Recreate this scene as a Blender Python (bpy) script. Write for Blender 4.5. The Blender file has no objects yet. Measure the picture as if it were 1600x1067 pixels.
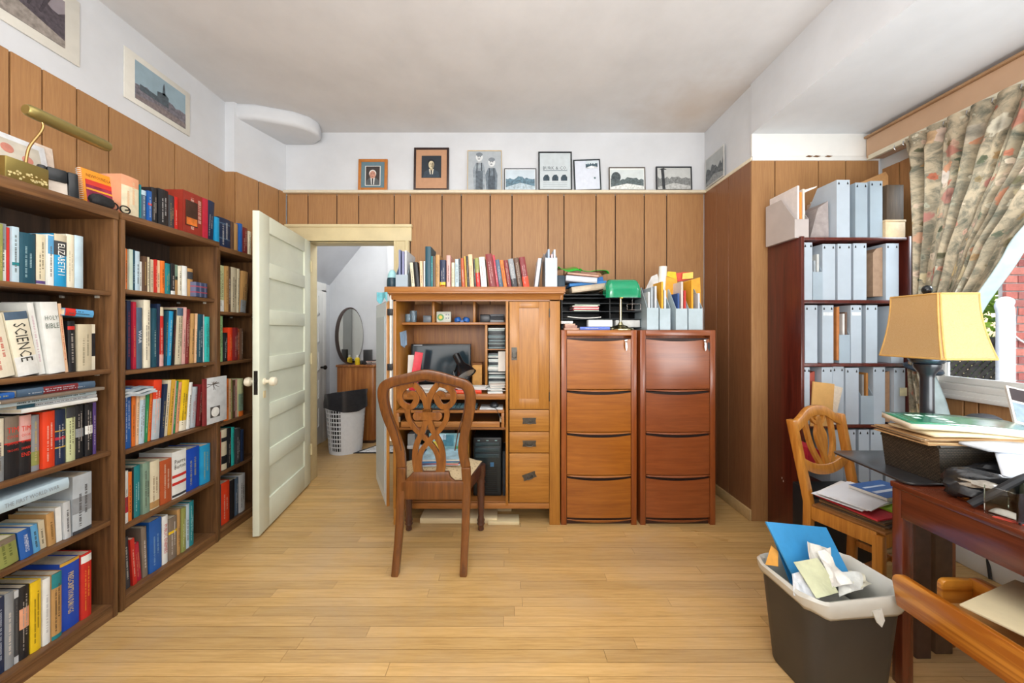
import bpy, bmesh, math, random
from mathutils import Matrix, Vector
random.seed(7)
S = bpy.context.scene
COL = S.collection
PI = math.pi

def srgb(h):
    h = h.lstrip('#')
    c = [int(h[i:i+2], 16)/255 for i in (0, 2, 4)]
    return tuple(x/12.92 if x <= .04045 else ((x+.055)/1.055)**2.4 for x in c) + (1.0,)

# ---------------------------------------------------------------- camera
H = 1.30            # lens height
cd = bpy.data.cameras.new('camera'); cam = bpy.data.objects.new('camera', cd); COL.objects.link(cam)
cam.location = (0, 0, H); cam.rotation_euler = (PI/2, 0, 0)
cd.sensor_width = 36; cd.lens = 560/1600*36; cd.clip_start = .05
cd.shift_x = 5/1600; cd.shift_y = -16.5/1600
S.camera = cam
S.view_settings.view_transform = 'Standard'; S.view_settings.look = 'None'
S.view_settings.gamma = 1; S.view_settings.use_curve_mapping = False
S.view_settings.exposure = .03

# ---------------------------------------------------------------- sky, sun, added fill lamps
w = bpy.data.worlds.new('sky'); S.world = w; w.use_nodes = True
nt = w.node_tree; bg = nt.nodes['Background']
sk = nt.nodes.new('ShaderNodeTexSky'); sk.sky_type = 'NISHITA'; sk.sun_disc = False
sk.sun_elevation = math.radians(48); sk.sun_rotation = math.radians(60); sk.air_density = 1.0; sk.dust_density = 2.0
nt.links.new(sk.outputs[0], bg.inputs[0]); bg.inputs[1].default_value = .34
sd = bpy.data.lights.new('sun', 'SUN'); sd.energy = 2.6; sd.angle = .02; sd.color = (1, .95, .86)
so = bpy.data.objects.new('sun', sd); COL.objects.link(so); so.rotation_euler = Vector((.15, .7, -1.0)).to_track_quat('-Z', 'Y').to_euler(); so.location = (3, -3, 8)

def area(name, loc, direction, sx, sy, power, col=(1, 1, 1)):
    d = bpy.data.lights.new(name, 'AREA'); d.shape = 'RECTANGLE'; d.size = sx; d.size_y = sy; d.energy = power; d.color = col
    o = bpy.data.objects.new(name, d); COL.objects.link(o); o.location = loc
    o.rotation_euler = Vector(direction).to_track_quat('-Z', 'Y').to_euler(); return o
area('soft_fill_rear', (-.1, -1.05, 1.75), (0, 1, .05), 3.2, 2.2, 54, (1, .985, .965))  # added fill behind the camera, no lamp stands there
area('ceiling_fill', (-.1, -.35, 1.7), (0, .55, 1), 1.6, 1.0, 62, (1, .99, .975))  # unseen lamp aimed upwards, added to brighten the ceiling
area('bay_fill', (2.05, .35, 1.0), (.1, .55, 1), 1.0, 1.0, 34, (.93, .98, 1))  # unseen lamp added to brighten the bay ceiling
area('soft_fill_overhead', (-.2, .9, 2.94), (0, .0, -1), 2.2, 1.8, 24, (1, .975, .94))  # added soft fill from overhead, not a ceiling fixture
area('daylight_fill', (3.35, 1.0, 2.95), (-.85, .10, -.72), 2.4, 1.5, 330, (.84, .93, 1))  # unseen area lamp outside, added to strengthen the light through the window
area('hall_fill', (-1.5, 3.75, 2.6), (-.1, .1, -1), .7, .7, 15, (1, .98, .95))  # unseen area lamp added to brighten the hall

# ---------------------------------------------------------------- materials
MATS = {}
def new_mat(name):
    m = bpy.data.materials.new(name); m.use_nodes = True
    return m, m.node_tree, m.node_tree.nodes['Principled BSDF']
def N(nt, t, **k):
    n = nt.nodes.new(t)
    for a, b in k.items(): setattr(n, a, b)
    return n
def ramp(nt, fac, stops):
    r = nt.nodes.new('ShaderNodeValToRGB'); e = r.color_ramp.elements
    while len(e) < len(stops): e.new(.5)
    for x, (p, c) in zip(e, stops): x.position = p; x.color = c if len(c) == 4 else (*c, 1)
    nt.links.new(fac, r.inputs[0]); return r.outputs[0]
def mix(nt, fac, a, b, mode='MIX'):
    n = nt.nodes.new('ShaderNodeMix'); n.data_type = 'RGBA'; n.blend_type = mode
    for inp, v in ((n.inputs[0], fac), (n.inputs[6], a), (n.inputs[7], b)):
        if hasattr(v, 'is_linked'): nt.links.new(v, inp)
        else: inp.default_value = v
    return n.outputs[2]
def objcoord(nt, scale=(1, 1, 1), rnd=True):
    tc = N(nt, 'ShaderNodeTexCoord'); mp = N(nt, 'ShaderNodeMapping'); mp.inputs[3].default_value = scale
    src = tc.outputs['Object']
    if rnd:
        oi = N(nt, 'ShaderNodeObjectInfo'); ad = N(nt, 'ShaderNodeVectorMath', operation='ADD')
        mu = N(nt, 'ShaderNodeMath', operation='MULTIPLY'); mu.inputs[1].default_value = 37.0
        nt.links.new(oi.outputs['Random'], mu.inputs[0]); nt.links.new(src, ad.inputs[0]); nt.links.new(mu.outputs[0], ad.inputs[1]); src = ad.outputs[0]
    nt.links.new(src, mp.inputs[0]); return mp.outputs[0]
def noise(nt, vec, scale, detail=4, rough=.55, dist=0):
    n = N(nt, 'ShaderNodeTexNoise'); n.inputs['Scale'].default_value = scale; n.inputs['Detail'].default_value = detail
    n.inputs['Roughness'].default_value = rough; n.inputs['Distortion'].default_value = dist
    nt.links.new(vec, n.inputs['Vector']); return n.outputs[0]
def bump(nt, b, hgt, strength=.2, dist=.002):
    n = N(nt, 'ShaderNodeBump'); n.inputs['Strength'].default_value = strength; n.inputs['Distance'].default_value = dist
    nt.links.new(hgt, n.inputs['Height']); nt.links.new(n.outputs[0], b.inputs['Normal'])

def plain(hexc, rough=.55, metal=0, var=.12, coat=0, scale=30, bmp=.0, trans=0, alpha=None):
    key = ('p', hexc, rough, metal, var, coat, scale, bmp, trans)
    if key in MATS: return MATS[key]
    m, nt, b = new_mat('mat_'+hexc.lstrip('#'))
    c = srgb(hexc)
    v = objcoord(nt); f = noise(nt, v, scale, 3)
    dk = tuple(x*(1-var) for x in c[:3])+(1,); lt = tuple(min(1, x*(1+var)+.002) for x in c[:3])+(1,)
    nt.links.new(ramp(nt, f, [(.3, dk), (.7, lt)]), b.inputs['Base Color'])
    b.inputs['Roughness'].default_value = rough; b.inputs['Metallic'].default_value = metal
    b.inputs['Coat Weight'].default_value = coat; b.inputs['Coat Roughness'].default_value = .15
    if trans: b.inputs['Transmission Weight'].default_value = trans
    if bmp: bump(nt, b, f, bmp)
    MATS[key] = m; return m

def wood(name, dark, light, axis='Z', fine=70, rough=.4, coat=.15, tint=.18, cathedral=.35):
    key = ('w', name, axis)
    if key in MATS: return MATS[key]
    m, nt, b = new_mat(name)
    st = {'X': (.06, 1, 1), 'Y': (1, .06, 1), 'Z': (1, 1, .06)}[axis]
    v = objcoord(nt, st)
    f1 = noise(nt, v, fine, 5, .65, .4); f2 = noise(nt, v, 9, 3, .5, 1.2)
    wv = N(nt, 'ShaderNodeMath', operation='MULTIPLY'); wv.inputs[1].default_value = 22; nt.links.new(f2, wv.inputs[0])
    sn = N(nt, 'ShaderNodeMath', operation='SINE'); nt.links.new(wv.outputs[0], sn.inputs[0])
    ma = N(nt, 'ShaderNodeMath', operation='MULTIPLY_ADD'); ma.inputs[1].default_value = cathedral*.25; nt.links.new(sn.outputs[0], ma.inputs[0]); nt.links.new(f1, ma.inputs[2])
    c = ramp(nt, ma.outputs[0], [(.28, srgb(dark)), (.72, srgb(light))])
    oi = N(nt, 'ShaderNodeObjectInfo'); mr = N(nt, 'ShaderNodeMapRange'); mr.inputs[3].default_value = 1-tint; mr.inputs[4].default_value = 1+tint
    nt.links.new(oi.outputs['Random'], mr.inputs[0])
    hs = N(nt, 'ShaderNodeHueSaturation'); nt.links.new(c, hs.inputs['Color']); nt.links.new(mr.outputs[0], hs.inputs['Value'])
    nt.links.new(hs.outputs[0], b.inputs['Base Color'])
    b.inputs['Roughness'].default_value = rough; b.inputs['Coat Weight'].default_value = coat; b.inputs['Coat Roughness'].default_value = .2
    bump(nt, b, f1, .12, .0015)
    MATS[key] = m; return m

def plaster(name, hexc, stain=None):
    m, nt, b = new_mat(name)
    v = objcoord(nt, rnd=False); f = noise(nt, v, 3, 6, .6); g = noise(nt, v, 45, 3)
    c = srgb(hexc); c2 = tuple(x*.9 for x in c[:3])+(1,)
    col = ramp(nt, f, [(.3, c2), (.65, c)])
    if stain:   # brown water stain with its own place and outline
        (x, y, z), r = stain
        tc = N(nt, 'ShaderNodeTexCoord'); d = N(nt, 'ShaderNodeVectorMath', operation='DISTANCE'); d.inputs[1].default_value = (x, y, z)
        nt.links.new(tc.outputs['Object'], d.inputs[0])
        a = N(nt, 'ShaderNodeMath', operation='MULTIPLY_ADD'); a.inputs[1].default_value = .5; nt.links.new(f, a.inputs[0]); nt.links.new(d.outputs['Value'], a.inputs[2])
        k = ramp(nt, a.outputs[0], [(0, (.55, .55, .55)), (min(.99, r), (0, 0, 0))])
        col = mix(nt, k, col, srgb('#b98f52'))
    nt.links.new(col, b.inputs['Base Color']); b.inputs['Roughness'].default_value = .85
    bump(nt, b, f, .25, .006)
    return m

W_PANEL = 'panel'
def panel_mat(): return wood('wall_panel_oak', '#966b43', '#aa7f51', 'Z', 110, .5, .08, .07, .12)
WALNUT = wood('walnut_laminate', '#50351f', '#7d5836', 'Z', 70, .42, .1, .06)
WALNUT_Y = wood('walnut_laminate_y', '#553822', '#835d39', 'Y', 70, .42, .1, .06)
WALNUT_BACK = wood('walnut_laminate_back', '#2f2621', '#4a3a2f', 'Z', 70, .5, .0, .05)
OAK = wood('desk_oak', '#9c6422', '#b97f34', 'Z', 90, .38, .2, .05)
OAK_X = wood('desk_oak_x', '#935a28', '#af763c', 'X', 90, .38, .2, .05)
OAK_G = wood('desk_oak_g', '#9c6422', '#b97f34', 'X', 90, .38, .2, .05)
CHAIR_S = wood('chair_splat_wood', '#6b3d14', '#955b22', 'Z', 60, .3, .35, .04)
OAK_DK = wood('desk_oak_inner', '#8f5620', '#b07432', 'Z', 90, .42, .1, .05)
CHERRY = wood('cherry_cabinet', '#8f5016', '#aa6620', 'X', 60, .3, .35, .04, .3)
CHERRY_Z = wood('cherry_cabinet_z', '#843f14', '#9c5420', 'Z', 60, .3, .35, .05)
CHERRY_R = wood('cherry_cabinet_red', '#7d401e', '#945028', 'X', 60, .28, .4, .04, .3)
CHERRY_RZ = wood('cherry_cabinet_red_z', '#7c3d1a', '#8f4b22', 'Z', 60, .28, .4, .05)
CHAIRW = wood('chair_brown_wood', '#5a3212', '#7f4c1e', 'Z', 60, .3, .35, .04)
CHAIRD = wood('chair_dark_wood', '#3d2118', '#5a3425', 'Z', 60, .3, .35, .04)
MAHOG = wood('mahogany_bookshelf', '#43160f', '#64261a', 'Z', 60, .35, .3, .04)
TABLEW = wood('dark_red_table', '#552616', '#713620', 'Y', 60, .25, .5, .04)
TABLEZ = wood('dark_red_table_z', '#552616', '#713620', 'Z', 60, .25, .5, .04)
PINE = wood('honey_chair_wood', '#a2621d', '#cb8a38', 'Z', 60, .35, .3, .05)
GOLDOAK = wood('golden_oak', '#a05a12', '#cf8a30', 'Y', 60, .3, .4, .04, 1.2)
DRESSER = wood('dresser_veneer', '#8c4f1f', '#b6763a', 'Z', 50, .35, .3, .05, .6)
def floor_mat():
    m, nt, b = new_mat('oak_floor')
    v = objcoord(nt, (.05, 1, 1)); f1 = noise(nt, v, 95, 5, .7, .3)
    tc = N(nt, 'ShaderNodeTexCoord'); geo = N(nt, 'ShaderNodeNewGeometry'); wn = noise(nt, geo.outputs['Position'], 1.6, 5, .65, .6)
    c = ramp(nt, f1, [(.25, srgb('#b08a52')), (.5, srgb('#cba468')), (.75, srgb('#d8b57c'))])
    worn = ramp(nt, wn, [(.45, (0, 0, 0)), (.72, (.55, .55, .55))])
    c = mix(nt, worn, c, srgb('#c2a887'))
    oi = N(nt, 'ShaderNodeObjectInfo'); mr = N(nt, 'ShaderNodeMapRange'); mr.inputs[3].default_value = .86; mr.inputs[4].default_value = 1.1
    nt.links.new(oi.outputs['Random'], mr.inputs[0])
    hs = N(nt, 'ShaderNodeHueSaturation'); nt.links.new(c, hs.inputs['Color']); nt.links.new(mr.outputs[0], hs.inputs['Value'])
    nt.links.new(hs.outputs[0], b.inputs['Base Color'])
    rr = ramp(nt, wn, [(.3, (.27, .27, .27)), (.7, (.45, .45, .45))]); nt.links.new(rr, b.inputs['Roughness'])
    bump(nt, b, f1, .12, .001); return m
FLOOR = floor_mat()
PLASTER = plaster('wall_plaster', '#d3d6da')
PLASTER_C = plaster('ceiling_plaster', '#d3d3d4', ((1.45, 2.8, 2.99), .8))
BACKING = plain('#33231a', .8)
CREAM = plain('#d6c79c', .5, var=.06, scale=8)
DOORW = plain('#dde2cf', .42, var=.04, scale=6)
WHITE = plain('#e6e6e2', .5, var=.04, scale=6)
BLACK = plain('#17191c', .45, var=.2)
BLACKG = plain('#101316', .22, var=.2)
CHROME = plain('#c9c9c9', .2, metal=1, var=.03)
BRASS = plain('#b08a3c', .28, metal=1, var=.06)
IRON = plain('#3a3733', .4, metal=.8, var=.2)
PAPER = plain('#e4e2da', .8, var=.05, scale=12)
PAGES = plain('#d9cdb4', .85, var=.1, scale=60)

# ---------------------------------------------------------------- mesh builder
WM = {}     # world matrix of every thing and part
class MB:
    def __init__(s): s.v = []; s.f = []
    def add(s, vs, fs, M=None):
        k = len(s.v)
        s.v += [tuple(M @ Vector(p)) if M else tuple(p) for p in vs]; s.f += [tuple(i+k for i in f) for f in fs]; return s
    def box(s, x0, x1, y0, y1, z0, z1, M=None):
        vs = [(x, y, z) for z in (z0, z1) for x, y in ((x0, y0), (x1, y0), (x1, y1), (x0, y1))]
        return s.add(vs, [(3, 2, 1, 0), (4, 5, 6, 7), (0, 1, 5, 4), (1, 2, 6, 5), (2, 3, 7, 6), (3, 0, 4, 7)], M)
    def prism(s, poly, a, b, axis='Z', M=None):
        """poly (p,q) extruded a..b along axis; Z:(x,y) X:(y,z) Y:(x,z)"""
        n = len(poly)
        def P(p, t): return {'Z': (p[0], p[1], t), 'X': (t, p[0], p[1]), 'Y': (p[0], t, p[1])}[axis]
        vs = [P(p, a) for p in poly]+[P(p, b) for p in poly]
        fs = [tuple(range(n))[::-1], tuple(range(n, 2*n))]+[(i, (i+1) % n, n+(i+1) % n, n+i) for i in range(n)]
        return s.add(vs, fs, M)
    def lathe(s, prof, n=20, c=(0, 0, 0), M=None, sx=1, sy=1):
        vs = []; fs = []
        for r, z in prof:
            for i in range(n):
                a = 2*PI*i/n; vs.append((c[0]+r*sx*math.cos(a), c[1]+r*sy*math.sin(a), c[2]+z))
        for j in range(len(prof)-1):
            for i in range(n):
                k = (i+1) % n; fs.append((j*n+i, j*n+k, (j+1)*n+k, (j+1)*n+i))
        fs.append(tuple(range(n))[::-1]); fs.append(tuple((len(prof)-1)*n+i for i in range(n)))
        return s.add(vs, fs, M)
    def tube(s, pts, r, n=8, M=None):
        pts = [Vector(p) for p in pts]; rs = r if isinstance(r, (list, tuple)) else [r]*len(pts)
        vs = []; fs = []; up = None
        for i, p in enumerate(pts):
            t = (pts[min(i+1, len(pts)-1)]-pts[max(i-1, 0)]).normalized()
            if up is None: up = Vector((0, 0, 1)) if abs(t.z) < .9 else Vector((1, 0, 0))
            a = t.cross(up).normalized(); up = a.cross(t).normalized()
            for k in range(n):
                q = 2*PI*k/n; vs.append(p+(a*math.cos(q)+up*math.sin(q))*rs[i])
        for j in range(len(pts)-1):
            for i in range(n):
                k = (i+1) % n; fs.append((j*n+i, j*n+k, (j+1)*n+k, (j+1)*n+i))
        fs.append(tuple(range(n))[::-1]); fs.append(tuple((len(pts)-1)*n+i for i in range(n)))
        return s.add(vs, fs, M)
    def ribbon(s, path, wid, y0, y1, dep=None, M=None):
        """flat strip in the x-z plane along path, widths wid, from y0 to y1, shifted in y by dep(z)"""
        n = len(path); ws = wid if isinstance(wid, (list, tuple)) else [wid]*n
        vs = []; fs = []
        for i, (x, z) in enumerate(path):
            a = path[max(i-1, 0)]; b = path[min(i+1, n-1)]
            tx, tz = b[0]-a[0], b[1]-a[1]; L = math.hypot(tx, tz) or 1; nx, nz = -tz/L, tx/L; h = ws[i]/2
            for sg, yy in ((1, y0), (-1, y0), (-1, y1), (1, y1)):
                X, Z = x+sg*nx*h, z+sg*nz*h; vs.append((X, yy+(dep(Z) if dep else 0), Z))
        for i in range(n-1):
            for k in range(4):
                q = (k+1) % 4; fs.append((i*4+k, i*4+q, i*4+4+q, i*4+4+k))
        fs.append((3, 2, 1, 0)); fs.append(tuple((n-1)*4+k for k in range(4)))
        return s.add(vs, fs, M)
    def grid(s, fn, nu, nv, M=None):
        vs = [fn(i/nu, j/nv) for j in range(nv+1) for i in range(nu+1)]
        fs = [(j*(nu+1)+i, j*(nu+1)+i+1, (j+1)*(nu+1)+i+1, (j+1)*(nu+1)+i) for j in range(nv) for i in range(nu)]
        return s.add(vs, fs, M)
    def build(s, name, mat, parent=None, world=True, bevel=0, smooth=False, kind=None, seg=2, solid=0, sub=0):
        me = bpy.data.meshes.new(name)
        Mi = WM[parent.name].inverted() if (parent is not None and world) else None
        me.from_pydata([tuple(Mi @ Vector(p)) for p in s.v] if Mi else s.v, [], s.f)
        bm = bmesh.new(); bm.from_mesh(me)
        bmesh.ops.recalc_face_normals(bm, faces=bm.faces)
        if bevel:
            ed = [e for e in bm.edges if len(e.link_faces) == 2 and e.calc_face_angle(0) > .6]
            bmesh.ops.bevel(bm, geom=ed, offset=bevel, segments=seg, affect='EDGES', profile=.5, clamp_overlap=True)
        bm.to_mesh(me); bm.free()
        if smooth or bevel:
            me.shade_smooth(); me.set_sharp_from_angle(angle=.7)
        o = bpy.data.objects.new(name, me); COL.objects.link(o); me.materials.append(mat)
        if solid:
            md = o.modifiers.new('thickness', 'SOLIDIFY'); md.thickness = solid; md.offset = 0
        if sub:
            md = o.modifiers.new('subdivide', 'SUBSURF'); md.levels = sub; md.render_levels = sub
        if parent is not None: o.parent = parent; WM[o.name] = WM[parent.name]
        else: WM[o.name] = Matrix.Identity(4)
        if kind: o['kind'] = kind
        return o

def thing(name, label, cat, loc=(0, 0, 0), rz=0, group=None, ry=0, rx=0):
    o = bpy.data.objects.new(name, None); COL.objects.link(o); o.empty_display_size = .05
    o.location = loc; o.rotation_euler = (rx, ry, rz); o['label'] = label; o['category'] = cat
    if group: o['group'] = group
    WM[o.name] = Matrix.Translation(loc) @ Matrix.Rotation(rz, 4, 'Z') @ Matrix.Rotation(ry, 4, 'Y') @ Matrix.Rotation(rx, 4, 'X')
    return o
def tag(o, label, cat, group=None):
    o['label'] = label; o['category'] = cat
    if group: o['group'] = group
    return o
def struct(o): o['kind'] = 'structure'; return o
def smoothpath(pts, k=6):
    out = []; n = len(pts)
    for i in range(n-1):
        p0, p1, p2, p3 = pts[max(i-1, 0)], pts[i], pts[i+1], pts[min(i+2, n-1)]
        for j in range(k):
            t = j/k
            out.append(tuple(.5*((2*b)+(-a+c)*t+(2*a-5*b+4*c-d)*t*t+(-a+3*b-3*c+d)*t**3) for a, b, c, d in zip(p0, p1, p2, p3)))
    out.append(tuple(pts[-1])); return out
def P(x, y, d): return ((x-795)*d/560, d, H-(y-517)*d/560)      # photo reading at depth d, in metres
def dL(x, X): return 560*X/(x-795)                              # depth of a point seen at x on the plane X
def text_mesh(txt, size, name='lettering'):
    c = bpy.data.curves.new(name, 'FONT'); c.body = txt; c.size = size; c.align_x = 'CENTER'; c.align_y = 'CENTER'; c.resolution_u = 1
    o = bpy.data.objects.new('tmp', c); me = bpy.data.meshes.new_from_object(o); bpy.data.objects.remove(o); bpy.data.curves.remove(c)
    return me
def text_part(txt, wid, hgt, M, mat, parent, name='lettering'):
    """flat lettering fitted into wid x hgt in the x-y plane of matrix M (parent space)"""
    me = text_mesh(txt, 1.0, name)
    xs = [v.co.x for v in me.vertices]; ys = [v.co.y for v in me.vertices]
    w0, h0 = max(xs)-min(xs), max(ys)-min(ys); cx, cy = (max(xs)+min(xs))/2, (max(ys)+min(ys))/2
    kx = wid/w0; ky = hgt/h0; kx = min(kx, ky*1.3); ky = min(ky, kx*1.6)
    me.transform(M @ Matrix.Diagonal((kx, ky, 1, 1)) @ Matrix.Translation((-cx, -cy, 0)))
    me.materials.append(mat); o = bpy.data.objects.new(name, me); COL.objects.link(o); o.parent = parent; WM[o.name] = WM[parent.name]; return o

# ================================================================ ROOM
DB = 3.06                     # back wall
ZR = 2.474; ZC = 2.993        # picture rail, ceiling
fl = struct(MB().box(-2.3, 2.62, -1.3, 4.45, -.08, -.006).build('floor', plain('#5e4526', .7)))
PW = .0572
nr = 0; y = 1.12
while y < DB-.01:
    x = -2.09-random.random()*1.0
    while x < 2.53:
        L = random.uniform(.7, 1.9); a, b = max(x, -2.09), min(x+L, 2.53)
        if b-a > .05:
            MB().box(a+.0007, b-.0007, y+.0011, min(y+PW-.0011, DB), -.006, random.uniform(-.0006, .0002)).build('plank', FLOOR, fl)
        x += L
    y += PW
mb = MB(); y = -1.25
while y < 1.1:
    for a in (-2.09, -.6, 1.0): mb.box(a, a+1.55 if a < 1 else 2.53, y+.0008, y+PW-.0008, -.006, 0)
    y += PW
mb.build('plank_field', FLOOR, fl, kind='stuff')
mb = MB(); y = DB
while y < 4.38:
    x = -2.2-random.random()*.6
    while x < -.8:
        L = random.uniform(.5, 1.2); mb.box(max(x, -2.2)+.001, min(x+L, -.8)-.001, y+.0008, min(y+PW, 4.4)-.0008, -.006, 0); x += L
    y += PW
mb.build('plank_field', FLOOR, fl, kind='stuff')

ce = struct(MB().box(-2.25, 1.68, -1.35, 3.15, ZC, ZC+.08).build('ceiling', PLASTER_C))
# bay: beam face and the lower ceiling over the window bay
struct(MB().box(1.66, 2.66, -1.35, 2.46, 2.646, ZC+.08).build('ceiling_bay', PLASTER))
# plaster bulge over the corner
struct(MB().prism([(-2.05, 2.66), (-1.9, 2.67), (-1.66, 2.76), (-1.57, 2.83), (-1.54, 2.91), (-1.57, 3.0), (-1.66, 3.07), (-2.05, 3.07)], 2.885, ZC+.01).build('trim_1', PLASTER, bevel=.03, seg=3))

wl = struct(MB().box(-2.25, -2.10, -1.3, 2.65, -.05, ZC+.05).build('wall_left', PLASTER))
gl = [-1.25, .3, .75, 1.12, dL(15, -2.09), dL(66, -2.09), dL(120, -2.09), dL(170, -2.09), dL(233, -2.09), dL(273, -2.09), dL(326, -2.09), 2.645]
for a, b in zip(gl, gl[1:]): MB().box(-2.10, -2.088, a+.003, b-.003, 0, ZR).build('panel_board', panel_mat(), wl, bevel=.002, seg=1)
MB().box(-2.10, -2.097, -1.25, 2.645, 0, ZR-.002).build('panel_backing', BACKING, wl)
# chimney chase in the left corner
ch = struct(MB().prism([(-2.25, 2.65), (-2.03, 2.65), (-1.90, DB), (-1.90, DB+.1), (-2.25, DB+.1)], -.05, ZC+.05).build('wall_chase', PLASTER))
MB().box(-2.098, -2.022, 2.638, 2.65, 0, ZR).build('panel_board', panel_mat(), ch, bevel=.002, seg=1)
def seg_board(A, B, t, z0, z1, parent, off=.004):
    A = Vector(A); B = Vector(B); d = (B-A).normalized(); n = Vector((d.y, -d.x)); A = A+d*off; B = B-d*off
    MB().prism([tuple(A), tuple(B), tuple(B+n*t), tuple(A+n*t)], z0, z1).build('panel_board', panel_mat(), parent, bevel=.002, seg=1)
A0 = Vector((-2.022, 2.64)); B0 = Vector((-1.90, DB-.012))
for a, b in ((0, .42), (.42, .83), (.83, 1)): seg_board(A0.lerp(B0, a), A0.lerp(B0, b), .012, 0, ZR, ch)

# back wall with the doorway
XD0, XD1, ZD = -1.715, -.972, 2.06
wb = MB(); wb.box(-1.95, XD0, DB, DB+.12, -.05, ZC+.05); wb.box(XD1, 1.8, DB, DB+.12, -.05, ZC+.05); wb.box(XD0, XD1, DB, DB+.12, ZD, ZC+.05)
wb = struct(wb.build('wall_back', PLASTER))
gx = [(g-795)/183.1 for g in (447, 482, 527, 561, 616.5, 641.5, 691, 721, 766, 800, 856, 881, 931, 961, 1006, 1041, 1099.2)]
for a, b in zip(gx, gx[1:]):
    a2, b2 = a+.004, b-.004
    if b2 < -.84 or a2 < -.9: z0 = 2.19
    else: z0 = 0
    MB().box(max(a2, -1.885), b2, DB-.012, DB, z0, ZR).build('panel_board', panel_mat(), wb, bevel=.002, seg=1)
MB().box(-.842, 1.661, DB-.003, DB, 0, ZR-.02).box(-1.895, -.842, DB-.003, DB, 2.19, ZR-.02).build('panel_backing', BACKING, wb)
struct(MB().box(-1.90, 1.66, DB-.05, DB, ZR-.012, ZR+.012).build('trim_2', plain('#d9cdb4', .5, var=.05), bevel=.004))
# door casing
cs = MB()
cs.box(XD1, XD1+.13, DB-.03, DB, 0, 2.06); cs.box(-1.865, XD0, DB-.03, DB, 0, 2.06); cs.box(-1.885, XD1+.15, DB-.034, DB, 2.06, 2.19)
cs.box(-1.89, XD1+.155, DB-.046, DB, 2.175, 2.2)
cs.box(XD1+.095, XD1+.125, DB-.04, DB, 0, 2.06); cs.box(XD1, XD1+.02, DB-.036, DB, 0, 2.06); cs.box(XD0, XD1, DB-.036, DB, 2.06, 2.08)
struct(cs.build('trim_3', CREAM, bevel=.004))
jb = MB(); jb.box(XD0-.02, XD0+.004, DB-.002, DB+.14, 0, ZD); jb.box(XD1-.004, XD1+.02, DB-.002, DB+.14, 0, ZD); jb.box(XD0+.004, XD1-.004, DB-.002, DB+.14, ZD-.004, ZD+.02)
struct(jb.build('trim_4', CREAM, bevel=.003))

# right wall return and the bay
wr = struct(MB().box(1.672, 1.80, 2.46, DB+.1, -.05, ZC+.05).build('wall_right', PLASTER))
gr = [DB-.012, 2.864, 2.707, 2.45]
for b, a in zip(gr, gr[1:]): MB().box(1.66, 1.672, a+.003, b-.003, .07, ZR).build('panel_board', wood('wall_panel_shade', '#7d5032', '#91623f', 'Z', 110, .45, .15, .06, .12), wr, bevel=.002, seg=1)  # darker copy of the panel wood, shade put into its colour
MB().box(1.669, 1.672, 2.46, DB, .07, ZR-.02).build('panel_backing', BACKING, wr)
struct(MB().box(1.655, 1.68, 2.45, DB, ZR-.01, ZR+.014).build('trim_5', plain('#d9cdb4', .5, var=.05), bevel=.003))
struct(MB().box(1.645, 1.672, 2.45, DB-.01, 0, .075).build('baseboard_right', plain('#b99a6a', .5, var=.08), bevel=.004))
wa = struct(MB().box(1.80, 2.66, 2.46, 2.58, -.05, 2.7).build('wall_alcove', PLASTER))
ga = [1.656, 1.819, 2.116, 2.302, 2.53]
for a, b in zip(ga, ga[1:]): MB().box(a+.003, b-.003, 2.448, 2.46, 0, ZR).build('panel_board', panel_mat(), wa, bevel=.002, seg=1)
MB().box(1.68, 2.53, 2.457, 2.46, 0, ZR-.02).build('panel_backing', BACKING, wa)
al = MB().box(1.66, 2.53, 2.44, 2.461, ZR-.012, ZR+.018).box(1.66, 2.53, 2.446, 2.461, ZR+.018, 2.65)
struct(al.build('trim_6', WHITE, bevel=.003))
# paint chips on that moulding
ck = MB()
for x in (2.02, 2.07, 2.15): ck.prism([(x, ZR+.012), (x+.03, ZR+.008), (x+.055, ZR+.016), (x+.02, ZR+.021)], 2.4385, 2.441, 'Y')
ck.build('paint_chip', plain('#6b4a2c', .8), bpy.data.objects['trim_6'])

# window wall
XW = 2.55
ww = MB()
ww.box(XW, XW+.12, -1.3, 2.58, -.05, .93); ww.box(XW, XW+.12, -1.3, 2.58, 2.36, 2.75)
ww.box(XW, XW+.12, 2.2, 2.58, .93, 2.36); ww.box(XW, XW+.12, -1.3, .45, .93, 2.36)
ww = struct(ww.build('wall_window', plaster('window_wall_plaster', '#d3d8da')))
gw = [-.2, .25, .62, .95, 1.3, 1.55, dL(1529, 2.54), 2.0, 2.25, 2.44]
for a, b in zip(gw, gw[1:]): MB().box(XW-.012, XW, a+.003, b-.003, .42, .925).build('panel_board', panel_mat(), ww, bevel=.002, seg=1)
for a, b in ((2.22, 2.33), (2.33, 2.44)): MB().box(XW-.012, XW, a+.003, b-.003, .93, 2.40).build('panel_board', panel_mat(), ww, bevel=.002, seg=1)
MB().box(XW-.003, XW, -.2, 2.44, .42, .925).build('panel_backing', BACKING, ww)
win = struct(MB().box(XW-.03, XW+.1, .45, 2.2, .935, .965).box(XW-.02, XW+.1, .45, 2.2, .965, 1.0)
             .box(XW+.0, XW+.1, .45, .50, 1.0, 2.36).box(XW, XW+.1, 2.15, 2.2, 1.0, 2.36).box(XW, XW+.1, .45, 2.2, 2.31, 2.36)
             .build('window_1', WHITE, bevel=.005))
MB().box(XW-.045, XW, .40, 2.22, .915, .94).build('window_sill', WHITE, win, bevel=.006)
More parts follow.
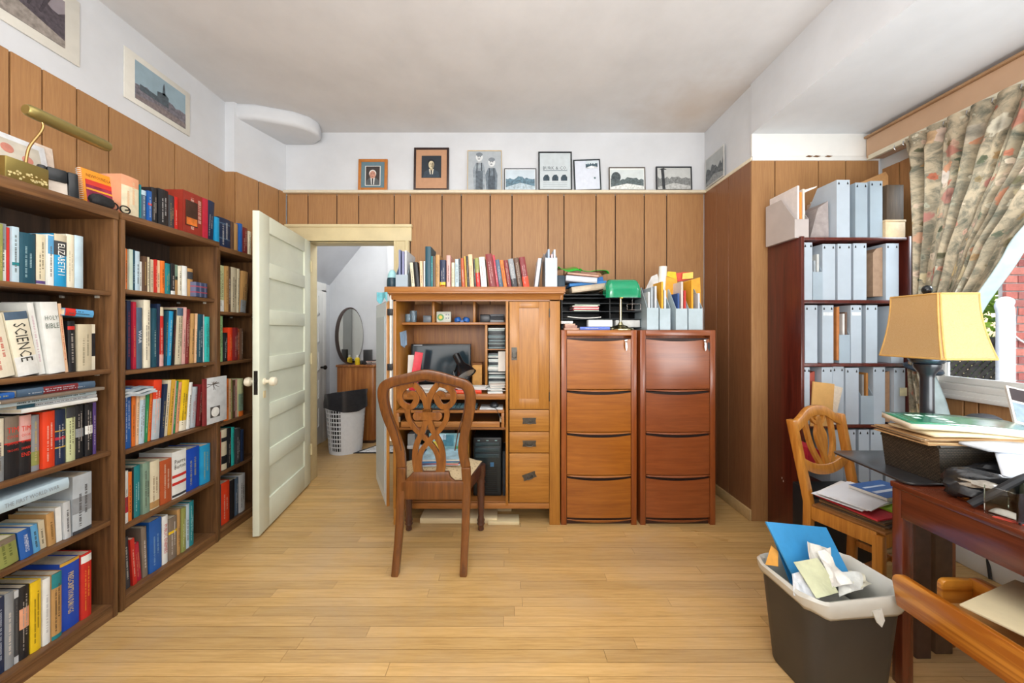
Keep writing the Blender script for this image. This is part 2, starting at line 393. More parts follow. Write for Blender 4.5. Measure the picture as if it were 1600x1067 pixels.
mb = MB(); mb.box(XW+.03, XW+.06, .5, 2.15, 1.0, 1.035); mb.box(XW+.03, XW+.06, .5, .53, 1.03, 2.31); mb.box(XW+.03, XW+.06, 2.12, 2.15, 1.03, 2.31); mb.box(XW+.03, XW+.06, .5, 2.15, 2.28, 2.31)
mb.build('sash', WHITE, win, bevel=.004)
gm, nt, b = new_mat('window_glass')
tr = N(nt, 'ShaderNodeBsdfTransparent'); gs = N(nt, 'ShaderNodeBsdfGlossy'); gs.inputs['Roughness'].default_value = .02
ms = N(nt, 'ShaderNodeMixShader'); fr = N(nt, 'ShaderNodeFresnel'); fr.inputs[0].default_value = 1.45
nt.links.new(fr.outputs[0], ms.inputs[0]); nt.links.new(tr.outputs[0], ms.inputs[1]); nt.links.new(gs.outputs[0], ms.inputs[2]); nt.links.new(ms.outputs[0], nt.nodes['Material Output'].inputs[0])
GLASS = gm
MB().box(XW+.043, XW+.047, .52, 2.13, 1.03, 2.29).build('pane', GLASS, win)
# pelmet board and curtain track
struct(MB().box(2.43, XW, -.4, 2.44, 2.47, 2.605).build('trim_7', plain('#c8a586', .6, var=.06, scale=5), bevel=.008))
struct(MB().box(2.415, XW, -.4, 2.44, 2.605, 2.62).box(2.47, XW, -.4, 2.44, 2.62, 2.65).build('trim_8', plain('#a6825f', .6, var=.06, scale=5), bevel=.004))
tk = MB().box(2.405, 2.43, -.4, 2.40, 2.445, 2.475).box(2.395, 2.405, -.4, 2.40, 2.44, 2.452)
tag(tk.build('curtain_track', plain('#dcd6c0', .4, var=.04), bevel=.003), 'cream curtain track running under the pinkish pelmet board', 'curtain track')
# rear of the room
struct(MB().box(-2.3, 2.67, -1.42, -1.30, -.05, 3.07).build('wall_rear', PLASTER))
struct(MB().box(XW-.03, XW, -1.3, 2.44, 0, .10).build('baseboard_window', WHITE, bevel=.004))

# ---- hall beyond the doorway
hl = MB(); hl.box(-2.32, -2.20, DB+.12, 4.52, -.05, 2.75); struct(hl.build('wall_hall_left', PLASTER))
struct(MB().box(-2.32, -.7, 4.40, 4.52, -.05, 2.75).build('wall_hall_end', PLASTER))
struct(MB().box(-.86, -.74, DB+.12, 4.42, -.05, 2.75).box(-1.45, -1.25, 4.28, 4.42, -.05, 2.75).build('wall_hall_right', PLASTER))
struct(MB().box(-2.32, -.7, DB+.1, 4.52, 2.70, 2.78).build('ceiling_hall', PLASTER))
struct(MB().prism([(-2.2, 1.86), (-1.52, 2.70), (-2.2, 2.70)], DB+.14, 4.40, 'Y').build('ceiling_stair', plaster('stair_soffit_plaster', '#cfd2d8')))
d2 = MB().box(-2.2, -2.165, 3.62, 4.17, .01, 1.76); d2 = struct(d2.build('door_2', WHITE, bevel=.003))
for z in (.2, .52, .84, 1.16, 1.48): MB().box(-2.166, -2.158, 3.70, 4.09, z, z+.02).box(-2.166, -2.158, 4.07, 4.09, z, z+.22).build('panel_moulding', WHITE, d2)
MB().lathe([(.004, 0), (.012, .01), (.012, .035), (.024, .045), (.026, .06), (.015, .072)], 14, M=Matrix.Translation((-2.165, 4.12, .88)) @ Matrix.Rotation(PI/2, 4, 'Y')).build('knob', IRON, d2, smooth=True)
struct(MB().box(-2.2, -2.175, 4.17, 4.27, 0, 1.78).box(-2.2, -2.175, 3.5, 4.27, 1.76, 1.86).build('trim_9', WHITE, bevel=.003))
struct(MB().box(-2.2, -.8, 4.38, 4.40, 0, .1).build('baseboard_hall', WHITE, bevel=.003))

# ---- the open room door
ang = math.atan2(-.783, .115)
DM = Matrix.Translation((-1.70, 3.035, 0)) @ Matrix.Rotation(ang, 4, 'Z')
dr = bpy.data.objects.new('door_1', None); COL.objects.link(dr); dr.location = (-1.70, 3.035, 0); dr.rotation_euler = (0, 0, ang); dr['kind'] = 'structure'; WM['door_1'] = DM
DWd = .80; T = .020
for a, b in ((0, .115), (DWd-.125, DWd)): MB().box(a, b, -T, T, .012, 2.055).build('stile', DOORW, dr, world=False, bevel=.003)
zs = [(.012, .198), (.405, .52), (.72, .82), (1.03, 1.13), (1.34, 1.44), (1.65, 1.75), (1.945, 2.055)]
for z0, z1 in zs: MB().box(.115, DWd-.125, -T, T, z0, z1).build('rail', DOORW, dr, world=False, bevel=.002)
for (a, z0), (z1, c) in zip(zs, zs[1:]):
    MB().box(.105, DWd-.115, -.007, .007, z0-.01, z1+.01).build('panel', DOORW, dr, world=False)
IVORY = plain('#e8e0c8', .25, var=.04, coat=.4)
for sgn in (1, -1):
    k = MB().lathe([(.022, 0), (.022, .006), (.011, .012), (.011, .03), (.026, .038), (.031, .052), (.026, .068), (.012, .076)], 18,
                   M=Matrix.Translation((DWd-.06, sgn*T, .975)) @ Matrix.Rotation(-sgn*PI/2, 4, 'X')).build('knob', IVORY, dr, world=False, smooth=True)
MB().box(DWd-.001, DWd+.002, -.011, .011, .90, 1.05).box(DWd+.001, DWd+.012, -.006, .006, .965, .985).build('lock_plate', IRON, dr, world=False)
MB().box(DWd-.075, DWd-.045, T-.001, T+.003, .87, .915).build('keyhole_plate', CREAM, dr, world=False, bevel=.002)
for z in (.25, 1.02, 1.8): MB().lathe([(.008, 0), (.008, .09)], 8, c=(-.004, T+.004, z)).build('hinge', CREAM, dr, world=False)

# ================================================================ BOOKS
HEX = {'white': '#e4e6e2', 'cream': '#dcd2b4', 'ivory': '#e6dfc8', 'pale blue': '#b9d0dc', 'light blue': '#5aa0cf', 'blue': '#1f5aa6', 'bright blue': '#1246b0',
       'navy': '#1c2c4a', 'dark teal': '#17495a', 'teal': '#1d7f86', 'turquoise': '#2cb7b0', 'cyan': '#1e95c8', 'green': '#2f8a55', 'light green': '#9cc98c',
       'olive': '#8d9350', 'sage': '#7f9a86', 'pale green': '#c5cc9c', 'black': '#1b1c20', 'charcoal': '#3a3c40', 'grey': '#8b9094', 'pale grey': '#c2c6c8',
       'silver': '#b3bcc2', 'brown': '#5d4433', 'grey brown': '#7d7062', 'tan': '#b98f58', 'gold': '#d0a338', 'yellow': '#e6c01d', 'orange': '#e2752a', 'salmon': '#e0a07c',
       'red': '#c42a22', 'orange red': '#e0401c', 'maroon': '#7c2528', 'pink': '#dba9a2', 'crimson': '#b3203a', 'purple': '#56407c', 'rust': '#b3532a', 'peach': '#e8c09a', 'slate': '#4a6076',
       'beige': '#c9bea2', 'mint': '#c8dccd'}
ORD = 'first second third fourth fifth sixth seventh eighth ninth tenth eleventh twelfth thirteenth fourteenth fifteenth sixteenth seventeenth eighteenth nineteenth twentieth twenty-first twenty-second twenty-third twenty-fourth twenty-fifth twenty-sixth twenty-seventh twenty-eighth twenty-ninth thirtieth thirty-first'.split()
def lum(c): r, g, b, _ = srgb(c); return .3*r+.6*g+.1*b
def hx(c): return HEX.get(c, c)
def blend(a, b, k):
    p, q = [int(a[i:i+2], 16) for i in (1, 3, 5)], [int(b[i:i+2], 16) for i in (1, 3, 5)]
    return '#'+''.join('%02x' % (int((u*(1-k)+v*k)/8)*8) for u, v in zip(p, q))

def basis(r, u, n, t): 
    return Matrix(((r[0], u[0], n[0], t[0]), (r[1], u[1], n[1], t[1]), (r[2], u[2], n[2], t[2]), (0, 0, 0, 1)))
FLIP = Matrix(((0, 0, 1, 0), (0, 1, 0, 0), (1, 0, 0, 0), (0, 0, 0, 1)))
def book(label, loc, rz, t, h, dep, col, lean=0, title=None, tcol=None, bands=(), group=None, flat=False, hard=True, stack=False, rng=random, rx=0, tilt=0):
    x0 = 0 if lean < 0 else (-t if lean > 0 else -t/2)
    if flat: x0 = 0
    root = thing('book', label, 'book', loc, rz, group, ry=lean if not flat else tilt, rx=rx)
    T = FLIP if flat else None
    c = .0022 if t > .012 else .0014
    ov = .003 if hard else 0
    bul = min(.004, t*.12) if hard else .0006
    out = [(x0+t*i/6, -bul*(1-(2*i/6-1)**2)) for i in range(7)]
    inn = [(x0+t-c, c), (x0+c, c)]
    poly = out+[(x0+t, dep), (x0+t-c, dep), (x0+t-c, c), (x0+c, c), (x0+c, dep), (x0, dep)]
    z0, z1 = (-h/2, h/2) if flat else (0, h)
    mb = MB(); mb.prism(poly, z0, z1, 'Z', T); mb.build('cover', plain(hx(col), .42, var=.07, scale=18), root, world=False)
    MB().box(x0+c, x0+t-c, c, dep-ov-.001, z0+ov+.0005, z1-ov-.0005, T).build('pages', PAGES, root, world=False)
    tc = tcol or ('#2b2723' if lum(hx(col)) > .28 else rng.choice(['#e9e4d4', '#d9bd72', '#e9e4d4', '#f2f2ee']))
    tm = plain(hx(tc), .5, var=.02)
    yf = -bul-.0007
    for b0, b1, bc in bands:
        zz0, zz1 = z0+h*b0, z0+h*b1
        pl = [(a, y_-.0005) for a, y_ in out]+[(x0+t, .0005), (x0, .0005)]
        MB().prism(pl, zz0, zz1, 'Z', T).build('spine_band', plain(hx(bc), .5, var=.1), root, world=False)
    xm = x0+t/2
    if title:
        lines = title if isinstance(title, list) else None
        if flat: text_part(title, h*.7, t*.5, basis((1, 0, 0), (0, 0, 1), (0, -1, 0), (0, yf-.0006, t*.5)), tm, root)
        elif lines:
            for k, L in enumerate(lines):
                text_part(L, t*.78, min(.03, h*.09), basis((1, 0, 0), (0, 0, 1), (0, -1, 0), (xm, yf-.0006, h*(.78-.11*k))), tm, root)
        else: text_part(title, h*.6, t*.55, basis((0, 0, -1), (1, 0, 0), (0, -1, 0), (xm, yf-.0006, h*.52)), tm, root)
    elif t > .009 and rng.random() < .9:
        # unreadable print: rows of short strokes along the spine
        mb = MB(); n = 2 if t > .026 else 1
        for r in range(n):
            xc = xm+(r-(n-1)/2)*t*.3; hw = t*(.12 if n == 1 else .06); z = z0+h*(.18 if n == 1 else .12+.2*r); ze = z0+h*rng.uniform(.6, .9)
            while z < ze:
                L = rng.uniform(.002, .005)
                mb.box(xc-hw, xc+hw, yf, yf+.0006, z, min(z+L, ze), T); z += L+rng.choice([.0018, .0018, .0018, .006])
        mb.build('title', plain(blend(tc, hx(col), .35), .5, var=.02), root, world=False)
    return root

XS = -1.822
def left_row(items, z, rowname, group, idx0=0, dep=.17):
    """books standing on a shelf of the left bookcases: (x0, x1, ytop, lean px, colour, opts)"""
    for i, it in enumerate(items):
        x0, x1, yt, ln, col = it[:5]; o = dict(it[5]) if len(it) > 5 else {}
        d0, d1 = dL(x0, XS), dL(x1, XS); dm = (d0+d1)/2; t = d1-d0-.0012
        zt = H-(yt-517)*dm/560; h = max(.09, zt-z)
        lean = 0; yp = dm
        if ln:
            sh = dL(x0+ln, XS)-d0; lean = math.asin(max(-.5, min(.5, sh/h))); h = h/math.cos(lean)
            yp = d0 if lean < 0 else d1
            h -= t*abs(math.sin(lean)); t *= math.cos(lean)*.97
        what = o.pop('what', None); kind = 'book' if t > .012 else 'thin book'
        det = (what+' ') if what else ''
        lab = f"{col} {det}{kind}, {ORD[idx0+i]} from the left {rowname}"
        rr = random.Random(int(x0*100+yt))
        book(lab, (XS-rr.random()*.012, yp, z+.0012), PI/2, t, h, o.pop('dep', dep), col if 'hex' not in o else o.pop('hex'), lean=lean, group=group, hard=o.pop('hard', t > .02), rng=rr, **o)
def lying(label, x0, x1, z, t, col, dep=.2, Xf=-1.81, title=None, tcol=None, bands=(), group=None, tilt=0):
    d0, d1 = dL(x0, Xf), dL(x1, Xf)
    return book(label, (Xf, (d0+d1)/2, z+.001), PI/2, t, d1-d0, dep, col, flat=True, title=title, tcol=tcol, bands=bands, group=group, tilt=tilt, rng=random.Random(int(x1)))

def bookcase(label, d0, d1, shelves, ztop, tt, xf=-1.79, left=True):
    r = thing('bookcase', label, 'bookcase', (-1.94, (d0+d1)/2, 0), 0, 'walnut bookcases on the left wall')
    xb = -2.085; p = .0178
    if left: MB().box(xb, xf, d0, d0+p, 0, ztop-tt).build('side_panel', WALNUT, r, bevel=.0015)
    MB().box(xb, xf, d1-p, d1, 0, ztop-tt).build('side_panel', WALNUT, r, bevel=.0015)
    a, b = d0+(p if left else 0), d1-p
    MB().box(xb, xb+.006, a, b, 0, ztop-tt).build('back_panel', WALNUT_BACK, r)
    MB().box(xb, xf+.004, d0, d1, ztop-tt, ztop).build('top', WALNUT_Y, r, bevel=.002)
    for z in shelves:
        MB().box(xb+.006, xf-.012, a+.001, b-.001, z-.02, z).build('shelf', WALNUT_Y, r, bevel=.0015)
        pin = MB()
        for yy, sg in ((a, 1), (b, -1)):
            for xx in (-1.86, -2.02): pin.box(xx-.006, xx+.006, min(yy, yy+sg*.01), max(yy, yy+sg*.01), z-.03, z-.02)
        pin.build('shelf_pin', plain('#d8d4c8', .4), r)
    MB().box(xb+.006, xf-.004, a+.001, b-.001, .045, .062).build('shelf', WALNUT_Y, r, bevel=.0015)
    MB().box(xf-.022, xf-.004, a+.001, b-.001, 0, .045).build('plinth', WALNUT_Y, r)
    return r
bookcase('walnut laminate bookcase nearest the camera, with the brass lamp on top', 1.0, 1.642, (1.479, 1.128, .758, .442), 1.85, .042)
bookcase('walnut laminate bookcase in the middle, with the orange spiral book on top', 1.656, 2.2145, (1.496, 1.113, .738, .384), 1.848, .03)
bookcase('narrow walnut laminate bookcase half hidden behind the open door', 2.216, 2.63, (1.423, 1.104, .72, .409), 1.83, .03, xf=-1.797)

NB = 'on the %s shelf of the nearest bookcase'
G = 'books on the %s shelf of the nearest bookcase'
left_row([(-20, -2, 350, 0, 'sage'), (-1.5, 5, 350, 0, 'olive'), (5, 14, 350, 0, 'white', dict(bands=[(.55, 1, 'grey')])), (14, 19, 356, 0, 'red'), (19.5, 31, 355, 0, 'pale blue', dict(bands=[(.3, .36, 'teal')])),
  (31, 56, 365, 0, 'dark teal', dict(tcol='#cfe0e4')), (56.5, 59, 366, 0, 'black'), (59.5, 74.5, 367, 0, 'cream', dict(tcol='#3a3326', bands=[(.02, .08, 'purple')])),
  (75, 84.5, 367, 0, 'white', dict(bands=[(.62, .98, 'light blue')])), (85, 105, 367, 0, 'cyan', dict(title='ELIZABETH I', tcol='#f2f2ea', bands=[(.6, .87, 'charcoal'), (.87, 1, 'beige')])),
  (105.5, 119, 367, 0, 'ivory', dict(tcol='#b7ac90')), (119, 133, 369, 0, 'pale blue', dict(tcol='#35509a'))], 1.479, NB % 'top', G % 'top', dep=.15)
left_row([(-30, -8.5, 478, -28, 'pale grey'), (-7, 28, 490, -24, 'ivory', dict(tcol='#c2382c')), (29, 65, 486, -24, 'ivory', dict(title='SCIENCE', tcol='#3a3a34', bands=[(.0, .3, 'white'), (.88, 1, 'slate')])),
  (65.5, 76, 474, -20, 'white', dict(tcol='#c7a9b0')), (76.5, 104, 472, -15, 'white', dict(title=['HOLY', 'BIBLE'], tcol='#6d7a70')), (104.5, 110, 475, -12, 'peach', dict(tcol='#c23a2a')),
  (110.5, 122.5, 502, -2, 'black', dict(bands=[(.83, .9, 'red'), ])), (123, 145, 507, 0, 'beige', dict(tcol='#857c66')), (145.3, 152, 507, 0, 'ivory', dict(bands=[(.3, .8, 'black')]))], 1.128, NB % 'second', G % 'second', dep=.15)
lying('red and blue paperback lying across the black book on the second shelf', 101, 145, 1.128+.232, .03, 'light blue', .14, bands=[(0, .35, 'red')], tilt=.06)
left_row([(-22, -8, 655, 0, 'charcoal'), (-7, 7.5, 655, 0, 'ivory', dict(bands=[(0, .4, 'grey')])), (8, 31.5, 651, 0, 'black', dict(title=['TIM', 'COOK', 'SHOCK', 'TROOPS'], tcol='#e03a28', bands=[(.58, 1, 'grey brown'), (.56, .58, 'red')], what='war history')),
  (32.5, 52, 649, 0, 'black', dict(title=['TIM', 'COOK', 'AT THE', 'SHARP', 'END'], tcol='#e03a28', bands=[(.58, 1, 'pink'), (.56, .58, 'red')], what='red-lettered')), (52.5, 66, 649, 0, 'grey', dict(bands=[(.1, .35, 'olive')])),
  (66.5, 86, 643, 0, 'orange red'), (86.5, 103.5, 640, 0, 'navy', dict(bands=[(.6, .62, 'gold'), (.3, .32, 'gold'), (.45, .5, 'crimson')])), (104, 118.5, 636, 0, 'pale green', dict(bands=[(.8, 1, 'charcoal')])),
  (119, 132, 633, 0, 'black', dict(bands=[(.4, .56, 'grey')])), (132.8, 145, 631, 0, 'black', dict(bands=[(.42, .58, 'white')], what='white-banded')), (145.2, 150.5, 629, 0, 'purple')], .758, NB % 'third', G % 'third', dep=.16)
z = .758+.237
lying('white magazine lying flat on the third shelf, lowest of the stack', 34, 152, z, .016, 'white', .17, Xf=-1.79)
lying('white and teal magazine second from bottom of the third shelf stack', 26, 151, z+.017, .012, 'pale grey', .17, Xf=-1.80, bands=[(0, .2, 'dark teal')])
lying('thick pale blue catalogue lying in the middle of the third shelf stack', -8, 150, z+.030, .016, 'pale blue', .17, Xf=-1.80)
lying('thin grey brown folder jutting out of the third shelf stack', 2, 163, z+.047, .012, 'grey brown', .19, Xf=-1.772)
lying('blue hardback with red-brown label lying on top of the third shelf stack', 26, 148, z+.060, .027, 'slate', .17, Xf=-1.80, bands=[(.3, .75, 'maroon')])
lying('bright blue book lying at the left end of the third shelf stack', -30, 22, z+.060, .022, 'blue', .15, Xf=-1.80)
left_row([(-20, -4, 850, -3, 'tan'), (-3.5, 32, 838, -7, 'olive', dict(tcol='#5d6333', bands=[(.8, 1, 'grey brown')])), (26+6.5, 54, 825, -6, 'blue', dict(title='MATHEMATICS', tcol='#e8eef2')),
  (54.3, 67, 818, -6, 'light blue'), (67.3, 78, 812, -4, 'beige'), (78.3, 91, 800, -4, 'tan', dict(tcol='#6a4d24')), (91.3, 101, 792, -2, 'white', dict(tcol='#3b4652')), (101.3, 112.5, 783, -2, 'pale grey')], .442, NB % 'fourth', G % 'fourth', dep=.15)
book('big silver grey boxed book at the right end of the fourth shelf', (XS, (dL(113.5, XS)+dL(143, XS))/2, .4435), PI/2, dL(143, XS)-dL(113.5, XS), .245, .2, 'silver', bands=[(0, .06, 'charcoal'), (.35, .62, 'grey')])
lying('large pale blue war history lying across the fourth shelf books', -16, 107, .442+.212, .044, 'pale blue', .17, Xf=-1.80, title='THE FIRST WORLD WAR', tcol='#8a949c', tilt=-.03)
left_row([(-14, -1, 945, 0, 'charcoal'), (-.5, 11, 934, 0, 'navy', dict(tcol='#d8dde6')), (11.3, 26, 926, 0, 'grey'), (26.3, 34, 923, 0, 'pale grey', dict(bands=[(.1, .9, 'charcoal')])), (34.3, 50, 916, 0, 'black', dict(bands=[(.42, .7, 'salmon')])),
  (50.5, 67.5, 908, 0, 'yellow', dict(tcol='#5d4d10')), (68, 80, 904, 0, 'white', dict(tcol='#b0b4b6')), (80.3, 96.5, 895, 0, 'tan', dict(bands=[(.0, .06, 'teal'), (.78, 1, 'teal')])),
  (97, 127.5, 875, 0, 'bright blue', dict(title='PRESCRIPTION DRUGS', tcol='#e8d060', bands=[(.955, 1, 'gold')])), (128, 144.5, 864, 0, 'red', dict(tcol='#f0b040', bands=[(.86, .97, 'white')]))], .062, NB % 'bottom', G % 'bottom', dep=.18)

NB = 'on the %s shelf of the middle bookcase'
G = 'books on the %s shelf of the middle bookcase'
left_row([(194.5, 198, 388, 0, 'cream'), (198.2, 202, 389, 0, 'orange'), (202.2, 208, 390, 0, 'mint'), (208.2, 212, 391, 0, 'dark teal'), (212.2, 219.5, 393, 0, 'pale blue'), (219.7, 224, 409, 0, 'white'), (224.2, 230.5, 401, 0, 'brown'),
  (230.7, 234.6, 402, 0, 'cream'), (234.8, 237, 403, 0, 'black'), (237.2, 242.5, 406, 0, 'beige'), (242.7, 246, 406, 0, 'red'), (246.2, 251, 407, 0, 'peach'), (251.2, 258, 408, 0, 'orange'), (258.8, 267, 412, 0, 'teal'), (267.2, 274, 412, 0, 'black', dict(bands=[(.0, .12, 'white')])),
  (275, 281, 414, 0, 'tan', dict(bands=[(.5, 1, 'sage'), (.5, .62, 'black')])), (281.2, 287, 416, 0, 'ivory'), (287.2, 294.5, 416, 0, 'white'), (295, 303.5, 420, 0, 'tan', dict(bands=[(.62, .88, 'charcoal')]))], 1.496, NB % 'top', G % 'top', dep=.13)
left_row([(192.5, 201.3, 472, 0, 'black'), (201.5, 208, 470, 0, 'navy', dict(tcol='#d04a50')), (208.2, 213.6, 472, 0, 'crimson'), (213.8, 223, 481, 0, 'slate', dict(title='WAR', tcol='#dfe6ee')), (223.2, 225, 482, 0, 'brown'), (225.2, 235.7, 469, 0, 'ivory'), (235.9, 238.5, 481, 0, 'white'),
  (238.8, 245.6, 482, 0, 'dark teal'), (245.8, 250.8, 475, 1.5, 'navy'), (251, 258.5, 480, 0, 'red', dict(bands=[(.0, .2, 'pink'), (.85, 1, 'cream')])), (259, 262.5, 486, 3, 'dark teal'), (263, 270.5, 486, 4, 'cyan'), (271, 274.5, 484, 4, 'black', dict(tcol='#c83040')),
  (275, 285, 481, 3, 'beige', dict(bands=[(.86, 1, 'slate')])), (285.3, 289.5, 480, 3, 'pink'), (290, 297, 483, 2.3, 'maroon'), (297.3, 304, 490, 2, 'tan'), (304.3, 307, 490, 2, 'peach'), (307.3, 318, 491, 1.5, 'dark teal'), (318.3, 320, 492, 0, 'pale grey'), (320.4, 328, 495, 0, 'turquoise')], 1.113, NB % 'second', G % 'second', dep=.16)
left_row([(192.5, 205.5, 607, 0, 'blue'), (206, 212, 611, 1, 'orange'), (212.3, 217, 611, 2, 'peach'), (217.5, 227, 606, 3, 'ivory', dict(bands=[(0, .78, 'pale blue')])), (227.3, 232.3, 609, 4, 'green'), (232.6, 236.5, 606, 5, 'orange'),
  (237, 250.5, 594, 5, 'orange red', dict(bands=[(0, .68, 'silver')])), (251, 257, 601, 6, 'navy'), (257.3, 263, 595, 7, 'cream'), (263.3, 269, 594, 7, 'gold'), (269.3, 271.5, 596, 6, 'pink'), (271.8, 276, 596, 6, 'green'), (276.3, 281, 598, 6, 'salmon'), (281.3, 293, 594, 6, 'yellow', dict(bands=[(0, .2, 'ivory')])),
  (293.3, 299, 598, 5, 'white'), (299.3, 308, 605, 4, 'silver', dict(tcol='#b8443c')), (309.3, 316.5, 601, 4, 'maroon')], .738, NB % 'third', G % 'third', dep=.16)
left_row([(190.5, 200.5, 737, 0, 'white', dict(bands=[(.2, .5, 'crimson')])), (200.8, 206.5, 738, 0, 'orange'), (207, 211, 731, 0, 'black'), (211.5, 222.5, 728, 0, 'teal'), (223, 234.5, 723, 0, 'sage'), (235, 250.5, 720, 0, 'cream', dict(tcol='#8a6a40', bands=[(.02, .16, 'tan')])),
  (251.2, 269, 718, 0, 'rust'), (269.5, 291.5, 704, 0, 'white', dict(title=['Pierre', 'Berton'], tcol='#3a3430', bands=[(.03, .08, 'charcoal'), (.28, .34, 'red'), (.44, .5, 'red')])), (292, 313.5, 700, 0, 'bright blue'), (314, 329, 695, 0, 'cyan')], .384, NB % 'fourth', G % 'fourth', dep=.18)
left_row([(190.5, 198, 842, -2, 'brown'), (198.5, 208, 838, -4, 'charcoal'), (208.5, 215.5, 839, -5, 'red'), (216, 225.5, 846, -5, 'crimson'), (226, 234.5, 822, -3, 'grey brown'), (235, 254.5, 811, -1, 'blue', dict(tcol='#9cc0d8')), (255, 264, 806, 0, 'white', dict(title='PUBLIC ENEMIES', tcol='#c22a2a')),
  (264.3, 277.5, 808, 0, 'grey brown', dict(bands=[(.62, .68, 'yellow')])), (278, 283.5, 796, 0, 'tan'), (284, 291.5, 793, 0, 'olive'), (292, 298, 788, 0, 'pale blue'), (298.3, 305.5, 783, 0, 'teal')], .062, NB % 'bottom', G % 'bottom', dep=.18)
NB = 'on the %s shelf of the narrow bookcase'
G = 'books on the %s shelf of the narrow bookcase'
left_row([(343.5, 352.5, 415, 0, 'pale green', dict(bands=[(0, .25, 'white')])), (353, 357, 416, 0, 'tan'), (357.3, 361.5, 417, 0, 'brown'), (362, 371.5, 418, 1, 'beige'), (372, 375, 420, 1, 'cream'), (375.5, 384.5, 423, 4, 'tan', dict(bands=[(0, .3, 'grey')])), (385, 387, 427, 5, 'brown')], 1.423, NB % 'top', G % 'top', dep=.15)
left_row([(342.5, 350, 494, 0, 'light green'), (350.5, 357, 520, 0, 'black'), (357.5, 364.5, 512, 0, 'orange red'), (365, 372, 512, 0, 'maroon'), (372.5, 376, 514, 0, 'rust'), (376.3, 380, 513, 0, 'brown')], 1.104, NB % 'second', G % 'second', dep=.13)
left_row([(347, 350.5, 594, 0, 'brown'), (351, 358, 592, 0, 'orange'), (358.3, 362, 592, 0, 'peach'), (362.3, 365, 593, 0, 'olive'), (365.5, 369, 594, 0, 'brown'), (369.3, 373, 593, 0, 'pink'), (373.5, 381, 592, 0, 'pale green', dict(bands=[(0, .14, 'orange'), (.14, .6, 'sage')]))], .72, NB % 'third', G % 'third', dep=.13)
left_row([(342.5, 347, 676, 0, 'red'), (347.5, 356, 671, 0, 'cream', dict(bands=[(.15, .35, 'black'), (.7, .8, 'black')])), (356.5, 362.5, 669, 0, 'black'), (363, 368, 668, 0, 'turquoise'), (368.5, 376, 669, 0, 'charcoal'), (376.5, 381, 671, 0, 'navy')], .409, NB % 'fourth', G % 'fourth', dep=.14)
left_row([(341.5, 345.5, 758, 0, 'dark teal'), (346, 359.5, 753, 0, 'orange red'), (360, 367.5, 750, 0, 'black'), (368, 374.5, 747, 0, 'slate'), (375, 384.5, 741, 0, 'pale grey')], .062, NB % 'bottom', G % 'bottom', dep=.16)

# things lying among the shelf books
def tbox(name, label, cat, x0, x1, z0, h, dep, mat, X=-1.80, **k):
    d0, d1 = dL(x0, X), dL(x1, X)
    return tag(MB().box(X-dep, X, d0, d1, z0, z0+h).build(name, mat, **k), label, cat)
m, nt, b = new_mat('plaid_print')
v = objcoord(nt, rnd=False); sx = N(nt, 'ShaderNodeSeparateXYZ'); nt.links.new(v, sx.inputs[0])
def stripe(o, f, ph):
    a = N(nt, 'ShaderNodeMath', operation='MULTIPLY_ADD'); a.inputs[1].default_value = f; a.inputs[2].default_value = ph; nt.links.new(o, a.inputs[0])
    s_ = N(nt, 'ShaderNodeMath', operation='SINE'); nt.links.new(a.outputs[0], s_.inputs[0]); return s_.outputs[0]
c = mix(nt, ramp(nt, stripe(sx.outputs[1], 190, 0), [(.3, (0, 0, 0)), (.9, (1, 1, 1))]), srgb('#33405f'), srgb('#6a6f8c'))
c = mix(nt, ramp(nt, stripe(sx.outputs[2], 190, 1), [(.6, (0, 0, 0)), (1, (.8, .8, .8))]), c, srgb('#a83a4a'))
nt.links.new(c, b.inputs['Base Color']); b.inputs['Roughness'].default_value = .6
tbox('gift_box', 'small blue and red plaid box on the middle bookcase top shelf', 'box', 304.5, 324, 1.4975, .085, .09, m, bevel=.002)
for k, (col, dz) in enumerate((('#aebac2', 0), ('#c4cdd2', .013), ('#9aa8b2', .028))):
    d0, d1 = dL(196, -1.8), dL(246-3*k, -1.8)
    mb = MB(); mb.grid(lambda u, v: (-1.8-v*.16, d0+u*(d1-d0), .738+.252+dz+.004*math.sin(u*9+k)+.003*math.sin(v*14)), 12, 6)
    tag(mb.build('plastic_sleeve', plain(col, .25, var=.15), solid=.011), ('lowest', 'middle', 'uppermost')[k]+' silvery plastic sleeve lying on the middle bookcase third shelf books', 'sleeve', 'plastic sleeves on the third shelf')
# notebook facing out across the case edge
r = thing('notebook', 'white grey notebook with round emblem facing out at the third shelf end', 'notebook', (-1.774, 2.17, .745), PI/2)
MB().box(-.075, .085, 0, .012, 0, .275).build('cover', plain('#c9cccd', .6, var=.1, scale=25), r, world=False, bevel=.002)
MB().box(-.083, -.066, -.001, .013, 0, .275).build('spine', plain(HEX['maroon'], .5), r, world=False)
MB().box(-.04, .03, -.0012, 0, .035, .1).build('print_block', plain('#4b4844', .6), r, world=False)
MB().lathe([(.029, 0), (.029, .0012)], 24, M=Matrix.Translation((-.005, -.0012, .067)) @ Matrix.Rotation(PI/2, 4, 'X')).build('emblem', plain('#e9e9e4', .5), r, world=False)
mb = MB(); rr = random.Random(4)
for k in range(14): a = rr.uniform(0, 6.3); mb.tube([(-.02, -.0006, .235), (-.02+.05*math.cos(a), -.0006, .235+.025*math.sin(a)-.01)], .0014, 4)
mb.build('sketch_print', plain('#4a3a2c', .6), r, world=False)

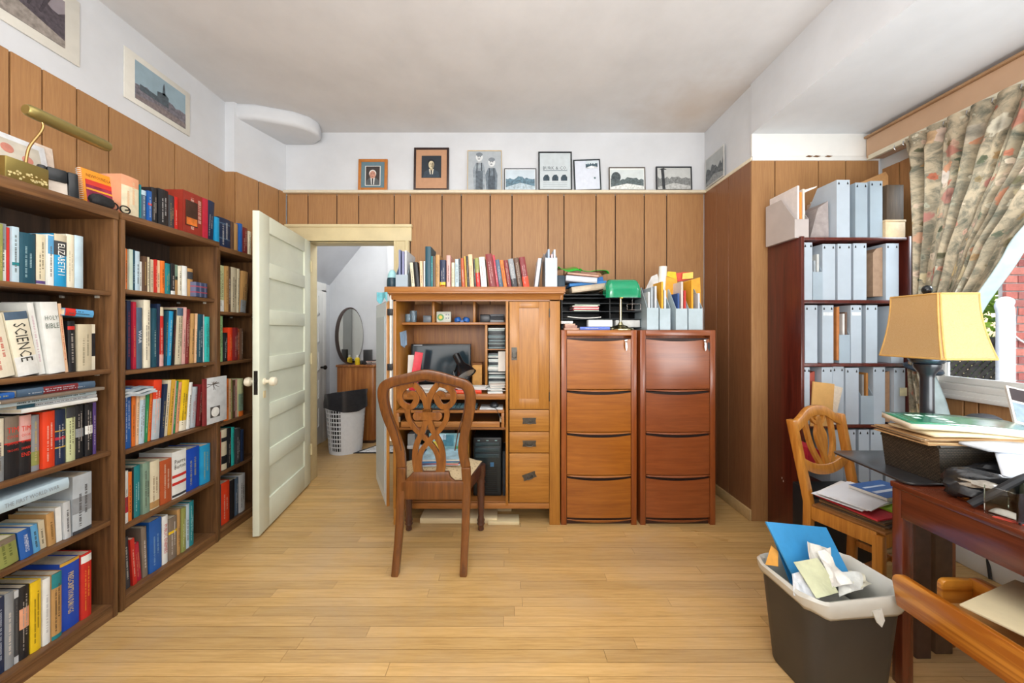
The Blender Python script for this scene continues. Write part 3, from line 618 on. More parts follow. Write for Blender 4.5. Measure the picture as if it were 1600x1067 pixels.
# ---- tops of the bookcases
TOPN = 'on top of the middle bookcase'
left_row([(189.5, 217, 277, 0, 'salmon', dict(tcol='#e8c8a0', dep=.16, bands=[(0, .75, 'cream')])), (219.5, 222.5, 289, 0, 'teal'), (223, 231.5, 298, 0, 'slate', dict(bands=[(.85, 1, 'pale blue')])), (232, 238, 299, 0, 'blue', dict(bands=[(.55, .62, 'red')])), (238.3, 247.5, 294, 0, 'black', dict(what='glossy')), (248, 263.5, 297, 0, 'black', dict(tcol='#e8e8e8', what='white-lettered')),
   (264, 274, 306, 0, 'charcoal'), (274.3, 279.5, 308, 0, 'red')], 1.848, TOPN, 'books on top of the middle bookcase')
r = book('big dark red picture book with castle photo, atop the middle bookcase', (XS+.02, (dL(280, XS)+dL(318, XS))/2, 1.848), PI/2-.0, dL(318, XS)-dL(280, XS), .235, .17, '#8f2c1e', bands=[(.03, .97, '#8f2c1e')])
tt = dL(318, XS)-dL(280, XS)
MB().box(-tt*.42, tt*.05, -.0068, -.004, .045, .185).build('cover_photo', plain('#3a2118', .4, var=.5, scale=14), r, world=False)
MB().box(-tt*.4, tt*.03, -.0074, -.0068, .05, .09).build('cover_photo', plain('#d0702a', .4, var=.4, scale=20), r, world=False)
MB().box(tt*.28, tt*.5, -.006, -.002, .0, .235).build('spine_band', plain(HEX['crimson'], .4), r, world=False)
left_row([(318.5, 322, 318, 2, 'white'), (322.5, 334, 313, 3, 'navy', dict(what='tall leaning'))], 1.848, TOPN, 'books on top of the middle bookcase', idx0=9)
left_row([(336, 343.5, 340, 0, 'cyan'), (344, 362.5, 342, 0, 'navy', dict(bands=[(.8, .84, 'slate'), (.3, .34, 'slate')])), (363, 367.5, 347, 0, 'brown'), (368, 374.5, 350, 0, 'tan'), (375, 379.5, 350, 0, 'blue'), (380, 389, 356, 0, 'maroon'), (389.5, 394, 362, 0, 'cream')], 1.83, 'on top of the narrow bookcase', 'books on top of the narrow bookcase')
# orange spiral book facing out
r = thing('spiral_book', 'orange spiral-bound road guide facing out on the middle bookcase', 'book', (-1.86, (dL(134, -1.86)+dL(186, -1.86))/2+.006, 1.85), PI/2-.10, rx=-.12)
MB().box(-.075, .075, 0, .016, 0, .175).build('cover', plain('#e38f1e', .4, var=.06), r, world=False, bevel=.002)
MB().box(-.06, .068, -.001, 0, .02, .125).build('cover_print', plain('#8e2446', .4, var=.5, scale=20), r, world=False)
MB().box(-.06, .068, -.002, -.001, .105, .128).build('cover_print', plain('#c8352a', .4, var=.1), r, world=False)
MB().box(-.06, .068, -.002, -.001, .082, .09).build('cover_print', plain('#f0a030', .4, var=.1), r, world=False)
text_part('NEWFOUNDLAND', .11, .02, basis((1, 0, 0), (0, 0, 1), (0, -1, 0), (0, -.0008, .148)), plain('#6a4310', .5), r)
mb = MB()
for k in range(20): mb.tube([(-.075+.006*math.cos(a), .008+.012*math.sin(a), .006+k*.0085) for a in [q*PI/4 for q in range(9)]], .0012, 4)
mb.build('spiral_binding', WHITE, r, world=False)
# black pouch and glasses
def blob(name, label, cat, c, sx, sy, sz, mat, amp=.2, seed=1, rz=0, n=20):
    rr = random.Random(seed); ph = [(rr.uniform(-6, 6), rr.uniform(-6, 6), rr.uniform(-6, 6), rr.uniform(0, 6)) for _ in range(7)]
    mb = MB(); vs = []
    prof = []
    m_ = 12; pts = []
    for j in range(m_+1):
        th = PI*j/m_
        for i in range(n):
            a = 2*PI*i/n; p = Vector((math.sin(th)*math.cos(a), math.sin(th)*math.sin(a), -math.cos(th)))
            p = Vector([math.copysign(abs(q)**.7, q) for q in p])
            f = 1+amp*sum(math.sin(q[0]*p.x+q[1]*p.y+q[2]*p.z+q[3]) for q in ph)/7*1.6
            z_ = p.z*f
            pts.append((p.x*sx*f, p.y*sy*f, max(-1.0, z_)*sz+sz))
    fs = [(j*n+i, j*n+(i+1) % n, (j+1)*n+(i+1) % n, (j+1)*n+i) for j in range(m_) for i in range(n)]
    mb.add(pts, fs, Matrix.Translation(c) @ Matrix.Rotation(rz, 4, 'Z'))
    o = mb.build(name, mat, smooth=True); tag(o, label, cat); return o
blob('pouch', 'black fuzzy pouch lying in front of the orange spiral book', 'pouch', (-1.815, dL(160, -1.81), 1.851), .026, .043, .026, plain('#1a1a1c', .8, var=.4, scale=90, bmp=.6), .15, 3)
r = thing('eyeglasses', 'folded black eyeglasses at the edge between two bookcases', 'glasses', (-1.806, dL(186, -1.80), 1.851))
for dy in (-.026, .026):
    MB().tube([(-1.80, WM[r.name].translation.y+dy+.022*math.cos(a), 1.868+.017*math.sin(a)) for a in [q*PI/8 for q in range(17)]], .0032, 6).build('rim', BLACKG, r, smooth=True)
    MB().tube([(-1.80, WM[r.name].translation.y+dy*1.9, 1.874), (-1.85, WM[r.name].translation.y+dy*1.5, 1.872), (-1.87, WM[r.name].translation.y-dy*1.2, 1.858)], .003, 6).build('temple', BLACKG, r, smooth=True)
# brass picture lamp
yl = dL(40, -1.83)
r = thing('desk_lamp', 'brass lamp with flower-etched block base on the nearest bookcase', 'lamp', (-1.83, yl, 1.85))
MB().box(-1.875, -1.80, dL(8, -1.80), dL(77, -1.80), 1.851, 1.93).build('base', plain('#9a8a50', .38, metal=.85, var=.05), r, bevel=.004)
mb = MB(); rr = random.Random(3); ya, yb = dL(8, -1.80), dL(77, -1.80)
for k in range(34):
    t_ = rr.random(); yy = ya+(yb-ya)*(.06+.88*t_); zz = 1.86+rr.random()*.035*(1-abs(2*t_-1)*.5); s_ = rr.uniform(.0018, .0035)
    for q in range(5): a = q*1.257+t_*9; mb.prism([(yy, zz), (yy+s_*math.cos(a-.4), zz+s_*math.sin(a-.4)), (yy+1.4*s_*math.cos(a), zz+1.4*s_*math.sin(a)), (yy+s_*math.cos(a+.4), zz+s_*math.sin(a+.4))], -1.8, -1.7988, 'X')
mb.build('flower_inlay', plain('#e8d9a0', .4), r)
pth = smoothpath([(-1.83, yl, 1.93), (-1.83, yl+.01, 2.0), (-1.83, yl+.045, 2.08), (-1.83, yl+.05, 2.115), (-1.83, yl+.03, 2.135)], 5)
MB().tube(pth, .0045, 10).build('stem', plain('#c2a06a', .3, metal=1, var=.04), r, smooth=True)
MB().lathe([(.017, -.006), (.022, 0), (.024, .02), (.024, .26), (.020, .275)], 20, M=Matrix.Translation((-1.83, yl+.005, 2.14)) @ Matrix.Rotation(-PI/2, 4, 'X') @ Matrix.Rotation(0, 4, 'Y')).build('shade', plain('#a3955c', .42, metal=.8, var=.05), r, smooth=True)
# framed pictures behind the lamp
r = thing('photo_frame', 'white frame with family photograph behind the brass lamp', 'picture frame', (-2.02, dL(26, -2.02), 1.851), PI/2, rx=-.2)
MB().box(-.17, .13, 0, .014, 0, .27).build('frame', plain('#dfe3e6', .4), r, world=False, bevel=.004)
MB().box(-.145, .105, -.001, 0, .025, .245).build('photo', plain('#c9c3b4', .4, var=.25, scale=10), r, world=False)
for xx, zz, s_ in ((-.06, .185, .022), (.0, .205, .02), (.06, .18, .018)): MB().lathe([(s_, 0), (s_, .001)], 14, M=Matrix.Translation((xx, -.001, zz)) @ Matrix.Rotation(PI/2, 4, 'X')).build('photo_print', plain('#d18a78', .5), r, world=False)
for xx, zz, s_ in ((-.06, .135, .05), (.05, .13, .055)): MB().prism([(xx-s_, zz-.03), (xx+s_, zz-.03), (xx+s_*.8, zz+.02), (xx, zz+.045), (xx-s_*.8, zz+.02)], -.0018, -.001, 'Y').build('photo_print', plain('#4a4560', .6, var=.3), r, world=False)
MB().box(-.145, .105, -.0022, -.001, .072, .118).build('photo_band', plain('#d3dbe2', .4), r, world=False)
text_part('Family', .1, .035, basis((1, 0, 0), (0, 0, 1), (0, -1, 0), (-.02, -.0028, .095)), plain('#3a3a3a', .6), r)
r = thing('card', 'tall pale card leaning on the wall right of the family photo', 'card', (-2.05, dL(80, -2.05), 1.851), PI/2, rx=-.12)
MB().box(-.03, .03, 0, .004, 0, .28).build('board', plain('#d8c8b8', .6), r, world=False)
r = thing('small_frame', 'small black photo frame standing right of the brass lamp', 'picture frame', (-1.85, dL(92, -1.85), 1.851), PI/2-.35, rx=-.1)
mb = MB(); mb.box(-.055, -.032, -.012, .008, 0, .115); mb.box(.024, .055, -.012, .008, 0, .115); mb.box(-.032, .024, -.012, .008, .062, .115); mb.box(-.05, .05, .006, .03, 0, .095)
mb.build('frame', plain('#14191d', .3), r, world=False, bevel=.006)
MB().box(-.03, .03, -.002, .006, 0, .066).build('photo', plain('#c9bdb0', .4, var=.2, scale=14), r, world=False)
# bookend seen between the cases

# ================================================================ COMPUTER ARMOIRE
DF = 2.40
def X(x, d=DF): return (x-795)*d/560
def Z(y, d=DF): return H-(y-517)*d/560
dk = thing('computer_armoire', 'tall oak computer armoire with open front between door and filing cabinets', 'desk', (-.21, 2.68, 0))
XL, XR = -.775, .343
MB().box(XL, XL+.02, DF, 2.96, .11, 1.51).build('side_panel', OAK, dk, bevel=.002)
MB().box(XR-.02, XR, DF+.02, 2.96, .11, 1.51).build('side_panel', OAK, dk, bevel=.002)
MB().box(XL+.02, XR-.02, 2.86, 2.87, .13, 1.51).build('back_panel', OAK_DK, dk)
MB().box(XL-.045, XR+.03, DF-.045, 2.97, 1.553, 1.592).build('cornice_top', OAK_X, dk, bevel=.006)
cov = [(0, 0), (.006, .0), (.012, .02), (.03, .036), (.045, .04), (.045, .046), (0, .046)]
co = MB(); co.box(XL, XR, DF, DF+.02, 1.50, 1.553)
co.prism([(DF-p, 1.508+q) for p, q in cov], XL-.02, XR+.02, 'X'); co.prism([(XR+p*.7, 1.508+q) for p, q in cov], DF-.02, 2.96, 'Y'); co.prism([(XL-p*.7, 1.508+q) for p, q in cov], DF-.02, 2.96, 'Y')
co.build('cornice_moulding', OAK_X, dk, smooth=True)
MB().box(-.021, -.003, DF, 2.86, .13, 1.50).build('divider', OAK, dk, bevel=.002)
MB().box(XL+.02, -.021, 2.53, 2.86, 1.343, 1.361).build('shelf', OAK_X, dk, bevel=.002)
for xx in (-.535, -.245): MB().box(xx-.008, xx+.008, 2.535, 2.86, 1.361, 1.51).build('divider', OAK, dk, bevel=.001)
MB().box(-.168, -.152, 2.535, 2.86, .875, 1.343).build('divider', OAK, dk, bevel=.001)
MB().box(-.152, -.021, 2.54, 2.86, 1.165, 1.172).build('shelf', OAK_X, dk)
MB().box(XL+.02, -.021, 2.41, 2.86, .838, .875).build('worktop', OAK_X, dk, bevel=.003)
MB().box(XL+.02, -.021, 2.42, 2.86, .632, .648).build('shelf', OAK_X, dk, bevel=.002)
MB().box(XL+.02, -.021, 2.42, 2.86, .13, .15).build('shelf', OAK_X, dk, bevel=.002)
MB().box(-.292, -.276, 2.45, 2.86, .15, .632).build('divider', OAK, dk, bevel=.001)
t_ = MB().box(XL+.028, -.03, 2.37, 2.75, .757, .773).box(XL+.028, XL+.048, 2.37, 2.75, .66, .757).box(-.05, -.03, 2.37, 2.75, .66, .757)
t_.build('keyboard_tray', OAK_X, dk, bevel=.002)
MB().box(XL+.06, -.06, 2.375, 2.393, .662, .698).build('drop_front', OAK_X, dk, bevel=.002)
for xx in (XL+.049, -.06): MB().box(xx, xx+.011, 2.36, 2.72, .70, .735).build('slide_rail', CHROME, dk)
MB().box(XL+.001, .2715, DF+.001, DF+.02, .108, .146).build('base_rail', OAK_X, dk, bevel=.003)
MB().box(.272, XR, DF, DF+.022, .0, 1.51).build('stile', OAK, dk, bevel=.002)
for xx, yy in ((XL+.002, DF+.002), (XL+.002, 2.90), (XR-.062, 2.898)): MB().box(xx, xx+.06, yy, yy+.06, 0, .107).build('leg', OAK, dk, bevel=.002)
# cupboard door
x0, x1, z0, z1 = .004, .269, .777, 1.496
dd = MB(); a, b_, c_, d_ = X(811), X(842), Z(623), Z(481)
dd.box(x0, a, DF-.004, DF+.016, z0, z1).box(b_, x1, DF-.004, DF+.016, z0, z1).box(a, b_, DF-.004, DF+.016, z0, c_).box(a, b_, DF-.004, DF+.016, d_, z1)
dp = dd.build('door', OAK, dk, bevel=.0015)
MB().box(a-.004, b_+.004, DF+.004, DF+.012, c_-.004, d_+.004).build('door_panel', OAK, dp)
def pull(cx, cz, parent, rot=0, vert=False):
    M = Matrix.Translation((cx, DF-.005, cz)) @ Matrix.Rotation(rot, 4, 'Y')
    q = MB()
    if vert: q.box(-.018, .018, -.003, 0, -.042, .042, M); q.box(-.012, .012, -.012, -.003, .006, .02, M); q.tube([(-.013, -.011, .012), (-.014, -.013, -.022), (0, -.013, -.028), (.014, -.013, -.022), (.013, -.011, .012)], .0032, 6, M)
    else: q.prism([(-.046, -.02), (.046, -.02), (.042, 0), (.046, .02), (-.046, .02), (-.042, 0)], -.003, 0, 'Y', M); q.tube([(-.024, -.009, .006), (-.024, -.014, -.01), (-.012, -.014, -.016), (.012, -.014, -.016), (.024, -.014, -.01), (.024, -.009, .006)], .0036, 6, M); q.lathe([(.008, 0), (.008, .008)], 10, M=M @ Matrix.Translation((0, -.003, .0)) @ Matrix.Rotation(PI/2, 4, 'X'))
    q.build('handle', plain('#5a564f', .35, metal=.7, var=.25), parent)
pull(X(803.5), Z(552.5), dp, vert=True)
for zc in (.86, 1.42): MB().box(.268, .274, DF-.007, DF, zc-.03, zc+.03).build('hinge', IRON, dp)
for za, zb, zc, rt in ((.629, .772, .70, 0), (.485, .624, .548, 0), (.152, .480, .331, -.35)):
    w_ = MB().box(x0, x1, DF-.004, DF+.014, za, zb).build('drawer', OAK_G, dk, bevel=.002)
    pull(X(827), zc, w_, rt)
# folded-back left door, pale outer face, and its white edge strip
A = Vector((-.80, 2.405)); B = Vector((-1.035, 2.86)); u = (B-A).normalized(); n = Vector((-u.y, u.x))
def slab(A, B, o0, o1, z0, z1, name, mat, par, **k):
    return MB().prism([tuple(A+n*o0), tuple(B+n*o0), tuple(B+n*o1), tuple(A+n*o1)], z0, z1).build(name, mat, par, **k)
fd = slab(A, B, 0, .02, .125, 1.50, 'door', OAK, dk, bevel=.002)
slab(A+u*.004, B-u*.004, .0203, .0225, .13, 1.495, 'outer_face', plain('#cfd8dc', .35, var=.03), fd)  # pale face, bluish window reflection mixed into the colour
slab(A+u*.05, B-u*.05, .0226, .0262, .2, 1.40, 'door_panel', plain('#b9c4ca', .35, var=.03), fd)
MB().lathe([(.007, 0), (.007, .98)], 10, c=(-.786, 2.385, .57)).build('edge_strip', plain('#e9e7de', .3), dk, smooth=True)
for zc in (1.425, 1.06): MB().box(-.806, -.775, 2.374, 2.399, zc-.022, zc+.022).build('hinge', BLACK, dk, bevel=.002)
tag(MB().grid(lambda u_, v_: (-.86+.075*u_, 2.335+.02*math.sin(u_*5), 1.552-.055*v_-.02*math.sin(u_*7)*v_), 8, 5).build('cleaning_cloth', plain('#6fb6c2', .8, var=.2), solid=.004), 'small teal cloth hanging from the left end of the armoire cornice', 'cloth')

# --- standing on the cornice
ZT = 1.592
def desk_row(items, rowname, group, d=2.42, dep=.17, idx0=0, z=ZT):
    for i, it in enumerate(items):
        x0, x1, yt, ln, col = it[:5]; o = dict(it[5]) if len(it) > 5 else {}
        a, b = X(x0, d), X(x1, d); t = b-a-.001; h = H-(yt-517)*d/560-z; lean = 0; xp = (a+b)/2
        if ln:
            sh = ln*d/560; lean = math.asin(max(-.5, min(.5, sh/h))); h = h/math.cos(lean)-t*abs(math.sin(lean)); t *= math.cos(lean)*.96; xp = a if lean < 0 else b
        what = o.pop('what', None)
        lab = f"{col} {what+' ' if what else ''}{'book' if t > .018 else 'thin book'}, {ORD[idx0+i]} from the left {rowname}"
        rr = random.Random(int(x0*7+yt))
        book(lab, (xp, d+rr.random()*.012, z+.001), 0, t, h, o.pop('dep', dep), col, lean=lean, group=group, hard=t > .02, rng=rr, **o)
desk_row([(643, 648, 410, -3, 'cream'), (649, 656, 409, -4, 'black', dict(tcol='#e9e4d4')), (656.5, 661, 408, -1, 'peach'), (661.3, 663.7, 408, 0, 'white'), (664, 673, 385, 0, 'dark teal'), (673.3, 676, 400, 0, 'teal'), (676.2, 680, 400, 0, 'brown'), (680.3, 686.7, 398, 0, 'tan'),
   (687, 696, 406, 0, 'navy', dict(tcol='#e9e4d4', bands=[(0, .2, 'yellow'), (.04, .1, 'red')])), (697.5, 703.5, 399, 0, 'pink'), (705, 710, 410, 0, 'cream'), (711, 717, 405, 0, 'pale blue'), (717.3, 721, 404, -1, 'charcoal'), (721.3, 727, 403, -2.5, 'rust'), (727.3, 730, 400, -2.5, 'gold'), (730.3, 733.5, 400, -2.5, 'black'), (734, 741, 397, -3, 'peach'),
   (741.5, 744, 405, -2, 'charcoal'), (744.5, 751, 403, -3, 'red', dict(bands=[(.5, 1, 'olive')])), (752, 761.5, 401, -4, 'white', dict(tcol='#b05060')), (765, 776, 396, -7, 'maroon', dict(what='big', tcol='#f0d8c8')), (776.3, 780, 398, -7, 'crimson'), (780.3, 787, 405, -6.6, 'slate'), (787.3, 793, 406, -6.6, 'orange'), (793.3, 800, 406, -6.6, 'maroon'), (800.3, 809, 404, -6.8, 'grey', dict(bands=[(0, .3, 'charcoal')])), (809.4, 817.6, 402, -7, 'brown'), (818, 828, 401, -7.3, 'maroon', dict(tcol='#e8e0d8', bands=[(0, .35, 'orange red')]))],
   'on the armoire cornice', 'books on the armoire cornice')
def mag_file(label, cx, cy, z, w, h, dep, rz, mat, front=.45, group=None, holes=True, patch=None, contents=()):
    """open-topped magazine file; rz=0 shows the tall spine towards the camera, rz=pi the low front"""
    r = thing('magazine_file', label, 'magazine file', (cx, cy, z), rz, group)
    t = .0025
    prof = [(0, 0), (dep, 0), (dep, h*front), (dep*.55, h), (0, h)]
    s = MB(); s.prism(prof, -w/2, -w/2+t, 'X'); s.prism(prof, w/2-t, w/2, 'X'); s.box(-w/2+t, w/2-t, 0, t, 0, h); s.box(-w/2+t, w/2-t, dep-t, dep, 0, h*front); s.box(-w/2+t, w/2-t, t, dep-t, 0, t)
    s.build('shell', mat, r, world=False)
    if holes:
        for xx in (-w*.34, w*.34):
            MB().prism([(xx-.004, h-.028), (xx+.004, h-.028), (xx+.0045, h-.022), (xx, h-.011), (xx-.0045, h-.022)], -.0008, 0, 'Y').build('hole', BLACK, r, world=False)
    if patch: MB().box(-w*.42, w*.42, -.001, 0, h*patch[0], h*patch[1]).build('label_patch', plain(patch[2], .6), r, world=False)
    k = 0
    for col, hh, off in contents:
        MB().box(-w/2+.006+off, -w/2+.018+off, .006, dep-.008, .004, hh).build('paper_stack', plain(col, .7, var=.06), r, world=False)
    return r
FILE = plain('#b3bfca', .3, var=.05, scale=8); FILE2 = plain('#a0b0bc', .3, var=.05, scale=8); FILEP = plain('#b9b0ac', .35, var=.06, scale=8)
mag_file('clear grey magazine file with papers at left end of the armoire cornice', X(631, 2.48), 2.67, ZT, .082, .20, .24, PI, FILE2, group=None, contents=[('#d8dde2', .255, .004), ('#8f93b8', .25, .022), ('#7f88a8', .26, .046)])
mag_file('pale magazine file packed with papers at right end of the armoire cornice', X(860, 2.48), 2.67, ZT, .08, .255, .24, PI, FILE, front=.8, contents=[('#cfd6dd', .262, .004), ('#d9b9bd', .23, .022), ('#9db0c4', .265, .044)])
r = thing('white_board', 'thin white board leaning beside the right magazine file', 'board', (X(841, 2.5), 2.5, ZT+.001), .0, ry=.13)
MB().box(-.028, -.004, 0, .2, .002, .215).build('panel', plain('#d4d9de', .4, var=.04), r, world=False, bevel=.002)
MB().box(-.004, .002, -.003, .2, 0, .22).build('backing', BLACK, r, world=False)
tag(MB().box(X(870, 2.55), X(884, 2.55)-.004, 2.55, 2.68, ZT+.001, ZT+.105).build('desk_bin', plain('#1f3442', .5, var=.15), bevel=.008), 'dark blue plastic bin at the right corner of the armoire cornice', 'bin')
r = thing('tape_dispenser', 'dark teal lotion bottle with pale top at the armoire left corner', 'bottle', (X(613, 2.5), 2.5, ZT+.001))
MB().lathe([(.034, 0), (.037, .004), (.036, .06), (.033, .075)], 20, c=(X(613, 2.5), 2.5, ZT+.001)).build('body', plain('#1d3a48', .4), r, smooth=True)
MB().lathe([(.033, .075), (.03, .1), (.018, .125), (.008, .132)], 20, c=(X(613, 2.5), 2.5, ZT+.001)).build('cap', plain('#9fd0d6', .3), r, smooth=True)
r.name = 'lotion_bottle'; WM[r.name] = Matrix.Translation(r.location)

# --- inside the armoire
GLS = plain('#a9c4d4', .08, var=.1, trans=.7)
for k, (xx, hh) in enumerate(((638, .06), (646, .085))):
    tag(MB().lathe([(.016, 0), (.022, .004), (.026, hh), (.0245, hh), (.02, .008), (0.001, .008)], 16, c=(X(xx, 2.62), 2.62, 1.362)).build('drinking_glass', GLS, smooth=True), ('short clear glass at the left wall of the armoire left cubby', 'taller clear glass standing second in the armoire left cubby')[k], 'glass')
tag(MB().box(X(661, 2.6), X(675, 2.6)-.006, 2.6, 2.68, 1.362, 1.412).build('trinket_box', plain('#6e7a84', .3, var=.2), bevel=.004), 'small grey trinket box in the armoire left cubby', 'box')
r = thing('desk_clock', 'small pale radio clock with yellow-green dial in the middle cubby', 'clock', (X(692.5, 2.56), 2.58, 1.362), .10)
MB().box(-.052, .052, 0, .05, 0, .078).build('case', plain('#cfd2c4', .4), r, world=False, bevel=.006)
MB().lathe([(.024, 0), (.024, .003)], 20, M=Matrix.Translation((-.022, 0, .036)) @ Matrix.Rotation(PI/2, 4, 'X')).build('dial', plain('#4f9a4a', .4), r, world=False)
MB().lathe([(.013, 0), (.013, .0045)], 16, M=Matrix.Translation((-.022, 0, .036)) @ Matrix.Rotation(PI/2, 4, 'X')).build('dial', plain('#e2c22a', .4), r, world=False)
for xx, zz in ((.018, .055), (.034, .055), (.018, .03), (.034, .03)): MB().box(xx-.005, xx+.005, -.002, 0, zz-.005, zz+.005).build('button', plain('#8c9094', .4), r, world=False)
r = thing('lens_case', 'bright blue two-lobed plastic case in the middle cubby', 'case', (X(722, 2.58), 2.58, 1.362))
for sg in (-1, 1):
    MB().lathe([(.012, 0), (.024, .006), (.026, .02), (.02, .034), (.006, .039)], 18, M=Matrix.Translation((X(722, 2.58)+sg*.026, 2.58, 1.362)) @ Matrix.Rotation(sg*.3, 4, 'Y')).build('lobe', plain('#1d62b4', .35, var=.1), r, smooth=True)
MB().box(X(722, 2.58)-.012, X(722, 2.58)+.012, 2.57, 2.59, 1.363, 1.378).build('bridge', plain('#1d62b4', .35, var=.1), r)
r = thing('stapler_box', 'dark plastic desk tidy in the right cubby of the armoire', 'desk tidy', (X(758, 2.62), 2.64, 1.362))
MB().box(X(750, 2.6), X(766, 2.6), 2.6, 2.68, 1.362, 1.42).build('tray', plain('#23282e', .3), r, bevel=.006); r.name = 'desk_tidy'; WM[r.name] = Matrix.Translation(r.location)
for k in range(3): tag(MB().box(X(765, 2.6)+.003, X(789, 2.6)-.008, 2.6+.01*k, 2.76, 1.363+k*.021, 1.381+k*.021).build('notepad', plain(['#9aa0a4', '#3a3f46', '#6b7076'][k], .6), bevel=.002), ['grey notepad at the bottom of the right cubby pile', 'dark notepad in the middle of the right cubby pile', 'mid grey notepad topping the right cubby pile'][k], 'notepad')
rr = random.Random(9)
for z_, zt, word in ((.877, 1.15, 'lower'), (1.174, 1.325, 'upper')):
    z = z_; k = 0
    while z < zt-.012:
        col = rr.choice(['#c9d3d2', '#2e3b40', '#6c8288', '#dfe4e0', '#1d2529', '#8fa3a3', '#b4c4c0']); x_ = -.149+rr.uniform(0, .006); y_ = 2.55+rr.uniform(0, .012)
        q = MB().box(x_, x_+.118, y_, y_+.124, z, z+.0102).build('cd_case', plain(col, .25, var=.1), bevel=.001)
        tag(q, f"thin disc case, {ORD[k]} from the bottom of the {word} disc rack", 'disc case', f'disc cases in the {word} rack'); z += .0106; k += 1
tag(MB().grid(lambda u_, v_: (-.075+.05*u_, 2.53+.012*math.sin(v_*3)-.0*u_, 1.155-.14*v_), 4, 6).build('loose_sheet', PAPER, solid=.001), 'white sheet of paper hanging in front of the disc rack', 'paper')
# monitor
r = thing('monitor', 'black flat computer monitor standing in the armoire', 'monitor', (X(688, 2.68), 2.70, .876), .0)
mx0, mx1 = X(642, 2.68), X(735.5, 2.68); zt, zb = Z(537.5, 2.68), .90
MB().box(mx0, mx1, 2.68, 2.715, zb, zt).build('bezel', plain('#15181b', .35), r, bevel=.005)
MB().box(mx0+.014, mx1-.014, 2.678, 2.681, zb+.02, zt-.014).build('screen', plain('#22323a', .12, var=.05, scale=3, coat=.4), r)
MB().box(-.545, -.48, 2.69, 2.73, .885, zb+.02).build('stand_neck', BLACK, r, bevel=.004)
MB().box(-.64, -.43, 2.63, 2.80, .877, .888).build('stand_foot', BLACK, r, bevel=.006)
MB().box(mx0+.02, mx0+.085, 2.6795, 2.6802, zt-.0105, zt-.006).build('logo_plate', plain('#c4c8ca', .3), r)
# black cone desk lamp
r = thing('task_lamp', 'black cone-shaded desk lamp in front of the monitor', 'lamp', (X(728, 2.55), 2.6, .876))
hp = Vector((X(722, 2.5), 2.5, Z(573, 2.5))); dv = Vector((.45, -.35, -.75)).normalized()
MQ = Matrix.Translation(hp) @ dv.to_track_quat('Z', 'Y').to_matrix().to_4x4()
MB().lathe([(.020, -.105), (.026, -.10), (.027, -.03), (.034, -.01), (.06, .03), (.074, .07), (.071, .07), (.055, .03), (.02, 0)], 24, M=MQ).build('shade', BLACKG, r, smooth=True)
MB().lathe([(.0, .052), (.066, .063), (.001, .064)], 24, M=MQ).build('reflector', plain('#aeb6b8', .25, metal=.6), r, smooth=True)
MB().tube(smoothpath([tuple(hp-dv*.06), (X(711, 2.58), 2.6, Z(580, 2.58)), (X(708, 2.58), 2.6, 1.0), (X(716, 2.58), 2.585, .88)], 5), .006, 8).build('arm', BLACKG, r, smooth=True)
MB().lathe([(.06, 0), (.06, .012), (.02, .02)], 20, c=(X(716, 2.58), 2.585, .877)).build('base', BLACKG, r, smooth=True)
# folders etc.
r = thing('red_folder', 'red folder standing against the left wall of the armoire', 'folder', (X(645, 2.5), 2.5, .884), .3, ry=.16)
MB().box(-.028, .028, 0, .012, 0, .27).build('cover', plain('#cf2b3c', .45), r, world=False, bevel=.001)
r = thing('white_card', 'white card standing beside the red folder', 'card', (X(637, 2.5), 2.55, .878), .3, ry=.04)
MB().box(-.02, .02, 0, .004, 0, .25).build('sheet', PAPER, r, world=False)
r = thing('card_box', 'tan cardboard box standing right of the monitor', 'box', (X(745, 2.62), 2.66, .876))
MB().box(X(738, 2.6), X(753, 2.6), 2.6, 2.72, .877, Z(568, 2.6)).build('carton', plain('#cf9a52', .7), r, bevel=.002)
MB().box(X(738, 2.6)-.002, X(753, 2.6)+.002, 2.597, 2.72, Z(570, 2.6), Z(568, 2.6)+.002).build('lid', plain('#7c4d22', .7), r, bevel=.001)
r = thing('sticky_note', 'pale blue note stuck to the left inner wall of the armoire', 'note', (XL+.021, 2.55, 1.20), PI/2)
MB().add([(-.075, -.002, .09), (.075, -.004, .105), (.06, -.012, 0), (.03, -.005, -.01), (.0, -.014, -.02), (-.06, -.004, .0)], [(0, 1, 2, 3, 4, 5)]).build('sheet', plain('#a9c9e6', .7), r, world=False, solid=.0008)
def sheets(label, cx, cy, z, w, l, t, rz, col, n=6, seed=1, name='paper_pile', cat='papers', dx=.012):
    r = thing(name, label, cat, (cx, cy, z), rz); rr = random.Random(seed)
    for k in range(n):
        q = rr.uniform(-dx, dx); p = rr.uniform(-dx, dx); a = rr.uniform(-.1, .1)
        M = Matrix.Translation((q, p, t*k/n)) @ Matrix.Rotation(a, 4, 'Z')
        MB().box(-w/2, w/2, -l/2, l/2, .0005, t/n-.0003, M).build('sheet', plain(col if isinstance(col, str) else col[k % len(col)], .75, var=.05, scale=10), r, world=False)
    return r
sheets('untidy white papers on the armoire worktop left of the lamp', -.53, 2.53, .876, .21, .15, .035, .1, ['#e2e2dc', '#cdd3d2', '#ebe9e2'], 7, 3)
sheets('untidy white papers spilling under the disc rack', -.088, 2.472, .877, .10, .085, .06, .08, ['#e6e4de', '#d4dada', '#dcd5cc'], 9, 4)
lb = sheets('white papers lying on the red book on the armoire worktop', -.25, 2.48, .876+.024, .2, .10, .018, -.1, ['#e6e6e2', '#dcdedc'], 4, 5)
book('red book lying on the armoire worktop under white papers', (-.29, 2.425, .8765), 0, .022, .21, .085, 'orange red', flat=True)
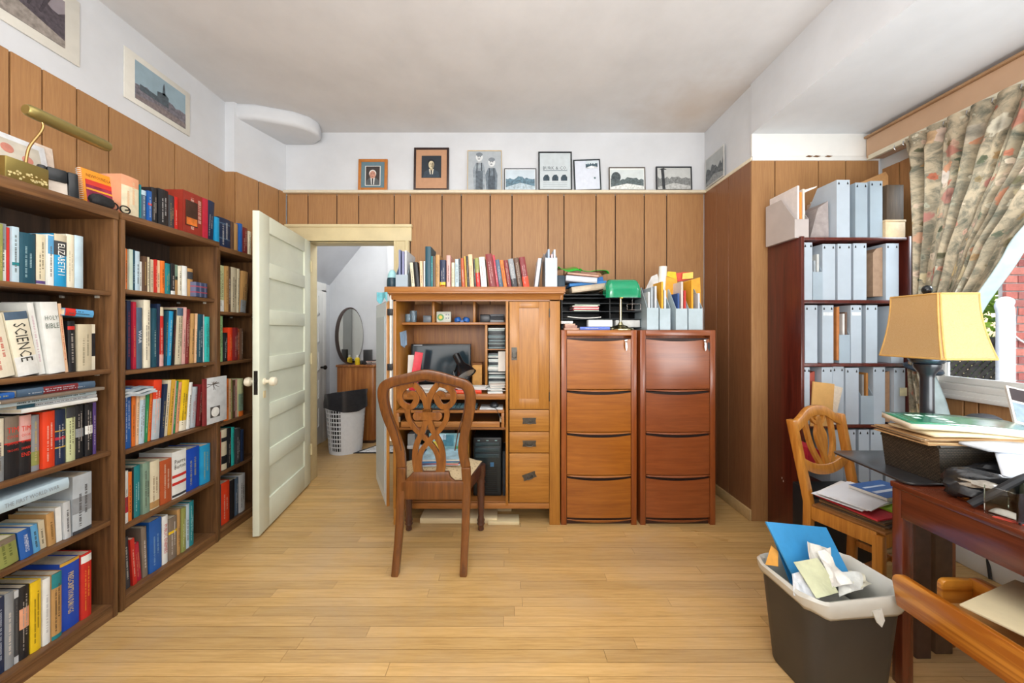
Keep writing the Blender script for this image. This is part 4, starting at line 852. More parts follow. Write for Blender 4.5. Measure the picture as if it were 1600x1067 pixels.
# keyboard and mouse
r = thing('keyboard', 'dark keyboard on the armoire pull-out tray', 'keyboard', (-.42, 2.44, .774))
MB().box(-.64, -.21, 2.385, 2.52, .774, .787).build('base', plain('#20262a', .4), r, bevel=.003)
mb = MB()
for j in range(5):
    for i in range(15): mb.box(-.632+i*.028, -.632+i*.028+.022, 2.392+j*.025, 2.392+j*.025+.019, .786, .793+j*.001)
mb.build('keys', plain('#4f7078', .4, var=.3, scale=60), r, kind='stuff')
tag(MB().box(-.195, -.04, 2.39, 2.54, .774, .781).build('mouse_pad', plain('#cfd4d6', .6), bevel=.002), 'white mouse pad on the right end of the keyboard tray', 'mouse pad')
r = thing('computer_mouse', 'dark computer mouse on the white mouse pad', 'mouse', (-.10, 2.45, .782))
MB().lathe([(.0, .0), (.028, 0), (.032, .008), (.028, .022), (.014, .03), (.001, .032)], 18, c=(-.10, 2.46, .782), sy=1.6).build('body', plain('#2a2e33', .3), r, smooth=True)
MB().tube(smoothpath([(-.10, 2.41, .79), (-.09, 2.375, .787), (-.08, 2.364, .785), (-.07, 2.360, .76), (-.05, 2.357, .72)], 4), .002, 6).build('cable', BLACK, r)
# printer and tower
r = thing('printer', 'grey and black printer in the lower left compartment of the armoire', 'printer', (-.5, 2.62, .152))
px0, px1 = X(637, 2.5), X(713, 2.5)
MB().box(px0, px1, 2.52, 2.80, .30, .50).build('body', plain('#23282c', .4), r, bevel=.008)
MB().box(px0-.005, px1+.005, 2.50, 2.80, .475, .50).build('paper_tray', plain('#c4cbcf', .35), r, bevel=.004)
MB().box(px0+.03, px1-.03, 2.62, 2.66, .50, .60).build('feeder', plain('#31383d', .4), r, bevel=.004)
MB().box(px0-.003, px0+.05, 2.505, 2.6, .50, .58).build('side_cover', plain('#9aa6ad', .35), r, bevel=.004)
MB().box(px0+.01, px1-.01, 2.53, 2.80, .152, .30).build('stand', plain('#16181a', .6), r)
r = thing('computer_tower', 'black computer tower in the lower right compartment of the armoire', 'computer', (X(761, 2.5), 2.64, .152))
tx0, tx1 = X(739, 2.48), X(784, 2.48); tz = Z(684, 2.48)
MB().box(tx0, tx1, 2.49, 2.84, .152, tz).build('case', plain('#13191c', .4), r, bevel=.01)
MB().box(tx0+.006, tx1-.006, 2.484, 2.492, .17, tz-.06).build('front_panel', plain('#1b272b', .3, var=.2), r, bevel=.004)
for zz in (tz-.045, tz-.085, tz-.125): MB().box(tx0+.018, tx1-.018, 2.480, 2.486, zz-.013, zz+.012).build('drive_bay', plain('#2c4148', .3), r, bevel=.002)
mb = MB()
for k in range(14): mb.box(tx0+.03, tx1-.03, 2.481, 2.485, .185+k*.014, .191+k*.014)
mb.build('vent_slots', plain('#0c1012', .5), r, kind='stuff')
for xx in (tx0+.04, (tx0+tx1)/2, tx1-.04): MB().box(xx-.008, xx+.008, 2.479, 2.481, tz-.022, tz-.016).build('light_strip', plain('#8fb4b8', .3), r)
MB().box((tx0+tx1)/2+.02, (tx0+tx1)/2+.045, 2.4805, 2.4835, .36, .39).build('badge', plain('#3a6f9a', .3), r)
tag(MB().box(tx1+.006, -.024, 2.5, 2.7, .152, .46).build('box_file', plain('#27313a', .5, var=.5, scale=40)), 'dark speckled box squeezed right of the computer tower', 'box')
# boards pushed under the armoire
for k, (xa, xb, da, db, h_, c) in enumerate(((-.60, -.08, 2.42, 2.56, .035, '#d8c49a'), (-.42, .02, 2.58, 2.70, .075, '#b59c70'), (-.14, .07, 2.40, 2.50, .022, '#e0cda0'))):
    tag(MB().box(xa, xb, da, db, .0, h_).build('plank_offcut', wood('offcut'+str(k), c, '#e6d5ac', 'X', 60, .6, 0, .04), bevel=.002), ['wide pale board lying under the armoire behind the chair', 'taller tan board at the back under the armoire', 'short pale board lying in front under the armoire'][k], 'board')
blob('dark_bag', 'dark bag pushed under the left end of the armoire', 'bag', (-.66, 2.66, .0), .06, .09, .05, plain('#1c2226', .7), .2, 8)

# ================================================================ FILING CABINETS
def filing_cabinet(label, x0, x1, wood_f, wood_z, keys):
    y0, y1, zt = 2.40, 2.96, 1.306; cx = (x0+x1)/2
    r = thing('filing_cabinet', label, 'filing cabinet', (cx, 2.68, 0), 0, 'cherry filing cabinets')
    sw = .036
    body = MB().box(x0, x0+sw, y0, y1, 0, zt).box(x1-sw, x1, y0, y1, 0, zt).box(x0+sw, x1-sw, y0+.05, y1, .02, zt-.03)
    body.build('carcass', wood_z, r, bevel=.003)
    MB().box(x0+sw, x1-sw, y0-.004, y1, zt-.038, zt).build('top_rail', wood_f, r, bevel=.003)
    zb = [.03, .335, .622, .907, 1.198]; zs = [(.047, .318), (.334, .604), (.621, .892), (.908, 1.262)]
    zs = [(.050, .318), (.336, .604), (.622, .890), (.908, 1.252)]
    edges = [(.05, .318), (.338, .606), (.626, .892), (.912, 1.250)]
    xa, xb = x0+sw+.003, x1-sw-.003
    for k, (za, zc) in enumerate(edges):
        # bowed front: a shallow curved panel with a scooped finger grip along its top
        nx = 14
        def fr(u, v, za=za, zc=zc):
            xx = xa+(xb-xa)*u; s_ = 1-(2*u-1)**2
            zz = za+(zc-za-.004-.016*s_)*v
            return (xx, y0+.004-.010*s_*(1-.25*v), zz)
        q = MB().grid(fr, nx, 4)
        d_ = q.build('drawer', wood_f, r, smooth=True)
        MB().box(xa, xb, y0+.012, y0+.045, za, zc).build('drawer_box', plain('#2b150b', .6), d_)
        lip = MB()
        lip.grid(lambda u, v, zc=zc: (xa+(xb-xa)*u, y0-.004-.012*(1-(2*u-1)**2)+.014*v, zc+.016-.0*v-(.012*(1-v))*(.3+.7*(1-(2*u-1)**2))), nx, 2)
        lip.grid(lambda u, v, zc=zc: (xa+(xb-xa)*u, y0-.004-.012*(1-(2*u-1)**2)+.012*v, zc+.016-.012*(.3+.7*(1-(2*u-1)**2))+.0*v), nx, 1)
        if k < 3: lip.build('finger_grip', wood_f, d_, smooth=True, solid=.003)
    pl = MB().grid(lambda u, v: (xa+(xb-xa)*u, y0-.004-.012*(1-(2*u-1)**2)*(1-v), .04-.022*v*(1-(2*u-1)**2)), 14, 3)
    pl.build('plinth', wood_f, r, smooth=True, solid=.003)
    MB().box(xa, xb, y0+.02, y0+.05, 0, .045).build('kick_board', plain('#3a1d10', .6), r)
    lx = x1-.075
    MB().lathe([(.009, 0), (.009, .006), (.004, .008)], 12, M=Matrix.Translation((lx, y0-.006, 1.235)) @ Matrix.Rotation(PI/2, 4, 'X')).build('lock', CHROME, r)
    for k in range(keys): MB().prism([(lx-.006+.02*k, 1.225), (lx+.006+.02*k, 1.222), (lx+.008+.02*k, 1.19), (lx+.002+.022*k, 1.165), (lx-.005+.02*k, 1.19)], y0-.014-.003*k, y0-.011-.003*k, 'Y').build('key', CHROME if k == 0 else BLACK, r)
    return r
filing_cabinet('golden cherry four-drawer filing cabinet with green lamp on top', X(877), X(995), CHERRY, CHERRY_Z, 1)
filing_cabinet('reddish cherry four-drawer filing cabinet holding clear magazine files', X(1000.5), X(1118), CHERRY_R, CHERRY_RZ, 2)
MB_ = MB().box(X(1118)+.01, X(1118)+.03, 2.5, 2.98, 0, 1.2)
tag(MB_.build('folded_panel', plain('#191512', .6)), 'dark folded panel stored between the right filing cabinet and wall', 'panel')

# ---- on the golden cabinet
ZF = 1.307
r = thing('letter_tray', 'black tiered letter tray at the back of the golden filing cabinet', 'letter tray', (X(940, 2.6), 2.72, ZF))
la, lm, lb_ = X(878, 2.55), X(953, 2.55), X(1004, 2.55)
for xx in (la, lm, lb_): MB().box(xx-.003, xx+.003, 2.55, 2.85, ZF, ZF+.30).build('side', BLACK, r)
for yy in (512, 499, 487, 474.5, 466, 461): MB().box(la, lb_, 2.552, 2.85, Z(yy, 2.55), Z(yy, 2.55)+.004).build('tray', plain('#20262b', .4), r)
MB().box(la, lb_, 2.845, 2.85, ZF, ZF+.30).build('back', BLACK, r)
def bnd(label, x0, y0, x1, y1, th, d, dep, col, name='binder', cat='binder', endcol=None, z=None):
    a = P(x0, y0, d); b = P(x1, y1, d); L = math.hypot(b[0]-a[0], b[2]-a[2]); an = -math.atan2(b[2]-a[2], b[0]-a[0])
    r = thing(name, label, cat, (a[0], d, a[2]), 0, ry=an)
    MB().box(0, L, 0, dep, 0, th).build('cover', plain(col, .5, var=.05), r, world=False, bevel=.003)
    MB().box(.004, L-.004, -.001, .0, th*.25, th*.75).build('edge', plain(endcol or col, .6), r, world=False)
    return r
bnd('tan grey lever binder tilted on top of the letter tray', 894, 457.5, 948, 451, .042, 2.54, .24, '#b4a48e', endcol='#c2b49e')
bnd('blue folder wedged between the two tilted binders', 890, 447.5, 948, 443, .022, 2.57, .2, '#2f7cc0', name='folder', cat='folder')
bnd('pale grey binder tilted above the blue folder', 884, 438.5, 933, 442.5, .04, 2.54, .24, '#b9bcc4', endcol='#cfd0d6')
bnd('second blue folder sticking out right of the pale grey binder', 932, 444, 944, 441, .045, 2.58, .18, '#2563a8', name='folder', cat='folder')
bnd('reddish brown folder lying on the pale grey binder', 886, 428.5, 936, 433.5, .02, 2.56, .22, '#9a6a55', name='folder', cat='folder', endcol='#c7a08c')
bnd('pinkish card folder just under the green plastic folder', 893, 424.5, 932, 429, .016, 2.58, .2, '#b98a76', name='folder', cat='folder')
gp = [(872, 415), (880, 413), (892, 411), (901, 409.5), (906, 411), (908, 417), (914, 419), (922, 419.5), (930, 418), (940, 417.5), (948, 418.5), (951, 423)]
mb = MB()
sm = smoothpath(gp, 3)
mb.grid(lambda u_, v_: (lambda q: (P(q[0], q[1], 2.56)[0]+.01*v_, 2.54+.24*v_, P(q[0], q[1], 2.56)[2]-(.062 if u_ < .42 else .024)*(1-v_)**1.6*min(1, u_*6+.15)))(sm[min(len(sm)-1, int(round(u_*(len(sm)-1))))]), len(sm)-1, 4)
tag(mb.build('plastic_folder', plain('#1fa32a', .25, var=.08), smooth=True, solid=.003), 'bright green curled plastic folder topping the letter tray pile', 'folder')
sheets('red-striped envelopes in the middle slot of the letter tray', X(916, 2.56), 2.64, Z(486.5, 2.55)+.003, .18, .16, .047, .0, ['#b7c7b4', '#c23a4a', '#d5d5cc', '#cf5560', '#dcdcd2'], 6, 12, 'envelopes', 'envelopes', dx=.003)
tag(MB().grid(lambda u_, v_: (X(887, 2.56)+.24*u_, 2.565+.2*v_, Z(499, 2.56)+.020-.010*math.sin(PI*u_*.9)), 12, 3).build('bowed_sheet', PAPER, solid=.006), 'white bowed paper sheaf in the lowest left slot of the tray', 'papers')
tag(MB().box(X(962, 2.56), X(1000, 2.56), 2.56, 2.76, Z(511, 2.56), Z(500, 2.56)).build('envelope_box', plain('#d6d6d2', .5), bevel=.002), 'white envelope box in the lowest right slot behind the green lamp', 'box')
r = thing('wire_holder', 'small wire frame in the right column of the letter tray', 'wire holder', (X(990, 2.53), 2.53, Z(487, 2.53)))
fr_ = MB(); za, zb_ = Z(484, 2.53), Z(475, 2.53)
for q in (([X(980, 2.53), X(1002, 2.53)], za), ([X(980, 2.53), X(1002, 2.53)], zb_)): fr_.tube([(q[0][0], 2.53, q[1]), (q[0][1], 2.53, q[1])], .0022, 6)
for xx in (980, 988, 1001): fr_.tube([(X(xx, 2.53), 2.53, za), (X(xx, 2.53), 2.53, zb_ if xx != 988 else Z(466, 2.53))], .0022, 6)
fr_.build('wire', CHROME, r)
book('blue book lying at the front of the golden filing cabinet', (X(930, 2.42), 2.425, ZF), .02, .02, X(953, 2.42)-X(906, 2.42), .1, '#5f78c8', flat=True)
tag(MB().box(X(920, 2.44), X(959, 2.44)-.006, 2.45, 2.51, ZF+.022, ZF+.068).build('card_carton', plain('#dfe3dc', .5), bevel=.002), 'white carton standing on the blue book beside the green lamp', 'carton')
r = thing('index_box', 'pink-brown little boxes at the left front corner of the golden cabinet', 'boxes', (X(889, 2.43), 2.45, ZF))
for k, (a, b, h0, h1, c) in enumerate(((882, 905, 0, .012, '#c09a84'), (883, 902, .012, .03, '#a88070'), (883, 899, .03, .042, '#c9a590'))): MB().box(X(a, 2.43), X(b, 2.43), 2.43, 2.5, ZF+h0, ZF+h1).build('box', plain(c, .6), r, bevel=.001)
tag(MB().box(X(877, 2.43), X(895, 2.43), 2.43, 2.49, ZF+.043, ZF+.06).build('matchbox', plain('#d9d5d0', .5, var=.5, scale=120)), 'small white and red printed box on the pink-brown boxes', 'box')
# banker's lamp
r = thing('bankers_lamp', "brass banker's lamp with green glass shade on the golden cabinet", 'lamp', (X(971, 2.44), 2.47, ZF))
cx = X(971, 2.45)
MB().lathe([(.09, 0), (.09, .006), (.078, .012), (.055, .018), (.045, .028), (.02, .034), (.012, .05), (.010, .055)], 28, c=(cx, 2.47, ZF)).build('base', plain('#b8b08a', .25, metal=1, var=.05), r, smooth=True)
MB().lathe([(.0085, .05), (.0085, .27)], 14, c=(cx, 2.47, ZF)).build('stem', plain('#bdb69a', .25, metal=1, var=.05), r, smooth=True)
GRN = plain('#0c8a5e', .12, var=.05, coat=.6)
sx0, sx1 = X(946, 2.43), X(1000, 2.43); zc = Z(452, 2.43); Lh = sx1-sx0
def shade(u_, v_):
    a = math.radians(-20+200*v_); e = 1-max(0, (abs(2*u_-1)-.72)/.28)**2*.35
    rad = .072*e
    return (sx0+Lh*u_, 2.455-rad*math.cos(a)*.9, zc-.058+.128*(max(0, math.sin(a)+.34)/1.34)**.75*e)
mb = MB().grid(shade, 20, 16)
for uu in (0, 1): mb.add([shade(uu, j/16) for j in range(17)], [tuple(range(17))])
mb.build('shade', GRN, r, smooth=True)
MB().box(cx-.012, cx+.012, 2.45, 2.48, zc-.06, zc-.04).build('socket', BRASS, r, bevel=.003)
MB().tube([(sx1-.006, 2.47, zc-.005), (sx1+.02, 2.47, zc+.002)], .004, 8).build('finial', BRASS, r)
# ---- magazine files on the reddish cabinet
CLR = plain('#b3c4cb', .15, var=.08, scale=10)
def low_file(label, xa, xb, hh, cont, d=2.45, mat=CLR, rz=PI):
    cx = X((xa+xb)/2, d); w_ = X(xb, d)-X(xa, d)
    return mag_file(label, cx, d+.24, ZF+.001, w_, hh, .24, rz, mat, front=.5, holes=False, contents=cont)
low_file('clear magazine file at the left front of the reddish cabinet', 1011, 1029, .30, [('#c9ccce', .30, .004), ('#aab4ba', .29, .03), ('#d5d8d8', .26, .05)])
low_file('second clear magazine file, beside the white paper tube', 1031, 1047.5, .29, [('#cfd6da', .27, .02), ('#e0a52e', .33, .04)])
low_file('third clear magazine file, with red and blue folders', 1056, 1074, .29, [('#c23530', .27, .0), ('#d9c8c0', .33, .02), ('#33538f', .25, .045)])
low_file('fourth clear magazine file, rightmost on the reddish cabinet', 1076, 1098, .29, [('#c9cfd8', .25, .01), ('#e0a128', .34, .055)])
tag(MB().lathe([(.025, 0), (.028, .44), (.024, .44), (.02, .01)], 20, M=Matrix.Translation((X(1028.5, 2.62), 2.60, ZF+.02)) @ Matrix.Rotation(.06, 4, 'Y')).build('paper_tube', PAPER, smooth=True), 'white rolled paper tube standing in the clear magazine files', 'paper tube')
def panel(name, label, cat, pts, d, th, mat, dtop=0):
    """flat card standing at depth d whose outline is given in photo readings"""
    vs = [P(x, y, d) for x, y in pts]; zlo = min(v[2] for v in vs); zhi = max(v[2] for v in vs)
    q = MB(); f = [(v[0], d+dtop*(v[2]-zlo)/(zhi-zlo), v[2]) for v in vs]; n_ = len(f)
    q.add(f+[(a_, b_+th, c_) for a_, b_, c_ in f], [tuple(range(n_)), tuple(range(n_, 2*n_))[::-1]]+[(i, (i+1) % n_, n_+(i+1) % n_, n_+i) for i in range(n_)])
    return tag(q.build(name, mat), label, cat)
panel('envelope', 'orange envelope slanting in the second clear magazine file', 'envelope', [(1034, 448), (1041, 432), (1058, 437), (1058, 448), (1047, 478), (1044, 478)], 2.58, .006, plain('#e2a12e', .6))
panel('leaflet', 'yellow leaflet peeking out above the orange envelope', 'leaflet', [(1041, 431), (1043, 424), (1056, 425), (1058, 437)], 2.61, .004, plain('#e8c02a', .6))
panel('leaflet', 'red and yellow leaflet at the back of the third clear file', 'leaflet', [(1056, 427), (1068, 425), (1082, 425), (1082, 436), (1058, 440)], 2.63, .004, plain('#cf4a38', .6))
panel('leaflet', 'pale yellow printed slip over the third clear file', 'leaflet', [(1067, 427), (1083, 425), (1083, 435), (1066, 436)], 2.615, .004, plain('#e6c860', .6))
panel('envelope', 'big orange envelope standing in the rightmost clear file', 'envelope', [(1067, 441), (1094, 433), (1095.5, 478), (1078, 478)], 2.60, .006, plain('#dfa22f', .6))
panel('paper_sheet', 'grey curled sheet fanning out of the first clear file', 'paper', [(1009, 451), (1018, 432), (1027, 428), (1030, 440), (1029, 478), (1012, 478)], 2.60, .004, plain('#c6c4c0', .7))

# ================================================================ CHAIR AT THE ARMOIRE
def cz(x, y): return ((x-293)/919, H-(y+166.3)/919)      # plane of the chair back, metres about its middle line
ch = thing('dining_chair', 'brown carved chair with pierced ribbon back facing the armoire', 'chair', (-.437, 2.05, 0))
def dep(z):   # the back leans towards the camera above the seat, rear legs rake back below
    return (1.985-.075*max(0, (.45-z)/.45)**1.3) if z < .45 else (1.985-.10*((z-.45)/.64)**1.2)
C0 = -.437
def wr_(pts): return [(C0+cz(x, y)[0], cz(x, y)[1]) for x, y in pts]
for sg in (1, -1):
    lp = [(139, 1030), (146, 860), (149, 700), (151, 600), (153, 520)] if sg == 1 else [(473, 1030), (477, 860), (480, 700), (480, 600), (478, 520)]
    path = smoothpath(wr_(lp), 4); n_ = len(path); MB().ribbon(path, [.038+.012*i/(n_-1) for i in range(n_)], -.02, .02, dep).build('leg', CHAIRW, ch, bevel=.006)
L_ = [(153, 522), (151, 470), (146, 420), (120, 330), (97, 260), (83, 190), (80, 135), (95, 100), (140, 80), (215, 62), (290, 46)]
R_ = [(290, 46), (362, 58), (438, 82), (484, 98), (505, 135), (507, 190), (495, 260), (478, 330), (464, 420), (468, 470), (478, 522)]
pth = smoothpath(wr_(L_+R_[1:]), 5); n_ = len(pth)
MB().ribbon(pth, [.050+.006*math.sin(PI*i/(n_-1)) for i in range(n_)], -.017, .017, dep).build('back_frame', CHAIRW, ch, bevel=.008)
pin = smoothpath([(a, b) for a, b in wr_([(160, 430), (141, 330), (118, 255), (105, 190), (104, 140), (125, 108), (200, 88), (290, 72)])], 4)
MB().ribbon(pin, .006, -.0185, -.016, dep).build('carved_bead', CHAIRD, ch)
MB().ribbon([(2*C0-a, b) for a, b in pin], .006, -.0185, -.016, dep).build('carved_bead', CHAIRD, ch)
# pierced splat: mirrored ribbon strokes
sp = MB()
def stroke(pts, w_=.023):
    w_ *= 1.32
    for sg in (1, -1):
        q = smoothpath([(C0+sg*((x-293)/919), H-(y+166.3)/919) for x, y in pts], 5)
        sp.ribbon(q, w_, -.010, .010, dep)
# readings of the enlarged back, left half
def z5(x, y): return ((x/5.336+580-570)*3.1375, (y/5.336+500-570)*3.1375)
def zz(l): return [z5(x, y) for x, y in l]
mid = z5(447, 0)[0]
def cen(l): return [(x-mid+293, y) for x, y in zz(l)]
stroke(cen([(345, 528), (385, 575), (418, 635), (438, 690), (445, 750)]), .024)
stroke(cen([(345, 528), (285, 545), (240, 582), (222, 630), (232, 680), (268, 716), (318, 722), (350, 690), (362, 645), (345, 614), (315, 618), (312, 640)]), .024)
stroke(cen([(300, 712), (282, 765), (290, 830), (330, 905), (390, 970), (450, 1035), (505, 1110), (530, 1200), (528, 1280), (500, 1340), (450, 1360)]), .021)
stroke(cen([(445, 790), (428, 860), (400, 945), (352, 1040), (330, 1140), (330, 1250), (352, 1350), (380, 1380)]), .023)
stroke(cen([(447, 800), (405, 806), (372, 806)]), .034)
for sg in (1, -1):
    kx, kz = z5(447-85, 806); kx = C0+sg*(kx-mid)/919; kz = H-(kz+166.3)/919
    sp.prism([(kx+.024*math.cos(q*PI/8), kz+.024*math.sin(q*PI/8)) for q in range(16)], dep(kz)-.0101, dep(kz)+.0101, 'Y')
stroke(cen([(447, 740), (447, 850)]), .036)
stroke(cen([(240, 556), (215, 540)]), .026)
sp.build('splat', CHAIR_S, ch, bevel=.003, seg=1)
dsh = H-(545+166.3)/919
bs = MB(); bs.prism([(C0-.088, dsh), (C0+.108, dsh), (C0+.115, dsh-.03), (C0+.165, dsh-.075), (C0-.165, dsh-.075), (C0-.115, dsh-.03)], 1.965, 1.992, 'Y'); bs.build('splat_shoe', CHAIRW, ch, bevel=.004)
MB().box(C0-.155, C0+.19, 1.963, 1.99, .375, .475).build('seat_rail', CHAIRW, ch, bevel=.004)
for sg in (1, -1):
    xa, xb = C0+.01+sg*.17, C0+.02+sg*.235
    MB().prism([(xa-.012, 1.99), (xa+.012, 1.99), (xb+.012, 2.34), (xb-.012, 2.34)], .37, .44).build('seat_rail', CHAIRD, ch, bevel=.003)
    MB().lathe([(.012, 0), (.02, .006), (.018, .03), (.026, .045), (.022, .055), (.026, .068), (.021, .08), (.019, .1), (.021, .16), (.026, .28), (.023, .30), (.029, .315), (.024, .33), (.024, .345), (.030, .355), (.030, .43)], 18, c=(xb, 2.34, 0)).build('leg', CHAIRD, ch, smooth=True)
MB().box(C0-.22, C0+.26, 2.33, 2.355, .37, .44).build('seat_rail', CHAIRD, ch, bevel=.003)
m, nt, b = new_mat('patterned_seat_fabric')
v = objcoord(nt, rnd=False); vo = N(nt, 'ShaderNodeTexVoronoi'); vo.inputs['Scale'].default_value = 62; nt.links.new(v, vo.inputs['Vector']); f = noise(nt, v, 220, 2)
c = mix(nt, ramp(nt, vo.outputs['Distance'], [(.12, (1, 1, 1)), (.3, (0, 0, 0))]), srgb('#cdb78f'), srgb('#7d6a4c')); nt.links.new(c, b.inputs['Base Color']); b.inputs['Roughness'].default_value = .9; bump(nt, b, f, .4)
def cush(u_, v_):
    y_ = 1.99+.385*v_; hw = .175+.075*v_; e = min(1, 4*min(u_, 1-u_))**.6*min(1, 5*min(v_, 1-v_)+.05)**.6
    return (C0+.012+(2*u_-1)*hw, y_, .438+.065*e)
mb = MB().grid(cush, 18, 16); mb.add([cush(0, 0), cush(1, 0), cush(1, 1), cush(0, 1)], [(3, 2, 1, 0)])
mb.build('seat_cushion', m, ch, smooth=True)
# magazines on the seat
cols = ['#3f72b0', '#c23a3a', '#e0e0da', '#4f9a6a', '#c8c23a']
for k, (c1, nm) in enumerate((('#c9d4da', 'blue-white magazine at the bottom of the pile on the carved chair'), ('#d98a80', 'pink-edged magazine in the middle of the carved chair pile'), ('#4a82b4', 'blue magazine second from top on the carved chair'), ('#e2ded0', 'magazine with a yellow cover print topping the carved chair pile'))):
    r = thing('magazine', nm, 'magazine', (C0+.02+.006*k, 2.20, .507+k*.010), [.1, -.06, .12, .02][k])
    MB().box(-.12, .12, -.1, .09, 0, .009).build('pages', plain(c1, .5, var=.1), r, world=False)
    MB().box(-.12, .12, -.1, .09, .009, .0096).build('cover', plain(['#5a86b8', '#b8c8b0', '#3a5f8a', '#9fc0cf'][k], .35, var=.4, scale=16), r, world=False)
# one leaning at the back of the pile, printed with soft blocks
r = thing('magazine', 'colourful magazine propped upright at the front of the chair seat', 'magazine', (C0+.03, 2.31, .506), 0, rx=-.15)
MB().box(-.11, .13, 0, .006, 0, .13).build('cover', plain('#7fb0b8', .35, var=.4, scale=14), r, world=False)
for a, b_, c_, d_, cl in ((-.10, -.03, .02, .08, '#d9c24a'), (-.02, .05, .05, .12, '#3f7a8c'), (.06, .12, .01, .05, '#4aa070'), (-.09, .0, .09, .125, '#b9d2e0')): MB().box(a, b_, -.0008, 0, c_, d_).build('cover_print', plain(cl, .4, var=.3, scale=30), r, world=False)

# ================================================================ HALL
r = thing('laundry_hamper', 'white perforated plastic laundry hamper with black bag in the hall', 'hamper', (-1.775, 3.905, 0))
hx_, hy = -1.775, 3.905
def Hr(z): return .165+.035*z/.5
mb = MB(); nA = 40
mb.lathe([(Hr(0), 0), (Hr(.0), .035)], nA, c=(hx_, hy, 0))
mb.lathe([(Hr(.5), .47), (Hr(.5)+.006, .5), (Hr(.5), .5), (Hr(.5)-.005, .47)], nA, c=(hx_, hy, 0))
for k in range(nA):
    a = 2*PI*(k+.5)/nA; g = k % 10
    w_ = .0035 if g not in (2, 6) else .012
    def bar(z0, z1, wid):
        vs = []
        for z in (z0, z1):
            for da, dr_ in ((-wid/Hr(z), 0), (wid/Hr(z), 0), (wid/Hr(z), -.003), (-wid/Hr(z), -.003)): vs.append((hx_+(Hr(z)+dr_)*math.cos(a+da), hy+(Hr(z)+dr_)*math.sin(a+da), z))
        mb.add(vs, [(0, 1, 5, 4), (1, 2, 6, 5), (2, 3, 7, 6), (3, 0, 4, 7)])
    solid_ = 3.0 < (a % (2*PI)) - 2.05 or (4.85 < a < 5.6)
    bar(.03, .475, .0155 if solid_ else w_)
for z in [.035+.0445*i for i in range(1, 10)]: mb.lathe([(Hr(z), z-.006), (Hr(z), z+.006), (Hr(z)-.003, z+.006), (Hr(z)-.003, z-.006)], nA, c=(hx_, hy, 0))
mb.build('perforated_wall', plain('#dfe2e6', .4, var=.03), r)
MB().lathe([(.155, .02), (.185, .47)], 24, c=(hx_, hy, 0)).build('dark_lining', plain('#1e1f22', .8), r)
rr = random.Random(2)
bagp = []
mb = MB().grid(lambda u_, v_: (lambda a: (hx_+(Hr(.5)+.014+.008*math.sin(a*7+v_*3)+.012*v_*math.sin(a*3))*math.cos(a), hy+(Hr(.5)+.014+.008*math.sin(a*9)+.01*v_)*math.sin(a), .47+.02*math.sin(a*2)*(1-v_)+(.17+.035*math.sin(a+2.2))*v_))(2*PI*u_), 36, 6)
mb.grid(lambda u_, v_: (lambda a: (hx_+(.21-.07*v_+.008*math.sin(a*5))*math.cos(a), hy+(.21-.07*v_)*math.sin(a), .64+.035*math.sin(a+2.2)-.1*v_))(2*PI*u_), 36, 3)
mb.build('liner_bag', plain('#26262a', .35, var=.25), r, smooth=True)
r = thing('dresser', 'round-cornered veneer dresser behind the laundry hamper in the hall', 'dresser', (-1.72, 4.26, 0))
pl_ = [(-2.0, 4.17), (-1.60, 4.15), (-1.565, 4.155), (-1.55, 4.18), (-1.55, 4.385), (-2.0, 4.385)]
MB().prism(pl_, .03, .88, 'Z').build('body', DRESSER, r, bevel=.006)
MB().prism([(x_+(.01 if x_ > -1.9 else -.01), y_-(.012 if y_ < 4.3 else 0)) for x_, y_ in pl_], .88, .905).build('top', DRESSER, r, bevel=.006)
MB().prism(pl_, 0, .03).build('plinth', plain('#3a2412', .6), r)
for z in (.68, .42): MB().box(-1.551, -1.545, 4.19, 4.37, z-.003, z+.003).build('drawer_gap', BLACK, r)
MB().box(-1.55, -1.51, 4.23, 4.27, .735, .76).build('drawer_knob', plain('#d8d2c0', .4), r, bevel=.006)
r = thing('oval_mirror', 'tilted oval mirror with thin dark rim standing on the hall dresser', 'mirror', (-1.85, 4.18, .908), 1.25)
MM = Matrix.Translation((0, 0, .335)) @ Matrix.Rotation(PI/2, 4, 'X')
MB().lathe([(.20, -.03), (.205, -.01), (.205, .012), (.196, .016)], 40, M=MM @ Matrix.Diagonal((1, 1.62, 1, 1))).build('rim', plain('#3b2d28', .4), r, world=False, smooth=True)
mm, nt, b = new_mat('mirror_glass'); b.inputs['Metallic'].default_value = 1; b.inputs['Roughness'].default_value = .03; b.inputs['Base Color'].default_value = (.72, .72, .66, 1)
MB().lathe([(.194, .0165), (.194, .0175)], 40, M=MM @ Matrix.Diagonal((1, 1.62, 1, 1))).build('glass', mm, r, world=False)
tag(MB().box(-1.70, -1.60, 4.18, 4.21, .906, 1.08).build('cosmetics_box', plain('#2a2a2c', .4), bevel=.003), 'black upright cosmetics box on the hall dresser', 'box')
r = thing('spray_bottle', 'yellow bottle with pale cap on the hall dresser', 'bottle', (-1.77, 4.19, .906))
MB().lathe([(.026, 0), (.028, .006), (.028, .07), (.015, .085)], 14, c=(-1.77, 4.19, .906)).build('body', plain('#e0c21e', .4), r, smooth=True)
MB().lathe([(.013, .085), (.013, .11)], 12, c=(-1.77, 4.19, .906)).build('cap', WHITE, r, smooth=True)
blob('hairbrush', 'dark hairbrush and tangle lying at left on the hall dresser', 'hairbrush', (-1.745, 4.235, .906), .04, .03, .022, plain('#222224', .6), .3, 5)
sheets('jumble of pale papers at the right end of the hall dresser', -1.62, 4.24, .906, .1, .12, .05, .3, ['#d8cfc4', '#c9a79c', '#3a3a3c', '#e0dcd2'], 7, 8)
r = thing('floor_mat', 'black-bordered white patterned mat on the hall floor', 'rug', (-1.40, 3.90, 0))
